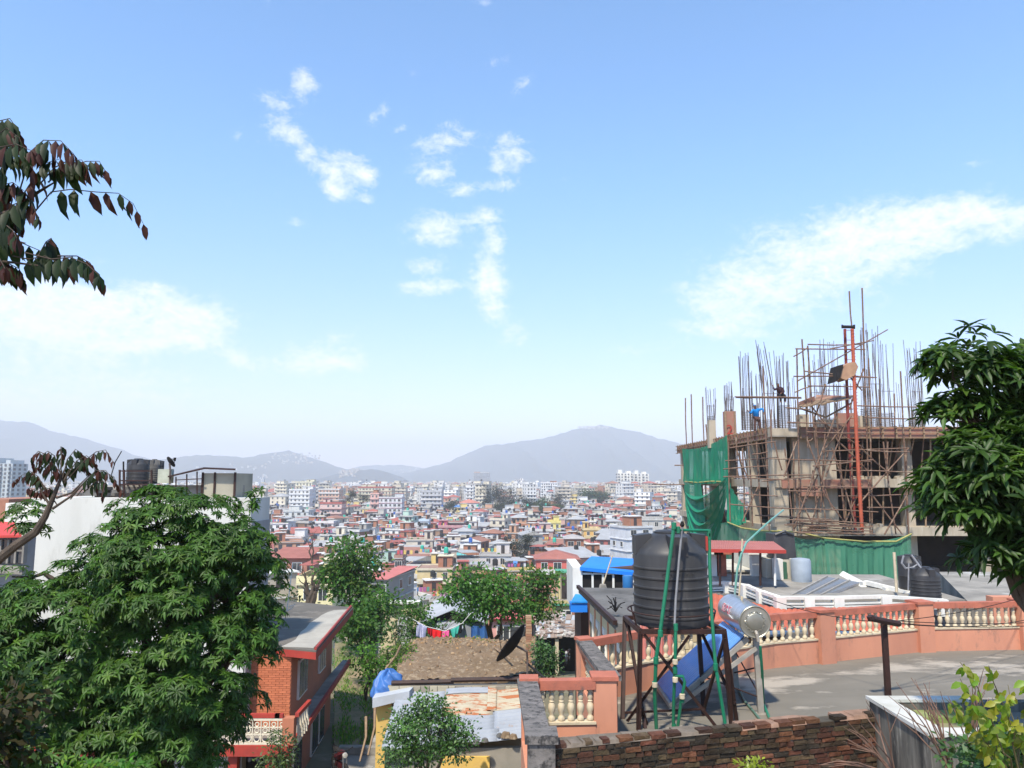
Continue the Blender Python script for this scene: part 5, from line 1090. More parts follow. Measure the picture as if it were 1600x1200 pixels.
def smalltank(u0, u1, vt, vb, d, label, nr, mt='blackp'):
    p0, p1 = at(u0, vb, d), at(u1, vb, d); return black_tank((p0.x + p1.x) / 2, d, p0.z, (p1.x - p0.x) / 2, at(u0, vt, d).z - p0.z, label, nr, seg=24, mt=mt)
smalltank(198, 231, 717, 756, 26.8, 'black ribbed tank in a rail cage on the white building roof', 4)
smalltank(230, 249, 718, 756, 27.8, 'dusty grey ribbed tank partly behind the caged black tank', 7, 'darkroof')
smalltank(247, 256, 720, 733, 27.9, 'smallest black tank between the dusty tank and the roof dish', 2)
t = thing('tank_cage', 'brown rail platform under the caged black tank on the white building roof', 'stand', at(215, 775, 26.5))
m = MB()
for v in (736, 751, 757): m.bar(at(187,v,26.2), at(238,v,26.2), .04, .04)
for u in (187, 194, 237): m.bar(at(u,734,26.2), at(u,778,26.2), .05, .05)
m.bar(at(187,757,27.6), at(238,757,27.6), .05, .05); m.bar(at(187,757,26.2), at(190,757,27.6), .05, .05); m.bar(at(238,757,26.2), at(238,757,27.6), .05, .05)
for k in range(6): m.bar(at(190 + 9 * k,757,26.2), at(190 + 9 * k,757,27.8), .05, .04)
m.bar(at(250,757,26.2), at(250,780,26.2), .05, .05); m.build('frame', MT['brown'], t)
m = MB(); m.tube([at(174,742,26.4), at(180,722,26.4), at(190,705,26.4)], .018, 5); m.tube([at(193,721,26.3), at(193,757,26.3)], .03, 5); m.build('antenna_rod', MT['dark'], t)
m = MB(); a = at(249,733,27.2); b = at(269,755,27.2); m.box(a.x, b.x, 27.1, 27.3, b.z, a.z); tag(m.build('roof_panel', plain('pale_green_panel', (.45,.47,.38)), None), 'pale green upright panel under the small dish on the roof', 'panel')
def dish(name, label, c, n, r, mt, dep=.22, group=None, ribs=12, mast=None):
    t = thing(name, label, 'satellite dish', mast[-1] if mast else c, group); n = Vector(n).normalized(); c = Vector(c)
    m = MB(); prof = [(max(r * k / 6, .01), dep * r * (k / 6) ** 2) for k in range(7)] + [(r * (6 - k) / 6 if k < 6 else .01, dep * r * ((6 - k) / 6) ** 2 + .025) for k in range(7)]
    m.lathe(prof, c, 28, axis=n); m.build('reflector', mt, t, smooth=True)
    m = MB(); f = c + n * r * 1.0
    M_ = Vector((0, 0, 1)).rotation_difference(n).to_matrix()
    for k in range(3): a_ = k * 2.09 + .5; m.tube([c + M_ @ Vector((r * .9 * math.cos(a_), r * .9 * math.sin(a_), dep * r * .9)), f], .012 * max(r, .5) * 1.4, 5)
    m.lathe([(.04, -.06), (.05, .06)], f, 8); m.build('feed_arm', MT['dark'], t)
    m = MB(); m.tube(mast or [c, c - Vector((0, 0, r * 1.2))], .035, 8); m.build('mast', MT['rebar'], t)
    return t
dish('satellite_dish', 'small dark dish on the rooftop between the tanks and the beige shed', at(265,723,27), (.5, .5, .5), .21, MT['dark'], mast=[at(265,724,27), at(266,735,27), at(265,757,27)])
# red roofed room at far left
t = thing('red_roof_room', 'small room with red sheet roof and grey window grille beside the large tree', 'building', at(0, 890, 20))
d = 20.5; q = [at(-60,838,d), at(34,836,d), at(22,816,d+1.2), at(-60,812,d+1.2)]
m = MB(); m.hexa([p - Vector((0, 0, .06)) for p in q], q); m.build('roof', mat('red_sheet', (.50, .05, .04), (.42, .06, .05), 1, .6), t)
m = MB(); a = at(-60,840,d+.3); b = at(34,900,d+.3); m.box(a.x, b.x, d + .3, d + .8, -12, a.z); m.build('wall', mat('grey_wall', (.28, .28, .28), None, 1, .8), t)
for k in range(5):
    u = -22 + k * 12; a = at(u, 843, d + .2); b = at(u + 9, 880, d + .2); m = MB(); m.box(a.x, b.x, d + .2, d + .3, b.z, a.z); o = m.build('window', MT['glass'], t)
    m = MB(); m.box(b.x, b.x + .05, d + .14, d + .3, b.z, a.z); m.box(a.x, b.x, d + .15, d + .2, (a.z + b.z) / 2, (a.z + b.z) / 2 + .04); m.build('frame', MT['concrete'], o)
m = MB(); m.bar(at(-60,884,d), at(36,890,d), .3, .12); m.build('sill', MT['concrete'], t)
t = thing('brick_annex', 'red brown brick annex edge beside the white building and grey tower', 'building', at(-10, 800, 60)); m = MB(); a = at(-60,780,40); b = at(10,830,40); m.box(a.x, b.x, 40, 48, -15, a.z); m.build('wall', plain('brick_brown', (.36,.17,.11)), t)

# ================================================================ soil plot, tin roof shed
zf = -6.12
fp = [atz(u, v, zf) for u, v in ((618,1066),(835,1055),(838,1003),(745,1004),(640,1012),(622,1030))]
m = MB(); poly = [(p.x, p.y) for p in fp]; m.prism(poly, -10.6, zf - .03); m2_ = tag(m.build('soil_terrace_bank', MT['soil'], None), 'brown earth bank carrying the raised soil plot', 'bank', kind='structure')
m = MB()
def soil(i, j):
    a = fp[0] + (fp[1] - fp[0]) * i; b = fp[5] + (fp[2] - fp[5]) * i; b = Vector((b.x, 30.9, 0)); p = a * (1 - j) + b * j
    z = zf + .05 * math.sin(i * 9 + j * 5) + rm.uniform(-.045, .045) + .12 * max(0, j - .75) * (1 + math.sin(i * 14)) * 1.2 + (.2 * math.exp(-((i - .12) ** 2) / .01 - (j - .75) ** 2 / .02))
    return Vector((p.x, p.y, z - (.25 if j > .99 else 0)))
m.grid(soil, 60, 44); tag(m.build('soil_plot', MT['soil'], None, smooth=True), 'raised plot of dry turned soil behind the tin roof', 'soil plot', kind='structure')
m = MB()
for _ in range(420):
    i = rm.random(); j = rm.choice([rm.uniform(.72, 1.0), rm.uniform(.75, .95), rm.random()]); p = soil(i, j); s = rm.uniform(.02, .07)
    c = rm.choice([(.9,.85,.75),(1.1,1.05,.95),(.6,.55,.5),(1.1,.95,.7)]); a_ = rm.uniform(0, 3)
    m.xf = (p.x, p.y, p.z, math.cos(a_), math.sin(a_)); m.hexa([(-s, -s * .6, -.02), (s, -s * .5, -.02), (s * .8, s * .6, -.02), (-s * .9, s * .6, -.02)], [(-s * .6, -s * .3, s * .5), (s * .7, -s * .3, s * .6), (s * .5, s * .3, s * .45), (-s * .6, s * .4, s * .6)], 0, c)
m.xf = None
tag(m.build('rubble', MT['rubble'], None), 'loose stones and dry clods strewn over the soil plot', 'rubble', kind='stuff')
t = thing('retaining_wall', 'rough stone retaining wall with rusty beam along the soil plot edge', 'wall', fp[0])
a = fp[0] + Vector((-.2, -.1, 0)); b = atz(832,1050,zf) + Vector((0, -.4, 0)); b = Vector((b.x, a.y + .1, zf))
m = MB(); x = a.x
for row in range(3):
    x = a.x
    while x < b.x: w = rm.uniform(.15, .4); m.box(x, x + w - .02, a.y - rm.uniform(.08, .14), a.y + .1, zf - .62 + row * .19, zf - .62 + row * .19 + .17, 0, rm.choice([(.42,.38,.28),(.36,.32,.24),(.28,.25,.2)])); x += w
m.box(a.x, b.x, a.y - .06, a.y + .15, -10.3, zf - .05, 0, (.25, .22, .17)); m.build('stonework', MT['attr'], t)
m = MB(); m.tube([a + Vector((.1, -.05, .02)), a + (b - a) * .45 + Vector((0, -.05, .05))], .07, 6); m.tube([a + (b - a) * .43 + Vector((0, -.08, .1)), b + Vector((0, -.05, .12))], .07, 6); m.build('rusty_beam', MT['brown'], t)
TR = thing('tin_roof_shed', 'low shed with patched rusty corrugated roof and yellow end wall', 'shed', (-1.2, 23.5, -10.3))
ya, yb = 24.2, 21.3; za, zb2 = -6.34, -7.05
xl = -3.45; xr = .42
def sheet_tin(x0, x1, s0, s1, mt, dz=0, name='roof_sheet'):
    """x range, slope parameter range 0 = far/high edge, 1 = near/low edge; ribs run across the slope"""
    m = MB(); n = int(abs(s1 - s0) * 32) * 6 + 6
    def fn(i, j):
        s = s0 + (s1 - s0) * j; x = x0 + (x1 - x0) * i; y = ya + (yb - ya) * s + (x - xl) * .08; z = za + (zb2 - za) * s + (x - xl) * .035
        return Vector((x, y, z + dz + .035 * math.sin(s * 32 * math.pi) + .02 * math.sin(x * 3)))
    m.grid(fn, 6, n); o = m.build(name, MT[mt], TR, smooth=True); sm = o.modifiers.new('t', 'SOLIDIFY'); sm.thickness = .008
    return o
MT['tinblue'] = mat('blue_grey_tin', (.29, .31, .34), (.23, .25, .28), 1.0, .6, metal=.0, c3=(.26,.17,.11), thr3=(.60,.70), s3=2.2)
sheet_tin(xl, -1.95, 0, 1.0, 'tinblue', .0); sheet_tin(-2.0, -.55, .0, .55, 'rust', .03); sheet_tin(-.6, xr, .0, .52, 'rust', .045); sheet_tin(-1.98, -.5, .08, .16, 'tinblue', .065)
sheet_tin(-2.0, -.42, .52, .86, 'tinblue', .02); sheet_tin(-.5, xr, .5, .9, 'tinblue', .035); sheet_tin(-2.0, -.35, .8, 1.0, 'tinblue', .04); sheet_tin(-.4, xr, .86, 1.0, 'tinblue', .05); sheet_tin(-.72, -.45, .0, .5, 'rust', .085)
m = MB(); m.box(xl + .2, xr - .1, 21.7, 21.9, -10.3, -7.15); m.box(xl + .2, xl + .4, 21.9, 24, -10.3, -7.0); m.build('wall', mat('stained_grey_wall', (.28, .25, .20), (.2, .18, .14), 1.2, .9), TR)
m = MB(); m.box(-1.9, -.6, 21.62, 21.7, -10.3, -7.35); m.build('yellow_panel', MT['yellow'], TR)
m = MB(); m.box(xl - .02, xl + .25, 22, 24.1, -10.3, -7.0); m.build('dark_doorway', MT['dark'], TR)
a = at(590,1096,24.2); b = at(612,1165,24.2); m = MB(); m.box(a.x, b.x, 24.0, 25.2, -10.3, a.z + .05); m.build('yellow_end_wall', MT['yellow'], TR)
q0 = at(584,1088,23.9); q1 = at(641,1077,23.9); m = MB(); m.hexa([(q0.x, 23.7, q0.z - .28), (q1.x, 23.7, q1.z - .22), (q1.x + .2, 25.3, q1.z - .2), (q0.x, 25.3, q0.z - .2)], [(q0.x, 23.7, q0.z), (q1.x, 23.7, q1.z), (q1.x + .2, 25.3, q1.z + .02), (q0.x, 25.3, q0.z + .02)]); m.build('entrance_slab', mat('pale_blue_grey_slab', (.42, .44, .46), (.33, .34, .35), 1.5, .85), TR)
for i, (u, v, s, lb) in enumerate(((790,1152,.16,'largest brown stone weighing down the tin roof corner'),(801,1154,.13,'flat brown stone leaning on the largest roof stone'),(780,1151,.10,'small grey stone left of the largest roof stone'),(757,1159,.11,'dark lump of stone on the lower edge of the tin roof'),(744,1162,.12,'dark stone nearest the bush on the tin roof edge'),(724,1131,.12,'tan brick fragment by the bush on the tin roof'))):
    p = at(u, v, 22.0); p = atz(u, v, -6.85)
    m = MB(); sgm = [Vector((s * math.cos(k) * rm.uniform(.7, 1.1), s * math.sin(k) * .8 * rm.uniform(.7, 1.1), 0)) for k in [j * .9 for j in range(7)]]
    m.hexa([p + q for q in sgm], [p + q * .7 + Vector((0, 0, s * rm.uniform(.6, .9))) for q in sgm]); tag(m.build('roof_stone', MT['soil'] if i in (0, 1, 5) else MT['darkroof'], None), lb, 'stone', 'stones on the tin roof')
# blue tarpaulin heap
m = MB(); c = at(606,1066,24.6)
def tarp(i, j):
    th = i * 2 * math.pi; ph = j * math.pi * .5; r = .50 * (1 + .14 * math.sin(th * 3 + 1) + .10 * abs(math.sin(th * 4 + j * 5)) + .08 * abs(math.sin(th * 7.5 + j * 11)) - .05 * math.sin(j * 19 + th))
    return Vector((c.x + r * math.cos(th) * math.cos(ph), c.y + r * .8 * math.sin(th) * math.cos(ph), c.z - .40 + .72 * math.sin(ph) * (1 + .1 * math.sin(th * 4)) + .03 * math.sin(th * 9 + j * 12)))
m.grid(tarp, 90, 30); tag(m.build('tarpaulin', MT['bluetarp'], None, smooth=True), 'crumpled blue tarpaulin bundle on the corner slab of the tin roofed shed', 'tarpaulin')
dish('satellite_dish', 'large black mesh dish tilted on its mast by the orange terrace corner', at(806,1011,24.2), (-.75, .25, .55), .68, MT['dark'], dep=.28, mast=[at(808,1010,24.2), at(823,1018,24.3), at(824,1030,24.4), at(824,1066,24.4)])
t = thing('brick_post', 'narrow unplastered brick post rising behind the large black dish', 'post', at(826, 1040, 26.5)); m = MB(); z = at(826,1040,26.5).z; c = at(826,1040,26.5)
while z < at(826,962,26.5).z: m.box(c.x - .09 + rm.uniform(-.01,.01), c.x + .1 + rm.uniform(-.01,.01), c.y, c.y + .2, z, z + .075, 0, rm.choice([(.34,.17,.10),(.28,.15,.09),(.4,.25,.15)])); z += .085
m.build('brickwork', MT['attr'], t)
m = MB(); m.bar(at(822,1035,25), at(858,1066,22.5), .05, .05); tag(m.build('leaning_pole', MT['dark'], None), 'dark pole leaning from the dish mast to the balustrade corner', 'pole')
m = MB(); m.tube([at(736,1015,31), at(790,1022,29)], .03, 5); tag(m.build('bamboo_pole', MT['cream'], None), 'pale bamboo pole lying across the soil plot by the black dish', 'pole')
m = MB(); m.tube([at(760,1003,31), at(798,1030,26)], .04, 5); tag(m.build('timber_prop', MT['wood'], None), 'slanting timber prop behind the large black dish', 'pole')
for k, (u0, v0, u1, v1, lb) in enumerate(((603,1045,626,1008,'pale cut branch leaning over the blue tarpaulin'),(586,1100,575,1180,'grey fallen branch beside the garden path'),(572,1120,562,1190,'dark rotten branch in the grass left of the path'))):
    m = MB(); p = at(u0, v0, 27); q = at(u1, v1, 27 if k == 0 else 26); m.tube([p, (p + q) / 2 + Vector((.1, 0, .05)), q], [.05, .04, .03], 6); tag(m.build('branch', MT['wood'], None), lb, 'branch', 'loose branches by the yard')
# path and yard
m = MB(); pts = [(600,1075),(570,1200),(548,1200),(588,1075)]; P = [atz(u, v, -10.2) for u, v in pts]; m.prism([(p.x, p.y) for p in P], -10.4, -10.2); tag(m.build('garden_path', MT['soil'], None), 'narrow earth path between the grassy yard and yellow wall', 'path', kind='structure')
m = MB(); P = [atz(u, v, -10.15) for u, v in ((525,1172),(628,1168),(628,1210),(515,1210))]; m.prism([(p.x, p.y) for p in P], -10.5, -10.14); tag(m.build('concrete_yard', MT['concrete'], None), 'grey concrete yard below the grass beside the orange house', 'yard', kind='structure')
m = MB(); P = atz(600,1160,-10.1); m.bar(atz(588,1165,-10), atz(606,1125,-10), .35, .3); m.bar(atz(530,1171,-10), atz(600,1172,-10), .3, .25); tag(m.build('stone_kerb', MT['concrete'], None), 'low concrete kerb at the path corner under the yellow wall', 'kerb')
m = MB(); P = [atz(u, v, -10.24) for u, v in ((523,1005),(592,1000),(586,1100),(560,1172),(522,1172))]
m.prism([(p.x, p.y) for p in P], -10.6, -10.22); tag(m.build('yard_grass', MT['grass'], None), 'patchy dry grass of the yard below the orange house', 'grass', kind='structure')
# blades of grass
rg = np.random.default_rng(3); n = 2200; pp_ = []
while len(pp_) < n:
    u = rg.uniform(520, 592); v = rg.uniform(1000, 1172); g_ = math.sin(u * .2) + math.sin(v * .11 + 1)
    if g_ + rg.normal() * .6 < -.1: continue
    p = atz(u, v, -10.22); pp_.append((p.x, p.y, p.z))
nn_ = len(pp_); dd = rg.normal(size=(nn_, 3)) * .4 + [0, 0, 1]; cc_ = np.array([(1, 1, 1)]) * rg.uniform(.6, 1.4, (nn_, 1)) * np.where(rg.random((nn_, 1)) < .4, [[1.8, 1.1, 1]], [[1, 1, 1]])
tag(leaves_mesh('grass_tufts', pp_, dd, np.tile([0, -1, .1], (nn_, 1)), rg.uniform(.08, .25, nn_), rg.uniform(.02, .05, nn_), cc_ * 1.4, LM['mid'], simple=True, origin=pp_[0]), 'tufts of grass sprouting across the dry yard', 'grass', kind='stuff')

# ================================================================ houses and sheds on the slope
def plainbox(name, label, cat, u0, u1, vt, vb, d, dep, mt, roof=None, zb=None, roofmt=None):
    t = thing(name, label, cat, at((u0 + u1) / 2, vb, d)); a = at(u0, vt, d); b = at(u1, vb, d)
    m = MB(); m.box(a.x, b.x, d, d + dep, zb if zb is not None else b.z, a.z); m.build('wall', mt, t); return t, a, b
tg = thing('tin_gable_house', 'grey tin shed with shallow gable roof behind the washing line', 'shed', (-3.2, 47, -13))
g0, g1 = 43.5, 51.5; xe0, xe1 = at(655,965,g0).x, at(762,965,g0).x; xm = at(708,955,g0).x; zr_, ze_ = at(708,951,g0).z, at(687,966,g0).z - .25
m = MB(); n = 40
for (xa, xb) in ((xe0, xm), (xm, xe1)):
    zA, zB = (ze_, zr_) if xa == xe0 else (zr_, ze_)
    m.grid(lambda i, j: Vector((xa + (xb - xa) * i, g0 - .4 + (g1 - g0) * j, zA + (zB - zA) * i + .02 * math.sin(j * 120))), 3, 120)
o = m.build('roof', MT['tin'], tg); sm = o.modifiers.new('t', 'SOLIDIFY'); sm.thickness = .02
m = MB(); m.box(xe0 + .4, xe1 - .3, g0, g1 - .5, -13.5, ze_ + .0); m.build('wall', MT['tinblue'], tg)
m = MB(); m.add([(xe0 + .5, g0, ze_), (xe1 - .4, g0, ze_), (xm, g0, zr_ - .1)], [(0, 1, 2)]); m.build('gable', MT['dark'], tg)
m = MB(); m.hexa([(xe0 + 1.0, g0 - .7, ze_ - .25), (xm + .6, g0 - .7, ze_ - .2), (xm + .6, g0 + .05, ze_ + .12), (xe0 + 1.0, g0 + .05, ze_ + .1)], [(xe0 + 1.0, g0 - .7, ze_ - .2), (xm + .6, g0 - .7, ze_ - .15), (xm + .6, g0 + .05, ze_ + .17), (xe0 + 1.0, g0 + .05, ze_ + .15)]); m.build('canopy', MT['tinblue'], tg)
m = MB(); a = at(736,978,g0-.2); b = at(762,1014,g0-.2); m.grid(lambda i, j: Vector((a.x + (b.x - a.x) * i, g0 - .2 + .08 * math.sin(i * 14), a.z + (b.z - a.z) * j)), 20, 6); tag(m.build('blue_sheeting', MT['bluetarp'], None), 'blue plastic sheeting hanging at the end of the grey tin shed', 'sheeting')
GB = [('washing_line', None)]
m = MB(); m.tube([at(640,965,36.5), at(666,979,36.5), at(695,986,36.5), at(722,974,36.5), at(736,958,36.5)], .015, 4); tag(m.build('washing_line', MT['white'], None), 'sagging clothes line in front of the grey tin shed', 'line')
gr = 'washing on the garden line'
chk = mat('checked_cloth', (.55,.55,.72), (.5,.5,.66), 3, .9); tn = chk.node_tree
ck = tn.nodes.new('ShaderNodeTexBrick'); ck.inputs['Color1'].default_value = (.6,.6,.75,1); ck.inputs['Color2'].default_value = (.55,.55,.7,1); ck.inputs['Mortar'].default_value = (.04,.05,.16,1); ck.inputs['Scale'].default_value = 9; ck.inputs['Mortar Size'].default_value = .06; ck.inputs['Row Height'].default_value = .5; ck.offset = 0
cm = tn.nodes.new('ShaderNodeMapping'); ct = tn.nodes.new('ShaderNodeTexCoord'); cm.inputs['Rotation'].default_value = (R(90), R(30), 0); tn.links.new(ct.outputs['Object'], cm.inputs[0]); tn.links.new(cm.outputs[0], ck.inputs[0]); tn.links.new(ck.outputs[0], tn.nodes['Principled BSDF'].inputs['Base Color'])
cloth('hanging_sheet', 'sheet', 'blue and white checked sheet at the end of the garden line', ((652,972),(667,980),(664,1003),(650,994)), 36.4, chk, gr, seed=11)
cloth('hanging_shirt', 'shirt', 'dark red garment next to the checked sheet on the garden line', ((668,981),(676,983),(675,995),(669,990)), 36.4, plain('dark_red_cloth', (.35,.01,.02)), gr, seed=12)
cloth('hanging_shirt', 'shirt', 'bright red garment in the middle of the garden line', ((675,983),(690,986),(689,998),(676,997)), 36.4, plain('bright_red_cloth', (.75,.015,.02)), gr, seed=13)
cloth('hanging_shirt', 'shirt', 'bright pink garment hanging on the garden line', ((691,987),(702,985),(701,1003),(690,1002)), 36.4, plain('pink_cloth', (.80,.12,.30)), gr, seed=14)
cloth('hanging_shirt', 'shirt', 'teal green garment next to the pink one on the line', ((704,984),(718,977),(715,990),(707,998)), 36.4, plain('teal_cloth', (.06,.42,.32)), gr, seed=15)
cloth('hanging_cloth', 'cloth', 'black cloth last on the line beside the teal garment', ((718,976),(722,974),(721,988),(717,990)), 36.4, plain('black_cloth', (.02,.02,.02)), gr, seed=16)
t, a, b = plainbox('cream_compound_wall', 'cream courtyard wall with pierced top and grey gate beyond the yard trees', 'wall', 596, 656, 945, 1000, 54, .3, MT['creamwall'], zb=-15)
m = MB(); q = at(622,962,53.8); w_ = at(642,990,53.8); m.box(q.x, w_.x, 53.7, 53.95, w_.z - 1, q.z); m.build('gate', plain('grey_gate', (.45,.44,.42)), t)
for k in range(6): m = MB(); p = at(608 + 3.3 * k, 950, 53.7); m.box(p.x - .06, p.x + .02, 53.85, 53.99, p.z - .45, p.z); m.build('slot', MT['dark'], t)
m = MB(); p = at(600,943,54); m.box(p.x, at(656,943,54).x, 53.8, 54.5, p.z - .02, p.z + .15); m.build('coping', MT['white'], t)
# broken tile shed with motorbike
TS = thing('tile_shed', 'open shed with broken tile and patchwork tin roof beside the cream house', 'shed', (5.2, 62, -15))
q = [at(842,998,59), at(897,995,59), at(912,962,68), at(832,960,68)]
m = MB()
for i in range(9):
    for j in range(4):
        f = lambda a_, b_: (q[0] + (q[1] - q[0]) * a_) * (1 - b_) + (q[3] + (q[2] - q[3]) * a_) * b_
        i0, i1, j0, j1 = i / 9, (i + .96) / 9, j / 4, (j + 1.03) / 4; dz = Vector((0, 0, rm.uniform(0, .12)))
        c = rm.choice([(.36,.30,.26),(.30,.22,.17),(.42,.44,.46),(.26,.22,.2),(.4,.32,.26)]); P = [f(i0, j0) + dz, f(i1, j0) + dz, f(i1, j1) + dz, f(i0, j1) + dz]
        m.hexa([p - Vector((0, 0, .06)) for p in P], P, 0, c)
for _ in range(130):
    p = (q[0] + (q[1] - q[0]) * rm.random()); p = p + (q[3] - q[0]) * rm.random() + Vector((0, 0, .15)); a_ = rm.uniform(0, 3); m.xf = (p.x, p.y, p.z, math.cos(a_), math.sin(a_)); s = rm.uniform(.1, .4); m.box(-s, s, -.06, .06, -.03, .06, 0, rm.choice([(.5,.42,.36),(.25,.18,.14),(.6,.56,.5),(.3,.2,.15)]))
m.xf = None; m.build('roof', MT['attr'], TS)
m = MB(); m.box(q[3].x, q[2].x, 67.6, 68, -18, q[3].z - .1); m.box(q[0].x - .3, q[0].x - .1, 59.5, 68, -18, q[0].z - .15); m.build('wall', MT['dark'], TS)
m = MB(); p = at(870,1012,59.4); m.box(p.x - .13, p.x + .13, 59.2, 59.5, -14.6, q[0].z - .05); m.build('post', MT['cream'], TS)
def motorbike(c, ang, label, s=1.0):
    t = thing('motorbike', label, 'motorbike', c); cs, sn = math.cos(ang), math.sin(ang)
    def P(x, y, z): return (c[0] + (x * cs - y * sn) * s, c[1] + (x * sn + y * cs) * s, c[2] + z * s)
    ax = (-sn, cs, 0)
    for x in (-.62, .62):
        m = MB(); m.lathe([(.20, -.03), (.27, -.05), (.30, 0), (.27, .05), (.20, .03)], P(x, 0, .30), 20, axis=ax); w = m.build('wheel', MT['dark'], t, smooth=True)
        m = MB(); m.lathe([(.02, -.05), (.06, -.04), (.06, .04), (.02, .05)], P(x, 0, .30), 10, axis=ax)
        for k in range(6): a_ = k * 1.047; m.tube([P(x, 0, .30), P(x + .21 * math.cos(a_), 0, .30 + .21 * math.sin(a_))], .01, 4)
        m.build('rim', MT['steel'], w)
    m = MB(); m.tube([P(-.45, 0, .55), P(-.1, 0, .62), P(.2, 0, .80), P(.42, 0, .85)], [.10, .13, .16, .06], 8); m.tube([P(-.2, 0, .35), P(.15, 0, .38)], .13, 8); m.build('body', mat('bike_dark_red', (.07, .012, .015), None, 3, .3), t, smooth=True)
    m = MB(); m.tube([P(-.75, 0, .80), P(-.45, 0, .80), P(.02, 0, .80)], [.07, .10, .07], 8); m.build('seat', MT['dark'], t, smooth=True)
    m = MB(); m.tube([P(.62, .06, .30), P(.45, .06, .90)], .025, 6); m.tube([P(.62, -.06, .30), P(.45, -.06, .90)], .025, 6); m.build('fork', MT['steel'], t)
    m = MB(); m.tube([P(.30, .36, 1.02), P(.44, .12, .98), P(.44, -.12, .98), P(.30, -.36, 1.02)], .018, 6); m.build('handlebar', MT['dark'], t)
    m = MB(); m.lathe([(.03, -.08), (.09, 0), (.085, .04), (.02, .05)], P(.52, 0, .86), 12, axis=(cs, sn, 0)); m.build('headlight', mat('lamp_glass', (.75, .73, .68), None, 3, .15, metal=.3), t, smooth=True)
    return t
motorbike(at(887,1036,58.5), R(-105), 'dark red motorbike parked facing out beneath the broken tile shed')
motorbike(atz(531,1212,-10.15), R(-60), 'dark motorbike cut by the bottom edge beside the orange house', .95)
# ================================================================ city
rcx = random.Random(77)
WCOL = dict(white=(.72,.71,.68), cream=(.66,.60,.47), grey=(.40,.38,.34), brick=(.38,.17,.10), pink=(.58,.38,.33), yellow=(.68,.52,.20), orange=(.52,.29,.18), red=(.40,.13,.11), mint=(.45,.60,.50), blue=(.45,.58,.70), brown=(.30,.19,.13), beige=(.55,.48,.38))
ROOFC = dict(red=(.36,.11,.085), rust=(.31,.15,.105), grey=(.36,.36,.36), blue=(.10,.25,.55), green=(.08,.35,.22))
def frange(a, b, n): return [a + (b - a) * (i + .5) / n for i in range(n)]
WINDATA = {}
def windata(w, h):
    k = (round(w, 1), round(h, 1))
    if k not in WINDATA:
        m = MB(); w, h = k; m.box(-w/2, w/2, -.05, .05, 0, h, 0); m.box(-w/2 + .08, -.03, -.07, .0, .08, h - .08, 1); m.box(.03, w/2 - .08, -.07, .0, .08, h - .08, 1); m.box(-w/2 - .08, w/2 + .08, -.12, .05, -.08, 0, 0)
        o = m.build('window', [MT['white'], MT['glass']], None, origin=(0, 0, 0)); WINDATA[k] = o.data; bpy.data.objects.remove(o)
    return WINDATA[k]
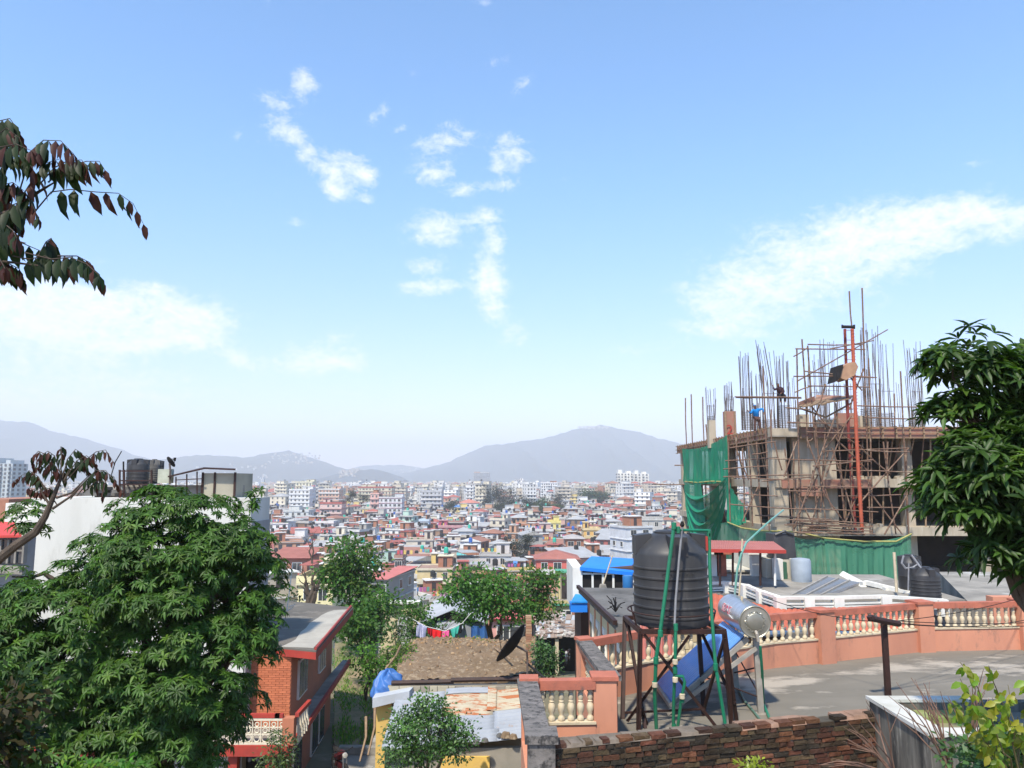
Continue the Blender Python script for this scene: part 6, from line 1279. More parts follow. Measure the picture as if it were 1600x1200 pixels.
def house_geo(B, w, l, fl, wall, trim, roof, rng, lod, wins, sl=2.95, balc=True, side=None, tankc=None, roofc=None):
    """B: dict of part builders; local frame, front faces -Y; wins collects (x,y,z,rot,w,h)"""
    H = fl * sl; bw = B['wall']; x0, x1, y0, y1 = -w/2, w/2, -l/2, l/2
    bw.box(x0, x1, y0, y1, -4, H, 0, wall)
    if side: bw.box(x0 - .02, x0, y0 + .05, y1 - .05, 0, H - .1, 0, side); bw.box(x1, x1 + .02, y0 + .05, y1 - .05, 0, H - .1, 0, side)
    bx0, bx1 = (x0, x1) if rng.random() < .5 else (x0 + w * rng.choice([0, .4]), x1 - w * rng.choice([0, .4]))
    bd = rng.choice([.5, .9, 1.2]) if balc else .25
    for f in range(1, fl + 1):
        z = f * sl
        if lod < 2: B['trim'].box(x0 - .25, x1 + .25, y0 - .3, y1 + .25, z - .16, z + .02, 0, trim)
        if f < fl and balc and lod < 2:
            B['trim'].box(bx0, bx1, y0 - bd, y0 - .301, z - .14, z + .02, 0, trim)
            pc = wall if rng.random() < .6 else trim
            B['trim'].box(bx0, bx1, y0 - bd, y0 - bd + .1, z + .021, z + .95, 0, pc)
    nf = max(2, int(w / 2.6)); ns = max(2, int(l / 3.2))
    for f in range(fl):
        z = f * sl + .95
        for x in frange(x0 + .3, x1 - .3, nf):
            if rng.random() < .1: continue
            ww = rng.choice([1.1, 1.4, 1.7]); hh = 1.4
            if balc and rng.random() < .3: wins.append((x, y0 - .05, f * sl + .2, 0, 1.1, 2.2))
            else: wins.append((x, y0 - .05, z, 0, ww, hh))
        for y in frange(y0 + .4, y1 - .4, ns):
            if rng.random() < .35: continue
            wins.append((x0 - .05, y, z, -math.pi / 2, 1.2, 1.3))
            if rng.random() < .7: wins.append((x1 + .05, y, z, math.pi / 2, 1.2, 1.3))
    rb = B['roof']
    if roof == 'flat':
        gcol = rng.choice([(.33, .31, .27), (.26, .24, .21), (.40, .37, .32), (.34, .22, .17), (.30, .27, .24)])
        rb.box(x0 - .25, x1 + .25, y0 - .3, y1 + .25, H + .021, H + .05, 0, gcol)
        ph = rng.choice([.25, .7, .9]); pc = wall if rng.random() < .7 else trim
        for (a, b, c, d) in ((x0 - .2, x1 + .2, y0 - .25, y0 - .13), (x0 - .2, x1 + .2, y1 + .1, y1 + .22), (x0 - .2, x0 - .08, y0 - .13, y1 + .1), (x1 + .08, x1 + .2, y0 - .13, y1 + .1)): rb.box(a, b, c, d, H + .05, H + .05 + ph, 0, pc)
        sw = w * rng.uniform(.3, .5); sx = rng.choice([x0 + .3, x1 - sw - .3]); sy = y1 - l * .45; hh = 2.5
        rb.box(sx, sx + sw, sy, y1 - .2, H + .05, H + hh, 0, wall if rng.random() < .6 else WCOL['brick']); rb.box(sx - .25, sx + sw + .25, sy - .3, y1, H + hh, H + hh + .14, 0, trim)
        if lod < 2 and rng.random() < .8: rb.box(sx + sw * .35, sx + sw * .35 + .9, sy - .03, sy, H + .1, H + 2.1, 0, (.05, .04, .04))
        if lod < 2:
            for k in range(rng.choice([1, 2, 4])): px, py = rng.uniform(x0, x1), rng.uniform(y0, y1); rb.box(px - .035, px + .035, py - .035, py + .035, H, H + rng.uniform(1.5, 3.4), 0, (.25, .23, .21))
            if rng.random() < .45:
                for k in range(rng.choice([3, 5, 7])): px = x0 + .4 + k * .75; rb.box(px, px + .55, y0 + .6, y0 + .63, H + .8, H + 1.7, 0, rng.choice([(.6,.1,.1),(.1,.25,.5),(.7,.7,.68),(.7,.5,.15),(.5,.15,.35),(.12,.4,.3),(.05,.05,.07)]))
            for k in range(rng.choice([0, 1, 2])): px, py = rng.uniform(x0 + .5, x1 - .5), rng.uniform(y0 + .3, y0 + 2); rb.box(px - .3, px + .3, py - .25, py + .25, H, H + .6, 0, (.08, .16, .05))
        tx = sx + sw / 2; ty = (sy + y1) / 2; tz = H + hh + .14
        if rng.random() < .35:   # light sheet canopy over part of the roof
            cc = rng.choice([ROOFC['red'], ROOFC['rust'], ROOFC['grey'], (.5, .5, .5)]); ax = -sx - sw
            cx0, cx1 = (x0, sx - .3) if sx > x0 + 1 else (sx + sw + .3, x1)
            rb.box(cx0, cx1, y0 + .2, y1 - .5, H + 2.2, H + 2.26, 0, cc)
            if lod < 2:
                for (px, py) in ((cx0 + .1, y0 + .3), (cx1 - .1, y0 + .3)): rb.box(px - .04, px + .04, py - .04, py + .04, H, H + 2.2, 0, (.2, .2, .2))
        if rng.random() < .3 and lod < 2:
            for k in range(4): px, py = rng.choice([x0, x1]), rng.uniform(y0, y1); rb.box(px - .12, px + .12, py - .12, py + .12, H, H + 1.2, 0, (.35, .32, .28))
    else:
        rcx_ = roofc or ROOFC[rng.choice(['red', 'red', 'rust', 'grey'])]; rh = w * .18; ov = .5
        a = [(x0 - ov, y0 - ov, H + .03), (x1 + ov, y0 - ov, H + .03), (x1 + ov, y1 + ov, H + .03), (x0 - ov, y1 + ov, H + .03)]
        if roof == 'gable':
            r0, r1 = (0, y0 - ov, H + rh), (0, y1 + ov, H + rh)
            rb.add(a + [r0, r1], [(0, 3, 5, 4), (1, 4, 5, 2), (3, 2, 1, 0)], 0, rcx_); rb.add([a[0], a[1], r0], [(0, 1, 2)], 0, wall); rb.add([a[2], a[3], r1], [(0, 1, 2)], 0, wall)
        elif roof == 'hip':
            k = min(w, l) * .5; r0, r1 = (0, y0 + k * .8, H + rh), (0, y1 - k * .8, H + rh)
            rb.add(a + [r0, r1], [(0, 3, 5, 4), (1, 4, 5, 2), (0, 4, 1), (2, 5, 3), (3, 2, 1, 0)], 0, rcx_)
        else:
            rb.add([(p[0], p[1], p[2] + (.0 if p[1] < 0 else rh)) for p in a], [(0, 1, 2, 3)], 0, rcx_); rb.add([(p[0], p[1], p[2] - .03 + (.0 if p[1] < 0 else rh)) for p in a], [(3, 2, 1, 0)], 0, rcx_)
        tx, ty, tz = w * .25, l * .3, H + rh * .3
    if tankc and 'tank' in B:
        r = .55; z0 = tz + .5; B['tank'].lathe([(r, 0), (r, 1.1), (r * .5, 1.35)], (tx, ty, z0), 10, 0, tankc)
        for sx_ in (-.4, .4): B['tank'].box(tx + sx_ - .05, tx + sx_ + .05, ty - .05, ty + .05, tz, z0, 0, (.15, .1, .08))
    return H
def addwins(mb, wins):
    xf = mb.xf
    for (x, y, z, r, w, h) in wins:
        c, s = math.cos(r), math.sin(r)
        def T(px, py, pz): return (x + px * c - py * s, y + px * s + py * c, z + pz)
        mb.add([T(-w/2, -.03, 0), T(w/2, -.03, 0), T(w/2, -.03, h), T(-w/2, -.03, h)], [(0, 1, 2, 3)], 0, (.07, .07, .08))
TANKC = dict(black=(.03, .03, .03), green=(.05, .42, .30), blue=(.04, .12, .40))
LABELS = set()
NEARH = []
def near_house(x, y, z, rot, w, l, fl, wallk, roof, rng, lod, label=None, trim=None, side=None, tank=None, roofc=None, name='house', balc=True, group='houses packed across the valley', wallc=None, sl=2.95):
    t = thing(name, label or '', 'house', (x, y, z), group, rz=rot); wc = wallc or WCOL[wallk]; k = rng.uniform(.88, 1.1); wc = tuple(min(c * k, .8) for c in wc)
    tr = trim or rng.choice([(.66, .64, .6), (.66, .64, .6), (.42, .12, .10), (.5, .48, .45)])
    wins = []
    if lod == 0:
        B = dict(wall=MB(), trim=MB(), roof=MB(), tank=MB()); house_geo(B, w, l, fl, wc, tr, roof, rng, 0, wins, side=side, tankc=TANKC.get(tank), roofc=roofc, balc=balc, sl=sl)
        for nm, pn in (('wall', 'wall'), ('trim', 'floor_edge'), ('roof', 'roof'), ('tank', 'water_tank')):
            if B[nm].f:
                s_ = t.location.copy(); t.location = (0, 0, 0); o = B[nm].build(pn, MT['paint'], t); t.location = s_
        for (wx, wy, wz, wr, ww, wh) in wins:
            o = bpy.data.objects.new('window', windata(ww, wh)); COL.objects.link(o); o.parent = t; o.location = (wx, wy, wz); o.rotation_euler = (0, 0, wr)
    else:
        B = dict(wall=MB(), roof=MB(), tank=MB()); B['trim'] = B['wall']
        house_geo(B, w, l, fl, wc, tr, roof, rng, 1, wins, side=side, tankc=TANKC.get(tank), roofc=roofc, balc=balc, sl=sl); addwins(B['wall'], wins); B['tank'] and None
        s_ = t.location.copy(); t.location = (0, 0, 0)
        B['wall'].build('wall', MT['paint'], t)
        if B['tank'].f: B['tank'].build('water_tank', MT['paint'], t)
        B['roof'].build('roof', MT['paint'], t); t.location = s_
    NEARH.append(dict(o=t, wall=wallk, roof=roof, fl=fl, tank=tank, uv=proj((x, y, z + fl * sl)), d=y, hand=bool(label), roofc=roofc))
    return t
OCC = []   # occupied discs (x, y, r)
def HB(u0, u1, vt, d, wallk, label, roof='flat', fl=4, l=None, rot=0, lod=0, **k):
    """hand placed building: pixel span of the front at distance d, top at vt"""
    p0, p1 = at(u0, vt, d), at(u1, vt, d); w = (p1.x - p0.x) / (math.cos(rot)); zt = p0.z; sl = k.pop('sl', 2.95)
    x = (p0.x + p1.x) / 2; l = l or w * .9; z = zt - fl * sl; y = d + l / 2
    OCC.append((x, y, max(w, l) * .62))
    return near_house(x, y, z, rot, w, l, fl, wallk, roof, random.Random(int(u0 * 7 + vt)), lod, label, sl=sl, **k)
HB(652,706,890,180,'yellow','cream yellow four storey block with green and blue roof tanks behind the yard trees',fl=4,tank='green',wallc=(.70,.56,.30),trim=(.68,.62,.45),l=9)
HB(682,724,824,330,'red','tall magenta pink building with open stepped balconies facing the valley',fl=5,wallc=(.40,.075,.12),trim=(.55,.3,.3),l=12,sl=2.9)
HB(724,744,850,300,'red','low magenta annex with long pink roof joined beside the magenta building',fl=2,wallc=(.42,.12,.12),roof='hip',roofc=(.50,.18,.17),l=10)
HB(838,904,874,165,'red','coral red house with wavy eaves below the grey roofed brick block',fl=3,wallc=(.56,.14,.11),roof='hip',roofc=(.34,.13,.10),l=9)
HB(884,912,842,215,'brick','bare brick house with grey hipped roof and pale corner posts',fl=4,roof='hip',roofc=(.40,.37,.35),l=9,trim=(.5,.4,.33))
HB(912,938,828,290,'yellow','orange yellow striped block standing right of the grey roofed brick house',fl=4,wallc=(.68,.42,.14),trim=(.7,.55,.3),l=9)
HB(857,876,817,330,'yellow','bright lemon yellow house with stepped roof amid red roofs',fl=4,wallc=(.75,.64,.22),trim=(.7,.62,.3),l=8)
HB(968,1012,824,200,'white','modern white framed block with big dark windows left of the black tank top',fl=4,wallc=(.68,.69,.70),trim=(.7,.7,.7),l=9,balc=False,rot=.35)
HB(1000,1035,812,225,'beige','raw cement block with stepped roof right behind the modern white block',fl=5,wallc=(.48,.46,.42),l=10)
HB(655,670,814,330,'blue','narrow pale blue blank walled building left of the magenta block',fl=5,wallc=(.55,.66,.76),trim=(.6,.6,.6),l=8,balc=False)
HB(592,628,778,470,'grey','broad grey white blank slab block beside a narrow pink strip',fl=8,wallc=(.60,.61,.62),l=12,balc=False,sl=3.0)
HB(579,592,772,470,'pink','narrow salmon pink block joined to the broad grey slab block',fl=8,wallc=(.70,.42,.36),l=14,sl=3.0)
HB(560,612,762,640,'cream','large cream hotel block with rooftop rooms on the skyline',fl=8,wallc=(.70,.65,.48),l=20)
HB(452,484,766,560,'white','bright white six storey block near the mango tree tip',fl=8,wallc=(.78,.78,.76),trim=(.7,.7,.7),l=18)
HB(484,498,762,600,'grey','grey banded tower block right of the bright white block',fl=9,wallc=(.45,.44,.44),l=14)
HB(462,488,754,640,'cream','pale yellow rooftop block rising behind the bright white block',fl=11,wallc=(.72,.68,.50),l=14)
HB(498,530,765,600,'orange','salmon and white striped block right of the grey banded tower',fl=8,wallc=(.62,.38,.28),trim=(.7,.68,.65),l=14)
HB(500,534,787,450,'pink','pink banded long block beneath the salmon striped tower',fl=4,wallc=(.68,.50,.44),l=12)
HB(443,482,799,390,'white','pale grey three storey block with flat canopy over the slope',fl=4,wallc=(.62,.63,.60),trim=(.7,.7,.68),l=14)
HB(418,450,818,330,'white','long white house with open veranda below the pale grey block',fl=3,wallc=(.68,.68,.67),l=12)
HB(715,748,786,560,'white','long white hall with pinkish red hipped roof left of the dark conifers',fl=4,wallc=(.72,.70,.66),roof='hip',roofc=(.50,.20,.15),l=16,balc=False,sl=3.3)
HB(658,690,768,560,'grey','grey multi level concrete frame block on the skyline',fl=7,wallc=(.50,.51,.52),l=16)
HB(845,871,755,880,'white','white modern block with curved stacked balconies behind the conifers',fl=15,wallc=(.78,.78,.78),trim=(.72,.72,.72),l=22,lod=1)
HB(803,818,750,1000,'white','slim white tower rising above the dark conifers',fl=15,wallc=(.80,.80,.80),balc=False,l=16,lod=1,sl=3)
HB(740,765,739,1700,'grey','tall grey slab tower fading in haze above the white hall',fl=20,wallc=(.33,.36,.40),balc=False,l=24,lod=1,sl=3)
HB(728,740,757,700,'white','small white stepped tower beside the hazy grey slab tower',fl=9,wallc=(.76,.75,.72),l=10,lod=1)
HB(425,480,872,112,'brick','red brick house with orange red pitched roof left of the tall round tree',fl=3,roof='mono',roofc=(.34,.13,.10),l=7,wallc=(.44,.20,.14))
HB(466,520,912,98,'yellow','pale lemon house with terraced balconies behind the bare tree',fl=3,wallc=(.72,.64,.36),trim=(.7,.64,.42),l=7)
HB(592,616,905,105,'grey','grey house with faded red sheet roof on the steep lane',fl=3,roof='mono',roofc=(.5,.16,.14),l=12,rot=-.2,wallc=(.42,.38,.35))
HB(617,628,872,180,'brick','narrow pinkish brick tower house beside the steep lane',fl=4,l=7,wallc=(.42,.24,.18),balc=False)
HB(750,798,868,190,'white','whitewashed house with sloping white roof slab behind the green yard tree',fl=3,wallc=(.68,.62,.58),l=8)
HB(768,830,966,66,'pink','low pink house with coral trim glimpsed between the yard tree trunks',fl=2,wallc=(.68,.35,.30),trim=(.55,.10,.09),l=6,roof='mono',roofc=(.55,.12,.13))
HB(842,900,925,95,'brick','small red brown brick house with low hipped roof left of the blue shelter',fl=2,roof='hip',roofc=(.36,.17,.12),l=7)
HB(866,893,943,72,'yellow','tiny pale green edged shop front beside the small brick house',fl=1,wallc=(.60,.50,.25),trim=(.10,.35,.22),l=4)
HB(700,724,872,215,'mint','house with turquoise gable roof trim below the magenta building',fl=3,roof='gable',wallc=(.62,.42,.3),roofc=(.15,.5,.45),l=8)
# --- tall white tower complex
def tower(u0, u1, vt, d, fl, wc, label, l, bays=4, sl=3.4):
    p0, p1 = at(u0, vt, d), at(u1, vt, d); x0, x1 = p0.x, p1.x; zt = p0.z; t = thing('apartment_tower', label, 'tower', ((x0 + x1) / 2, d, -33.5)); OCC.append(((x0 + x1) / 2, d + l / 2, (x1 - x0) * .7))
    m = MB(); m.box(x0, x1, d, d + l, -34, zt, 0, wc); n = int((zt + 33) / sl); m.box(x0 + 1, x0 + (x1 - x0) * .3, d + 2, d + l, zt, zt + 4, 0, wc); m.box(x1 - (x1 - x0) * .4, x1 - 3, d + 2, d + l, zt, zt + 2.5, 0, wc); m.build('wall', MT['citypaint'], t)
    m = MB()
    for f in range(n):
        z = zt - (f + 1) * sl
        for b_ in range(bays):
            xa = x0 + (x1 - x0) * (b_ + .18) / bays; xb = x0 + (x1 - x0) * (b_ + .62) / bays; m.box(xa, xb, d - .3, d, z + .9, z + 2.6, 0, (.12, .12, .13)); 
        for k in range(3): ya_ = d + l * (k + .2) / 3; m.box(x0 - .2, x0, ya_, ya_ + 2.5, z + .9, z + 2.6, 0, (.12, .12, .13)); m.box(x1, x1 + .2, ya_, ya_ + 2.5, z + .9, z + 2.6, 0, (.12, .12, .13))
    m.build('window_rows', MT['citypaint'], t)
    m = MB()
    for f in range(n):
        z = zt - (f + 1) * sl
        for b_ in range(0, bays, 2): xa = x0 + (x1 - x0) * (b_ + .1) / bays; xb = x0 + (x1 - x0) * (b_ + .7) / bays; m.box(xa, xb, d - 1.8, d - .31, z + .0, z + .9, 0, tuple(c * .97 for c in wc))
    m.build('balconies', MT['citypaint'], t); return t
tower(965,990,739,930,13,(.74,.72,.66),'nearer half of the cream white high rise beneath the rounded hill',16,5)
tower(991,1014,740,960,13,(.72,.70,.64),'right half of the cream white high rise with curved corner balconies',16,4)
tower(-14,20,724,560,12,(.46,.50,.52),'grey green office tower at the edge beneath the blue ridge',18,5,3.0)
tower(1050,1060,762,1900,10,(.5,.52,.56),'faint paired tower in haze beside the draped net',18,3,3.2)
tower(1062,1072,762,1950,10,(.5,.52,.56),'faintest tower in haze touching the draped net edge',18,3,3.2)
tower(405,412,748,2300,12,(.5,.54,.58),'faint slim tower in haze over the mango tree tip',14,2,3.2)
t = thing('tower_crane', 'grey core tower with crane arm near the net draped building', 'crane', at(1033, 790, 900)); m = MB(); a = at(1028,764,900); b = at(1034,790,900); m.box(a.x, b.x, 900, 904, -33, a.z, 0, (.25, .27, .3)); m.build('core', MT['citypaint'], t)
m = MB(); m.bar(at(1027,764,899), at(1043,765,899), 1.2, 1.2); m.bar(at(1030,761,899), at(1030,766,899), .8, .8); m.build('crane_arm', MT['citypaint'], t)

# --- generated streets
def free(x, y, r): return all((x - a) ** 2 + (y - b) ** 2 > (r + c) ** 2 for a, b, c in OCC)
TREEC = []
for u_, d_, r_ in ((765, 560, 14), (795, 552, 16), (830, 548, 15), (860, 535, 15), (930, 690, 18), (548, 520, 8), (805, 250, 8), (820, 255, 8), (815, 240, 7)): OCC.append((xat(u_, d_), d_, r_))
slots = []
y = 84.0
while y < 620:
    cell = 9.6 if y < 300 else 10.6
    x = -.40 * y - 20
    while x < .30 * y + 8:
        px = x + rcx.uniform(-1.4, 1.4); py = y + rcx.uniform(-1.6, 1.6)
        z = terr(px, py); u, v = proj((px, py, z + 9))
        if 372 < u < 1085 and not (y < 150 and u > 500) : slots.append((px, py, z, u, v))
        x += cell + rcx.choice([0, 0, 0, 1.5])
    y += cell * 1.08
slots.sort(key=lambda s: s[1])
TGT = 268 - 0; nb = 0; FARB = MB(); far_list = []
for (px, py, z, u, v) in slots:
    w = rcx.uniform(6.5, 9.6); l = rcx.uniform(6.5, 9.4); rot = rcx.choice([-.35, -.2, 0, .15, .3]) + .25 * math.sin(px * .01 + py * .013) + rcx.uniform(-.08, .08)
    if not free(px, py, max(w, l) * .42): continue
    if rcx.random() < .05: TREEC.append((px, py, z)); continue
    reds = .62 if (u > 740 or py < 330) else .40
    if rcx.random() < reds: wk = rcx.choice(['brick', 'brick', 'brick', 'pink', 'red', 'orange', 'orange', 'brown', 'beige', 'cream'])
    else: wk = rcx.choice(['white', 'white', 'white', 'cream', 'cream', 'grey', 'grey', 'beige', 'yellow', 'cream', 'mint' if rcx.random() < .4 else 'white'])
    rf = rcx.choice(['flat'] * 8 + ['hip', 'hip', 'mono', 'gable'])
    fl = rcx.choice([3, 3, 4, 4, 4, 5] if py > 180 else [3, 3, 4]); tk_ = rcx.choice(['black'] * 7 + ['green', 'blue'] + [None] * 4)
    rck = rcx.choice(['red', 'red', 'rust', 'grey', 'grey'] + (['blue', 'green'] if rcx.random() < .12 else []))
    if nb < TGT:
        h_ = near_house(px, py, z, rot, w, l, fl, wk, rf, rcx, 0 if py < 215 else 1, None, tank=tk_, roofc=None if rf == 'flat' else ROOFC[rck], side=WCOL['brick'] if rcx.random() < .2 and wk != 'brick' else None)
        NEARH[-1]['rck'] = rck; nb += 1
    else: far_list.append((px, py, z, rot, w, l, fl, wk, rf, tk_, rck))
print('near', nb, 'far', len(far_list), flush=True)
# unique labels for the streets
RN = dict(flat='flat roof', hip='hipped roof', mono='lean-to roof', gable='gabled roof'); FLN = {1: 'one', 2: 'two', 3: 'three', 4: 'four', 5: 'five'}
LM_ = [(680,915,'cream yellow block'),(703,845,'magenta building'),(870,885,'coral red house'),(898,855,'grey roofed house'),(925,840,'orange yellow block'),(866,824,'lemon yellow house'),(990,840,'modern white block'),(662,828,'pale blue building'),(608,795,'grey slab block'),(468,780,'bright white block'),(462,810,'pale grey block'),(732,790,'red roofed hall'),(780,780,'dark conifers'),(925,780,'domed green tree'),(548,880,'tall round tree'),(452,885,'orange roofed house'),(492,910,'bare tree'),(770,930,'spreading yard tree'),(1000,790,'white high rise'),(1040,850,'big black tank'),(605,920,'steep lane house'),(815,860,'bare grey trees'),(436,830,'long veranda house')]
def placew(u, v):
    best = sorted(LM_, key=lambda q: (q[0] - u) ** 2 + ((q[1] - v) * 1.6) ** 2)
    return best
from collections import defaultdict
cnt = defaultdict(list)
for h_ in NEARH:
    if h_['hand']: continue
    u, v = h_['uv']; q = placew(u, v)[0]; du, dv = u - q[0], v - q[1]
    side_ = 'right of' if du > abs(dv) * 1.2 else 'left of' if -du > abs(dv) * 1.2 else 'above' if dv < 0 else 'below'
    rr = RN[h_['roof']]; rk = '' if h_['roof'] == 'flat' else h_.get('rck', '') + ' '
    base = f"{FLN[h_['fl']]} storey {h_['wall']} house, {rk}{rr}" + (f", {h_['tank']} tank," if h_['tank'] else ',')
    cnt[(base, side_, q[2])].append(h_)
for (base, side_, lm), hs_ in cnt.items():
    hs_.sort(key=lambda a: a['d'])
    q = [p for p in LM_ if p[2] == lm][0]
    for i, h_ in enumerate(hs_):
        ordn = '' if len(hs_) == 1 else ['nearest ', 'second nearest ', 'third nearest ', 'fourth nearest ', 'fifth nearest ', 'sixth nearest '][min(i, 5)]
        h_['o']['label'] = (ordn + base + ' ' + side_ + ' ' + lm)
        h_['o']['name_'] = 0; del h_['o']['name_']
# far districts in one mass
B0 = FARB
def far_house(px, py, z, rot, w, l, fl, wk, rf, tk_, rck, lod):
    B0.xf = (px, py, z, math.cos(rot), math.sin(rot)); wc = WCOL[wk]; k = rcx.uniform(.85, 1.12); wc = tuple(min(.8, c * k) for c in wc); H = fl * 3.0; x0, x1, y0, y1 = -w/2, w/2, -l/2, l/2
    B0.add([(x0,y0,-3),(x1,y0,-3),(x1,y1,-3),(x0,y1,-3),(x0,y0,H),(x1,y0,H),(x1,y1,H),(x0,y1,H)], [(4,5,6,7),(0,1,5,4),(1,2,6,5),(3,0,4,7)], 0, wc)
    if rf == 'flat':
        B0.add([(x0-.2,y0-.2,H+.1),(x1+.2,y0-.2,H+.1),(x1+.2,y1,H+.1),(x0-.2,y1,H+.1)], [(0,1,2,3)], 0, (.4,.38,.36))
        sw = w * rcx.uniform(.3, .6); sx = rcx.choice([x0, x1 - sw]); B0.box(sx, sx + sw, 0, y1, H, H + 2.5, 0, wc); B0.box(sx - .3, sx + sw + .3, -.3, y1, H + 2.5, H + 2.7, 0, (.6,.58,.55))
    else:
        rh = w * .18; a = [(x0-.4,y0-.4,H),(x1+.4,y0-.4,H),(x1+.4,y1+.4,H),(x0-.4,y1+.4,H)]; B0.add(a + [(0,y0+l*.3,H+rh),(0,y1-l*.3,H+rh)], [(0,4,5,3),(1,2,5,4),(0,1,4),(2,3,5)], 0, ROOFC[rck])
    if tk_ and lod < 3: B0.box(x0 + 1, x0 + 2, y1 - 2, y1 - 1, H + 2.7, H + 4, 0, TANKC[tk_])
    for f in range(fl):
        zz = f * 3.0 + 1
        for x in frange(x0 + .3, x1 - .3, 3 if lod < 3 else 2):
            ww = .6 if lod < 3 else 1.1
            B0.add([(x-ww,y0-.06,zz),(x+ww,y0-.06,zz),(x+ww,y0-.06,zz+1.4),(x-ww,y0-.06,zz+1.4)], [(0,1,2,3)], 0, (.09,.09,.10))
        if lod < 3:
            for yy in frange(y0 + .5, y1 - .5, 2):
                B0.add([(x1+.06,yy-.6,zz),(x1+.06,yy+.6,zz),(x1+.06,yy+.6,zz+1.4),(x1+.06,yy-.6,zz+1.4)], [(0,1,2,3)], 0, (.09,.09,.10)); B0.add([(x0-.06,yy+.6,zz),(x0-.06,yy-.6,zz),(x0-.06,yy-.6,zz+1.4),(x0-.06,yy+.6,zz+1.4)], [(0,1,2,3)], 0, (.09,.09,.10))
            if rcx.random() < .6: B0.box(x0 - .2, x1 + .2, y0 - .8, y0, zz + 1.8, zz + 2.05, 0, (.62,.6,.57))
    B0.xf = None
for a in far_list: far_house(*a, 2)
y = 600.0; cnt_f = 0
while y < 3600:
    cell = 14 if y < 1000 else 20 if y < 1800 else 32
    x = -.72 * y
    while x < .55 * y:
        px = x + rcx.uniform(-4, 4); py = y + rcx.uniform(-4, 4); u, v = proj((px, py, -25))
        ok = -30 < u < 1240 and (u > 390 or py > 900) and free(px, py, 8)
        if ok and rcx.random() < .88:
            s = cell / 13; fl = rcx.choice([4, 4, 5, 5, 6, 6, 7, 8] if y > 900 else [3, 4, 4, 5, 5, 6]); wk = rcx.choice(['white', 'white', 'white', 'cream', 'cream', 'beige', 'grey', 'pink', 'brick', 'brick', 'yellow', 'orange', 'beige'])
            if rcx.random() < .09 and y < 1500: fl = rcx.choice([7, 8, 9, 10]); wk = rcx.choice(['white', 'white', 'cream', 'beige'])
            far_house(px, py, -33.5, rcx.uniform(-.5, .5), rcx.uniform(8, 13) * min(s, 1.7), rcx.uniform(8, 12) * min(s, 1.5), fl, wk, rcx.choice(['flat', 'flat', 'flat', 'hip']), rcx.choice([None, None, 'black']), rcx.choice(['red', 'rust', 'grey']), 3 if y > 950 else 2); cnt_f += 1
        x += cell
    y += cell * 1.15
print('farther', cnt_f, len(B0.f), flush=True)
tag(B0.build('distant_city', MT['citypaint'], None, origin=(0, 900, -33.5)), 'mass of small pale and reddish houses covering the valley floor into the haze', 'houses', 'distant houses', 'stuff')
# ================================================================ trees
def E(u, v, d, ru, rv, rd=None):
    c = at(u, v, d); k = d / F; return ((c.x, c.y, c.z), ru * k, (rd if rd else ru * k * .8), rv * k)
def big_tree(name, label, ells, nclump, nros, leafn, cr, ln, wr, base, fork, mt, seed, trunk_r, tint=None, droopang=(.1, 1.0), limbs=None, flat=.55, inner=.35, extra=None):
    rng = np.random.default_rng(seed); t = thing(name, label, 'tree', base); P, Nm, C = rosettes(rng, ells, nclump, nros, leafn, cr, flat, inner)
    if extra is not None: P = np.vstack([P, extra[0]]); Nm = np.vstack([Nm, extra[1]])
    a = rosette_leaves(rng, P, Nm, leafn, ln, wr, droopang, tint); leaves_mesh('crown', a[0], a[1], a[2], a[3], a[4], a[5], mt, t)
    m = MB(); fork = Vector(fork); m.tube([base, (Vector(base) + fork) / 2 + Vector((.1 * trunk_r * 8, 0, 0)), fork], [trunk_r * 1.25, trunk_r, trunk_r * .8], 10); m.build('trunk', MT['bark'], t, smooth=True)
    m = MB()
    idx = rng.permutation(len(C))[:limbs or 40]
    hubs = [Vector(e[0]) * .75 + fork * .25 for e in ells]
    for h_ in hubs: m.tube(branch_path(rng, fork, h_, 5, .04), [trunk_r * .55, trunk_r * .5, trunk_r * .45, trunk_r * .4, trunk_r * .32, trunk_r * .25], 7)
    for i in idx:
        c = Vector(C[i]); h_ = min(hubs, key=lambda q: (q - c).length); m.tube(branch_path(rng, h_, c, 4, .06), [trunk_r * .28, trunk_r * .22, trunk_r * .17, trunk_r * .12, trunk_r * .06], 5)
    m.build('branches', MT['bark'], t, smooth=True); return t
d = 12.0
big_tree('mango_tree', 'large dense mango tree with glossy drooping leaves in front of the white building',
    [E(140,1020,d,150,130,1.5), E(300,990,d,130,170,1.6), E(262,880,d,105,90,1.2), E(275,800,d,80,38,.8), E(355,860,d,62,62,.8), E(375,985,d,50,50,.7), E(400,1060,d,50,26,.5), E(80,950,d,75,42,.8), E(50,828,d+.3,20,34,.3), E(90,1120,d,110,90,1.2), E(240,1150,d,140,90,1.5), E(20,970,d,60,70,.6), E(398,905,d,34,34,.4), E(392,850,d,30,45,.4), E(400,960,d,36,40,.4), E(195,850,d,40,36,.6), E(190,1000,d,120,120,.6), E(60,1050,d,70,80,.8)],
    780, 19, 9, .26, .118, .27, (-5.6, 13.2, -10.4), (-5.6, 13.0, -4.6), LM['mango'], 42, .22, limbs=90,
    extra=(lambda q: (np.array([p[0] for p in q]), np.array([p[1] for p in q])))([(np.array(at(345 + 62 * s + random.Random(i).uniform(-9, 9), 850 - 82 * s + random.Random(i + 99).uniform(-9, 9) , d - .1)), np.array([.3, -.4, .85])) for i, s in enumerate([k / 34 for k in range(35)])]))
d = 8.0
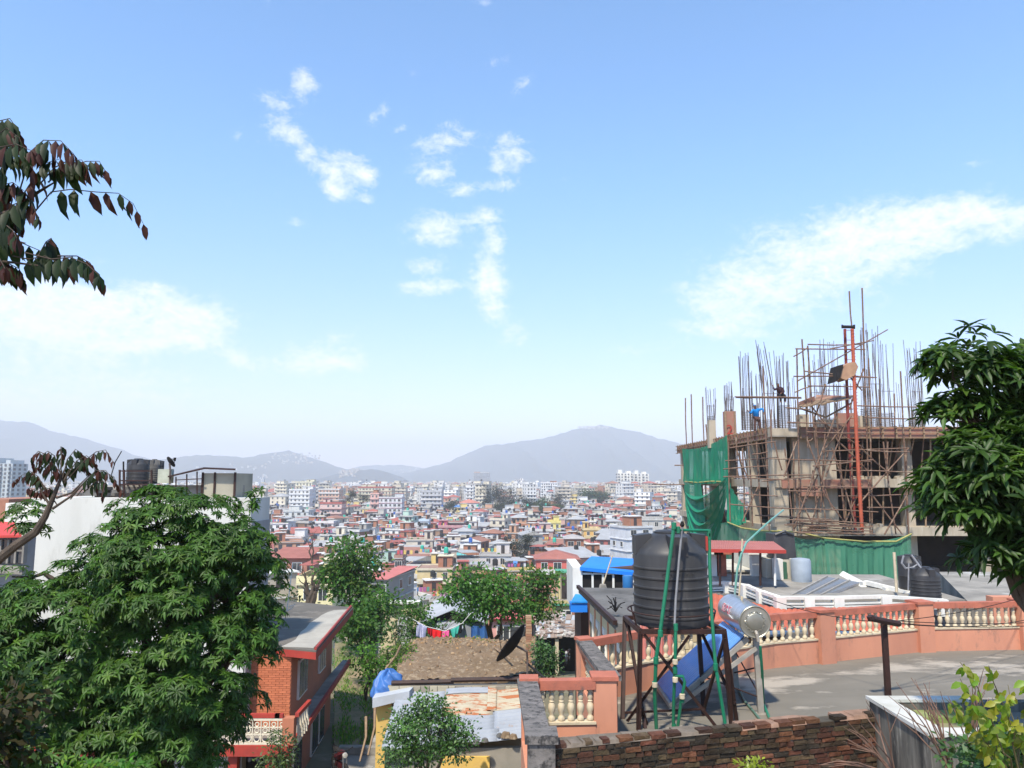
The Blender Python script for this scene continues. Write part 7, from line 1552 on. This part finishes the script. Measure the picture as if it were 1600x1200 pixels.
big_tree('broadleaf_tree', 'dark broad leaved tree with long leaves crowding over the terrace corner',
    [E(1500,575,d,48,40,.4), E(1550,610,d,62,40,.5), E(1485,635,d,34,26,.3), E(1605,595,d,48,50,.5), E(1590,665,d,60,30,.5), E(1535,755,d,84,75,.7), E(1600,730,d,80,90,.9), E(1595,850,d,82,62,.8), E(1497,720,d,42,35,.4), E(1640,820,d,80,90,.8), E(1490,790,d,32,45,.4), E(1620,680,d,60,60,.6)],
    240, 9, 8, .19, .205, .24, (4.05, 7.5, -10.4), (5.2, 7.9, -1.35), LM['right'], 7, .085, limbs=60, flat=.7, droopang=(-.35, 1.05))
# trunk of that tree passes the terrace edge: lower stem
# ---- mid distance trees
def leafy(name, label, ells, n, ln, base, tips, mt, seed, tr=.12, group=None, hollow=.5, cat='tree', clump=None, tintc=None, trunkpath=None):
    rng = np.random.default_rng(seed); t = thing(name, label, cat, base, group)
    vols = np.array([e[1] * e[2] * e[3] for e in ells]) ** .6; pr = vols / vols.sum(); pos = []; dr = []; cl = clump or ln * 3.2; ncl = max(8, n // 26)
    C = []; tone = []
    for _ in range(ncl):
        e = ells[rng.choice(len(ells), p=pr)]; q = rng.normal(size=3); q /= np.linalg.norm(q); C.append(np.array(e[0]) + q * np.array(e[1:4]) * rng.uniform(hollow, 1.0)); tone.append(rng.uniform(.6, 1.4))
    col = []
    for i, c in enumerate(C):
        k = 26; w = rng.normal(size=(k, 3)); w /= np.linalg.norm(w, axis=1, keepdims=True); p = c + w * cl * np.array([1.2, 1.0, .6]) * rng.uniform(.2, 1, (k, 1)); pos.append(p)
        dr.append(w + np.array([0, 0, -.15]) + rng.normal(size=(k, 3)) * .4); cc = np.ones((k, 3)) * rng.uniform(.75, 1.25, (k, 1)) * tone[i]
        if tintc is not None: cc = cc * np.array(tintc[rng.integers(len(tintc))])
        col.append(cc)
    pos = np.vstack(pos); dr = np.vstack(dr); col = np.vstack(col); N_ = len(pos)
    leaves_mesh('crown', pos, dr, np.tile([0, -.4, 1], (N_, 1)) + rng.normal(size=(N_, 3)) * .5, ln * rng.uniform(.7, 1.3, N_), ln * rng.uniform(.4, .7, N_), col, mt, t, simple=True)
    m = MB()
    for tip in tips: m.tube(branch_path(rng, base, tip, 5, .03), [tr, tr * .9, tr * .75, tr * .6, tr * .45, tr * .25], 7)
    for i in rng.permutation(len(C))[:24]:
        c = Vector(C[i]); tp = min([Vector(q) for q in tips], key=lambda q: (q - c).length); m.tube(branch_path(rng, tp, c, 3, .06), [tr * .28, tr * .22, tr * .15, tr * .06], 5)
    m.build('trunk', MT['bark'], t, smooth=True); return t
d = 46
leafy('tall_tree', 'tall narrow green tree rising behind the flat roof of the orange house', [E(548,880,d,40,42), E(556,935,d,32,40), E(530,900,d,24,30), E(565,975,d,30,26)], 5200, .26, atz(556,1030,-12.2), [at(550,900,d), at(560,960,d)], LM['mid'], 3, .22, tintc=[(.85,.85,.85),(1.1,.75,.8),(.7,.75,.8)])
leafy('yard_tree', 'dark leafy tree against the side of the orange house', [E(585,965,40,30,34), E(560,985,38,30,26), E(602,950,42,18,28), E(545,975,39,18,22)], 2600, .22, atz(580,1062,-10.4), [at(585,1010,39.5), at(565,1020,38.5)], LM['mid'], 4, .10, tintc=[(.6,.65,.7),(.8,.8,.8),(1,.8,.6)])
leafy('yard_sapling', 'small bright sapling in the dry grass beyond the red eaves', [E(578,1030,33,30,22), E(585,1048,33,18,22)], 700, .16, atz(572,1095,-10.2), [at(576,1040,33), at(588,1035,33)], LM['mid'], 5, .05, tintc=[(1.2,1.2,.8)])
leafy('shrub', 'brownish shrub between the sapling and the rubble heap', [E(622,1005,35,20,45), E(612,1035,34,18,25)], 900, .17, atz(615,1072,-10.3), [at(620,1015,35)], LM['bush'], 6, .05, tintc=[(1.6,1,.8),(.9,.8,.7)], cat='shrub')
leafy('shrub', 'slender leafy shrub beside the checked sheet on the line', [E(640,985,39,16,50), E(650,955,40,18,20)], 1100, .17, atz(640,1040,-10.6), [at(640,960,39), at(646,990,39)], LM['mid'], 16, .05, tintc=[(1.1,1,.9),(.8,.8,.7)], cat='shrub')
leafy('bush', 'rounded green bushes beneath the hanging washing', [E(665,985,41,24,24), E(690,1005,40,36,14), E(730,960,41,18,14)], 1700, .18, atz(690,1030,-11), [at(680,1000,40)], LM['mid'], 7, .05, tintc=[(.7,.8,.7),(1,1,1)], cat='bush')
d = 38.5
leafy('spreading_tree', 'bright green spreading tree with slim dark trunks between the tin gable and dish', [E(745,915,d,44,26), E(720,925,d,26,16), E(775,925,d,36,28), E(800,950,d,24,26), E(760,950,d,32,18), E(735,935,d,38,15)], 4300, .20, atz(768,1030,-9.4), [at(748,935,d), at(766,945,d), at(795,950,d)], LM['mid'], 8, .12, hollow=.7)
leafy('spreading_tree', 'second bright green tree with two stems beside the brick post', [E(832,912,d+3,30,26), E(818,940,d+3,28,24), E(850,905,d+3,20,18), E(845,950,d+3,30,18)], 2500, .20, atz(820,1030,-10), [at(826,930,d+3), at(838,935,d+3)], LM['mid'], 9, .10, hollow=.6, tintc=[(1,1,1),(1.2,.8,.7),(.7,.7,.7)])
leafy('citrus_tree', 'small citrus tree with glossy leaves in front of the patched tin roof', [E(672,1140,18.2,62,46), E(640,1160,18.2,36,50), E(700,1150,18.2,42,36), E(668,1105,18.2,24,22), E(695,1110,18.2,16,16)], 5200, .085, atz(672,1330,-10.3), [at(668,1150,18.2), at(650,1150,18.2), at(690,1150,18.2)], LM['bush'], 10, .07, hollow=.45, tintc=[(1.1,1.15,.9),(1.5,1.5,1),(.7,.75,.6)])
leafy('bush', 'dark round bush with small grey green leaves below the broken tile shed', [E(852,1035,25.5,20,26), E(846,1012,25.6,10,14)], 1900, .085, atz(852,1090,-8.6), [at(850,1040,25.5)], LM['bush'], 11, .03, hollow=.4, cat='bush', tintc=[(.7,.75,.8),(1.2,1.3,1)])
leafy('potted_shrub', 'brown green shrub growing before the porch of the orange house', [E(437,1170,22.5,20,28), E(430,1195,22.5,25,20)], 1200, .09, at(437,1240,22.5), [at(436,1180,22.5)], LM['bush'], 12, .03, cat='shrub', tintc=[(1.3,.9,.7),(.7,.6,.5)])
leafy('weeds', 'straggling yellow green weeds along the far edge of the soil plot', [E(700,1006,30.5,44,7), E(755,1006,30.3,30,8), E(650,1012,30.4,22,8)], 900, .10, atz(705,1010,-6.1), [at(705,1005,30.4)], LM['mid'], 77, .01, cat='weeds', tintc=[(1.7,1.3,.8),(1,1,.8),(1.9,1.1,.9)])
leafy('weeds', 'dry weeds tumbling over the left bank of the soil plot', [E(622,1040,27,10,22), E(632,1018,28.5,12,14)], 700, .10, atz(620,1062,-7.5), [at(623,1040,27)], LM['mid'], 78, .01, cat='weeds', tintc=[(1.6,1.1,.8),(.9,.9,.7)])
# bare tree
def bare(name, label, base, tips, seed, r0, nb=26, spread=1.0, cat='tree'):
    rng = np.random.default_rng(seed); t = thing(name, label, cat, base); m = MB()
    for tip in tips:
        pts = branch_path(rng, base, tip, 6, .03); m.tube(pts, [r0 * (1 - .8 * i / 6) for i in range(7)], 6)
        for _ in range(nb // len(tips)):
            k = rng.integers(2, 7); p = Vector(pts[k]); L_ = (Vector(tip) - Vector(base)).length * .28 * rng.uniform(.5, 1.2); q = p + Vector((rng.normal() * .7, rng.normal() * .5, abs(rng.normal()) + .2)).normalized() * L_ * spread
            bp = branch_path(rng, p, q, 3, .05); m.tube(bp, [r0 * .22, r0 * .16, r0 * .1, r0 * .05], 5)
            for _ in range(2): q2 = q + Vector((rng.normal(), rng.normal(), abs(rng.normal()))) * L_ * .25; m.tube([bp[2], q2], [r0 * .08, r0 * .04], 4)
    m.build('trunk', MT['bark'], t, smooth=True); return t
bare('bare_tree', 'bare forked tree with grey trunk behind the orange house roof', at(483,960,60), [at(478,905,60), at(500,905,60), at(489,900,60)], 31, .32, 30)
bare('bare_tree', 'thin leafless pole like tree above the small red brick house', at(488,890,100), [at(481,845,100), at(487,840,100)], 32, .16, 14)
t_ = None
# twigs bottom right
d = 6.2
for k, (b_, tips, lb) in enumerate((((1490,1215),[(1428,1050),(1450,1055),(1400,1080),(1468,1045)],'dry bare twigs fanning over the open water box'),((1520,1190),[(1512,1040),(1480,1095),(1540,1060)],'thin upright twigs beside the yellow green shrub'),((1400,1215),[(1320,1120),(1345,1140),(1300,1160),(1370,1090)],'pale dry twigs fanning before the brick wall end'))):
    rng = np.random.default_rng(50 + k); base = at(*b_, d); t = thing('dry_twigs', lb, 'twigs', base, 'dry twigs by the water box'); m = MB()
    for tp in tips:
        for _ in range(3):
            q = at(tp[0] + rng.uniform(-28, 28), tp[1] + rng.uniform(-10, 40), d + rng.uniform(-.3, .3)); pts = branch_path(rng, base, q, 4, .02); m.tube(pts, [.007, .006, .005, .0035, .002], 5)
            s = Vector(pts[2]); m.tube([s, s + (q - s) * .6 + Vector((rng.uniform(-.12, .12), 0, rng.uniform(-.02, .1)))], [.004, .0015], 4)
    m.build('twigs', mat('dry_twig', (.22, .13, .09), (.14, .08, .06), 8, .8), t)
# sprays of pinnate leaves
def spray(pos, dr, up, le, wi, co, m, stem, ln, rng, red=.5, n=None, end_cluster=True, r=.004):
    """stem: list of points (arched rachis); drooping leaflets in pairs"""
    pts = [Vector(p) for p in stem]; m.tube(pts, [r * (1 - .7 * i / (len(pts) - 1)) for i in range(len(pts))], 5)
    n = n or 9
    for i in range(n):
        s = .25 + .75 * (i / (n - 1)); f = s * (len(pts) - 1); k = min(int(f), len(pts) - 2); p = pts[k].lerp(pts[k + 1], f - k); tdir = (pts[k + 1] - pts[k]).normalized()
        for sd_ in (-1, 1):
            side = tdir.cross(Vector((0, 0, 1))).normalized() * sd_; dvec = side * rng.uniform(.1, .55) + tdir * rng.uniform(.05, .5) + Vector((0, 0, -1))
            L_ = ln * (1.1 - .55 * s) * rng.uniform(.8, 1.15)
            pos.append(tuple(p)); dr.append(tuple(dvec)); up.append(tuple((side * .6 + Vector((0, -.6, .3))))); le.append(L_); wi.append(L_ * .36)
            rr = rng.uniform(0, 1) < red * (s ** 1.5) * 1.3; c = rng.uniform(.6, 1.2); co.append((c * 2.6, c * .75, c * 1.1) if rr else (c * .75, c * 1.25, c * .7))
def spray_tree(name, label, d, stems, limbs, ln, seed, red, mt, base, rr=.004, cat='tree', pn='leaf_sprays'):
    rng = np.random.default_rng(seed); t = thing(name, label, cat, base); m = MB(); L6 = [[], [], [], [], [], []]
    for lb in limbs: m.tube([at(u, v, d) for u, v in lb[0]], lb[1], 8)
    for st in stems:
        pts = [at(u, v, d + dz) for (u, v), dz in zip(st, np.linspace(0, rng.uniform(-.25, .25), len(st)))]; spray(*L6, m, pts, ln, rng, red, n=8, r=rr)
    m.build('branches', MT['bark'], t, smooth=True); leaves_mesh(pn, *L6, mt, t, droop=1.0); return t
spray_tree('overhanging_branch', 'bronze leaved branch darkened as if shaded hanging in from the upper edge against the sky', 3.0,
  [[(20,330),(45,290),(70,255),(95,248)],[(55,330),(80,300),(110,296),(150,300),(185,302),(208,318),(224,350)],[(30,300),(50,235),(68,219),(95,220),(115,240)],[(60,290),(85,262),(108,250),(128,250),(135,262)],[(75,285),(105,262),(135,252),(155,252),(170,275)],[(-30,220),(-5,190),(15,185),(30,205),(40,235)],[(-40,260),(-10,215),(10,200),(30,215),(45,250)],[(-30,330),(0,290),(20,285),(40,300)],[(0,350),(20,320),(45,310),(60,340)],[(-20,300),(10,250),(35,240),(52,265)],
   [(-30,370),(0,372),(35,380),(70,395),(100,400)],[(40,395),(80,405),(110,402),(135,412),(155,430)],[(-20,400),(10,410),(30,420),(38,440)],[(20,400),(45,405),(70,400),(90,410),(110,420)],[(60,400),(72,378),(80,372),(84,382)],[(-20,345),(10,352),(20,360),(26,372)],[(-30,250),(0,230),(25,225),(60,240)],[(-20,380),(0,405),(8,420)],[(-20,350),(15,330),(30,345)],[(90,400),(120,400),(140,410),(160,440)],[(-40,320),(-10,300),(20,320)]],
  [(((-160,390),(-40,350),(20,330),(60,300),(85,285)),[.022,.016,.011,.006,.003]),(((-160,420),(-60,405),(20,410),(60,415)),[.012,.008,.005,.003]),(((-160,360),(-60,360),(10,372),(40,380)),[.008,.006,.004,.002])], .115, 61, .55, LM['spray'], at(-160,390,3.0), .0032)
spray_tree('leaning_sapling', 'reddish leaved sapling leaning in front of the white building and mango tree', 5.0,
  [[(95,745),(75,712),(60,705),(50,715),(52,728)],[(96,745),(85,712),(75,705),(62,712),(60,730)],[(95,748),(96,715),(95,698),(100,700),(98,718)],[(97,750),(105,718),(118,702),(128,708),(130,720)],[(100,755),(130,722),(150,706),(165,703),(176,720)],[(100,752),(120,720),(135,712),(150,722),(150,735)],[(90,790),(70,760),(55,745),(35,742),(22,752)],[(70,765),(60,745),(45,735),(42,745)],[(110,780),(135,750),(150,735),(165,735),(190,765)],[(120,775),(145,745),(160,735),(178,745),(186,765)],[(95,760),(80,735),(65,725),(50,738)],[(100,750),(110,730),(128,725),(140,738)],[(85,770),(80,762),(60,768),(45,762)],[(130,770),(150,752),(165,752),(160,775)],[(95,750),(88,730),(80,720),(70,735)],[(92,755),(102,730),(112,735)]],
  [(((-90,930),(-10,880),(25,852),(55,832),(70,808),(80,785),(88,765),(94,750),(96,735)),[.045,.034,.030,.026,.022,.016,.013,.010,.006]),(((78,790),(66,770),(58,752)),[.009,.006,.003]),(((82,795),(110,776),(150,735)),[.009,.007,.003]),(((88,778),(112,770),(140,742)),[.008,.006,.003])], .085, 62, .75, LM['spray'], at(-90,930,5.0), .004)
# yellow green shrub bottom right
rng = np.random.default_rng(71); d = 5.4; t = thing('lime_shrub', 'yellow green leafy shrub beside the tree trunk over the water box', 'shrub', at(1570,1290,d)); m = MB(); L6 = [[], [], [], [], [], []]
for (b_, tp) in (((1590,1250),(1500,1035)),((1600,1240),(1545,1040)),((1600,1240),(1575,1070)),((1590,1230),(1520,1100)),((1580,1220),(1475,1090)),((1570,1220),(1530,1140)),((1600,1200),(1590,1120)),((1600,1250),(1560,1165)),((1570,1240),(1545,1180)),((1620,1200),(1610,1060)),((1560,1200),(1500,1060)),((1610,1240),(1590,1190)),((1600,1220),(1550,1090))):
    st = branch_path(rng, at(*b_, d), at(*tp, d + rng.uniform(-.3, .3)), 7, .03); m.tube(st, [.007, .006, .0055, .005, .004, .0035, .003, .002], 5)
    for k in range(22):
        f = rng.uniform(.35, 1) * 7; i = min(int(f), 6); p = Vector(st[i]).lerp(Vector(st[i + 1]), f - i); L_ = rng.uniform(.05, .095)
        L6[0].append(tuple(p + Vector((rng.uniform(-.03, .03), rng.uniform(-.05, .05), 0)))); L6[1].append((rng.normal() * .6, rng.normal() * .4, -.55 + rng.normal() * .3)); L6[2].append((rng.normal() * .4, -1, .5)); L6[3].append(L_); L6[4].append(L_ * .52); c = rng.uniform(.5, 1.3); L6[5].append((c * rng.uniform(.6, 1.3), c, c))
m.build('stems', mat('green_brown_stem', (.12, .10, .04), None, 5, .7), t, smooth=True); leaves_mesh('leaves', *L6, LM['lime'], t)
# dark lower growth right and bottom left, near the lens
def clumpbush(name, label, ells, n, ln, mt, seed, tint=None, cat='bush', base=None):
    return leafy(name, label, ells, n, ln, base, [Vector(ells[0][0])], mt, seed, .015, hollow=.2, cat=cat, tintc=tint)
clumpbush('undergrowth', 'dark green undergrowth at the foot of the yellow green shrub', [E(1585,1175,5.8,45,30,.4), E(1540,1190,5.8,30,20,.3)], 1500, .06, LM['bush'], 72, base=at(1580,1260,5.8))
clumpbush('foreground_bush', 'out of focus brownish green bush hugging the lower corner before the mango tree', [E(0,1110,3.6,16,70,.2), E(-8,1180,3.6,34,40,.2)], 900, .05, LM['spray'], 73, [(1.6,1.2,.8),(.6,1.2,.6)], base=at(0,1290,3.6))
clumpbush('foreground_bush', 'bush tips peeping over the bottom edge below the mango tree', [E(115,1216,3.4,14,8,.08), E(180,1214,3.4,18,8,.08)], 500, .03, LM['mid'], 74, [(.8,1,.6),(1.4,1,.5)], base=at(150,1300,3.4))
clumpbush('sprout', 'small bright green sprout in front of the old brick wall', [E(1180,1203,7.4,8,5,.06)], 40, .05, LM['lime'], 75, base=at(1180,1230,7.4))
leafy('shrub', 'tiny plant growing behind the citrus tree by the yellow wall', [E(612,1190,20,22,16)], 300, .07, at(612,1230,20), [at(612,1190,20)], LM['bush'], 76, .015, cat='shrub')
# ---- distant trees
def dt(u, v, d, ru, rv, label, tint, n=1100, seed=0, name='tree', ln=None, zb=-33.5):
    ru *= 1.25; rv *= 1.25; n = int(n * 2.4); v += rv * .12; tint = tuple(x * .8 for x in tint)
    e = E(u, v, d, ru, rv); c = e[0]; rng = np.random.default_rng(seed)
    sub = [((c[0] + rng.uniform(-.45, .45) * e[1], c[1] + rng.uniform(-.4, .4) * e[2], c[2] + rng.uniform(-.5, .55) * e[3]), e[1] * rng.uniform(.4, .65), e[2] * .5, e[3] * rng.uniform(.35, .6)) for _ in range(7)]
    return leafy(name, label, sub, n, ln or max(.35, e[1] * .09), (c[0], c[1], zb), [c], LM['far'], seed, e[1] * .06, group='trees among the city houses', hollow=.3, tintc=[tint, tuple(x * .75 for x in tint)])
dt(758,778,560,11,24,'tall dark conifer leftmost of the skyline clump','' or (.55,.6,.6),1600,101,'conifer'); dt(780,776,570,14,25,'broad dark conifer with a bare top in the skyline clump',(.6,.58,.5),1800,102,'conifer'); dt(803,778,560,12,25,'tallest pointed conifer below the slim white tower',(.5,.58,.58),1800,103,'conifer'); dt(826,785,555,13,17,'shorter dark tree right of the pointed conifer',(.6,.65,.55),1300,104)
dt(795,795,540,26,12,'low dark canopy at the foot of the conifers',(.55,.6,.5),1600,105); dt(845,788,545,16,14,'dark rounded tree beneath the curved balcony block',(.65,.75,.55),1200,106); dt(860,792,530,20,10,'bright green rounded tree right of the conifers',(1.2,1.5,.7),1200,107); dt(872,783,580,14,14,'brown grey tree at the right end of the skyline clump',(.8,.65,.5),1000,108)
dt(930,777,690,22,13,'domed green tree standing in front of the white high rise',(.9,1.25,.7),1700,109); dt(548,773,520,10,10,'dark grey green round tree beside the cream hotel',(.6,.65,.65),900,110); dt(568,778,510,9,7,'small grey tree below the cream hotel',(.7,.75,.65),700,111)
dt(800,858,250,14,22,'bare looking grey brown tree left of the coral red house',(.75,.7,.6),1100,112); dt(820,850,255,16,18,'hazy brown tree between the magenta building and coral house',(.8,.65,.55),1100,113); dt(815,870,240,14,16,'grey leafless looking tree just above the green yard tree',(.7,.65,.6),1000,114)
dt(708,789,520,12,8,'grey green tree near the red roofed hall',(.7,.75,.6),700,115); dt(1045,795,600,14,10,'pale green tree near the draped net edge',(.8,1,.7),800,116); dt(440,782,600,12,8,'dark tree between the white blocks and mango tree tip',(.7,.75,.7),700,117)
for k, (x, y, z) in enumerate(TREEC[:40]):
    e = ((x, y, z + 6), 3.2, 3.2, 3.0); rng = np.random.default_rng(200 + k); u, v = proj((x, y, z + 8)); q = placew(u, v)[0]
    o = leafy('tree', '', [e, ((x + 1.5, y, z + 4.5), 2.4, 2.4, 2.2)], 420, .55, (x, y, z - 1), [Vector((x, y, z + 6))], LM['far'], 200 + k, .22, group='trees among the city houses', tintc=[(.7, .9, .6) if k % 2 else (.6, .6, .5)])
    du, dv = u - q[0], v - q[1]; side_ = 'right of' if du > abs(dv) * 1.2 else 'left of' if -du > abs(dv) * 1.2 else 'above' if dv < 0 else 'below'
    key = ('tree', side_, q[2]); cnt[key].append(1); nth = len(cnt[key])
    o['label'] = ['', 'second ', 'third ', 'fourth ', 'fifth ', 'sixth '][min(nth - 1, 5)] + ('dusty green' if k % 2 else 'dull brownish') + ' small tree among houses ' + side_ + ' ' + q[2]
# ================================================================ haze
m = MB(); m.box(-9600, 9600, -80, 9600, -34.6, 440)
hz = bpy.data.materials.new('valley_haze'); hz.use_nodes = True; hn = hz.node_tree; hn.nodes.clear()
pv = hn.nodes.new('ShaderNodeVolumePrincipled'); pv.inputs['Density'].default_value = 0.00028; pv.inputs['Color'].default_value = (.81, .83, .86, 1); pv.inputs['Anisotropy'].default_value = 0
ho = hn.nodes.new('ShaderNodeOutputMaterial'); hn.links.new(pv.outputs[0], ho.inputs['Volume'])
tag(m.build('haze', hz, None), 'thin pale valley haze filling the air', 'haze', kind='stuff')
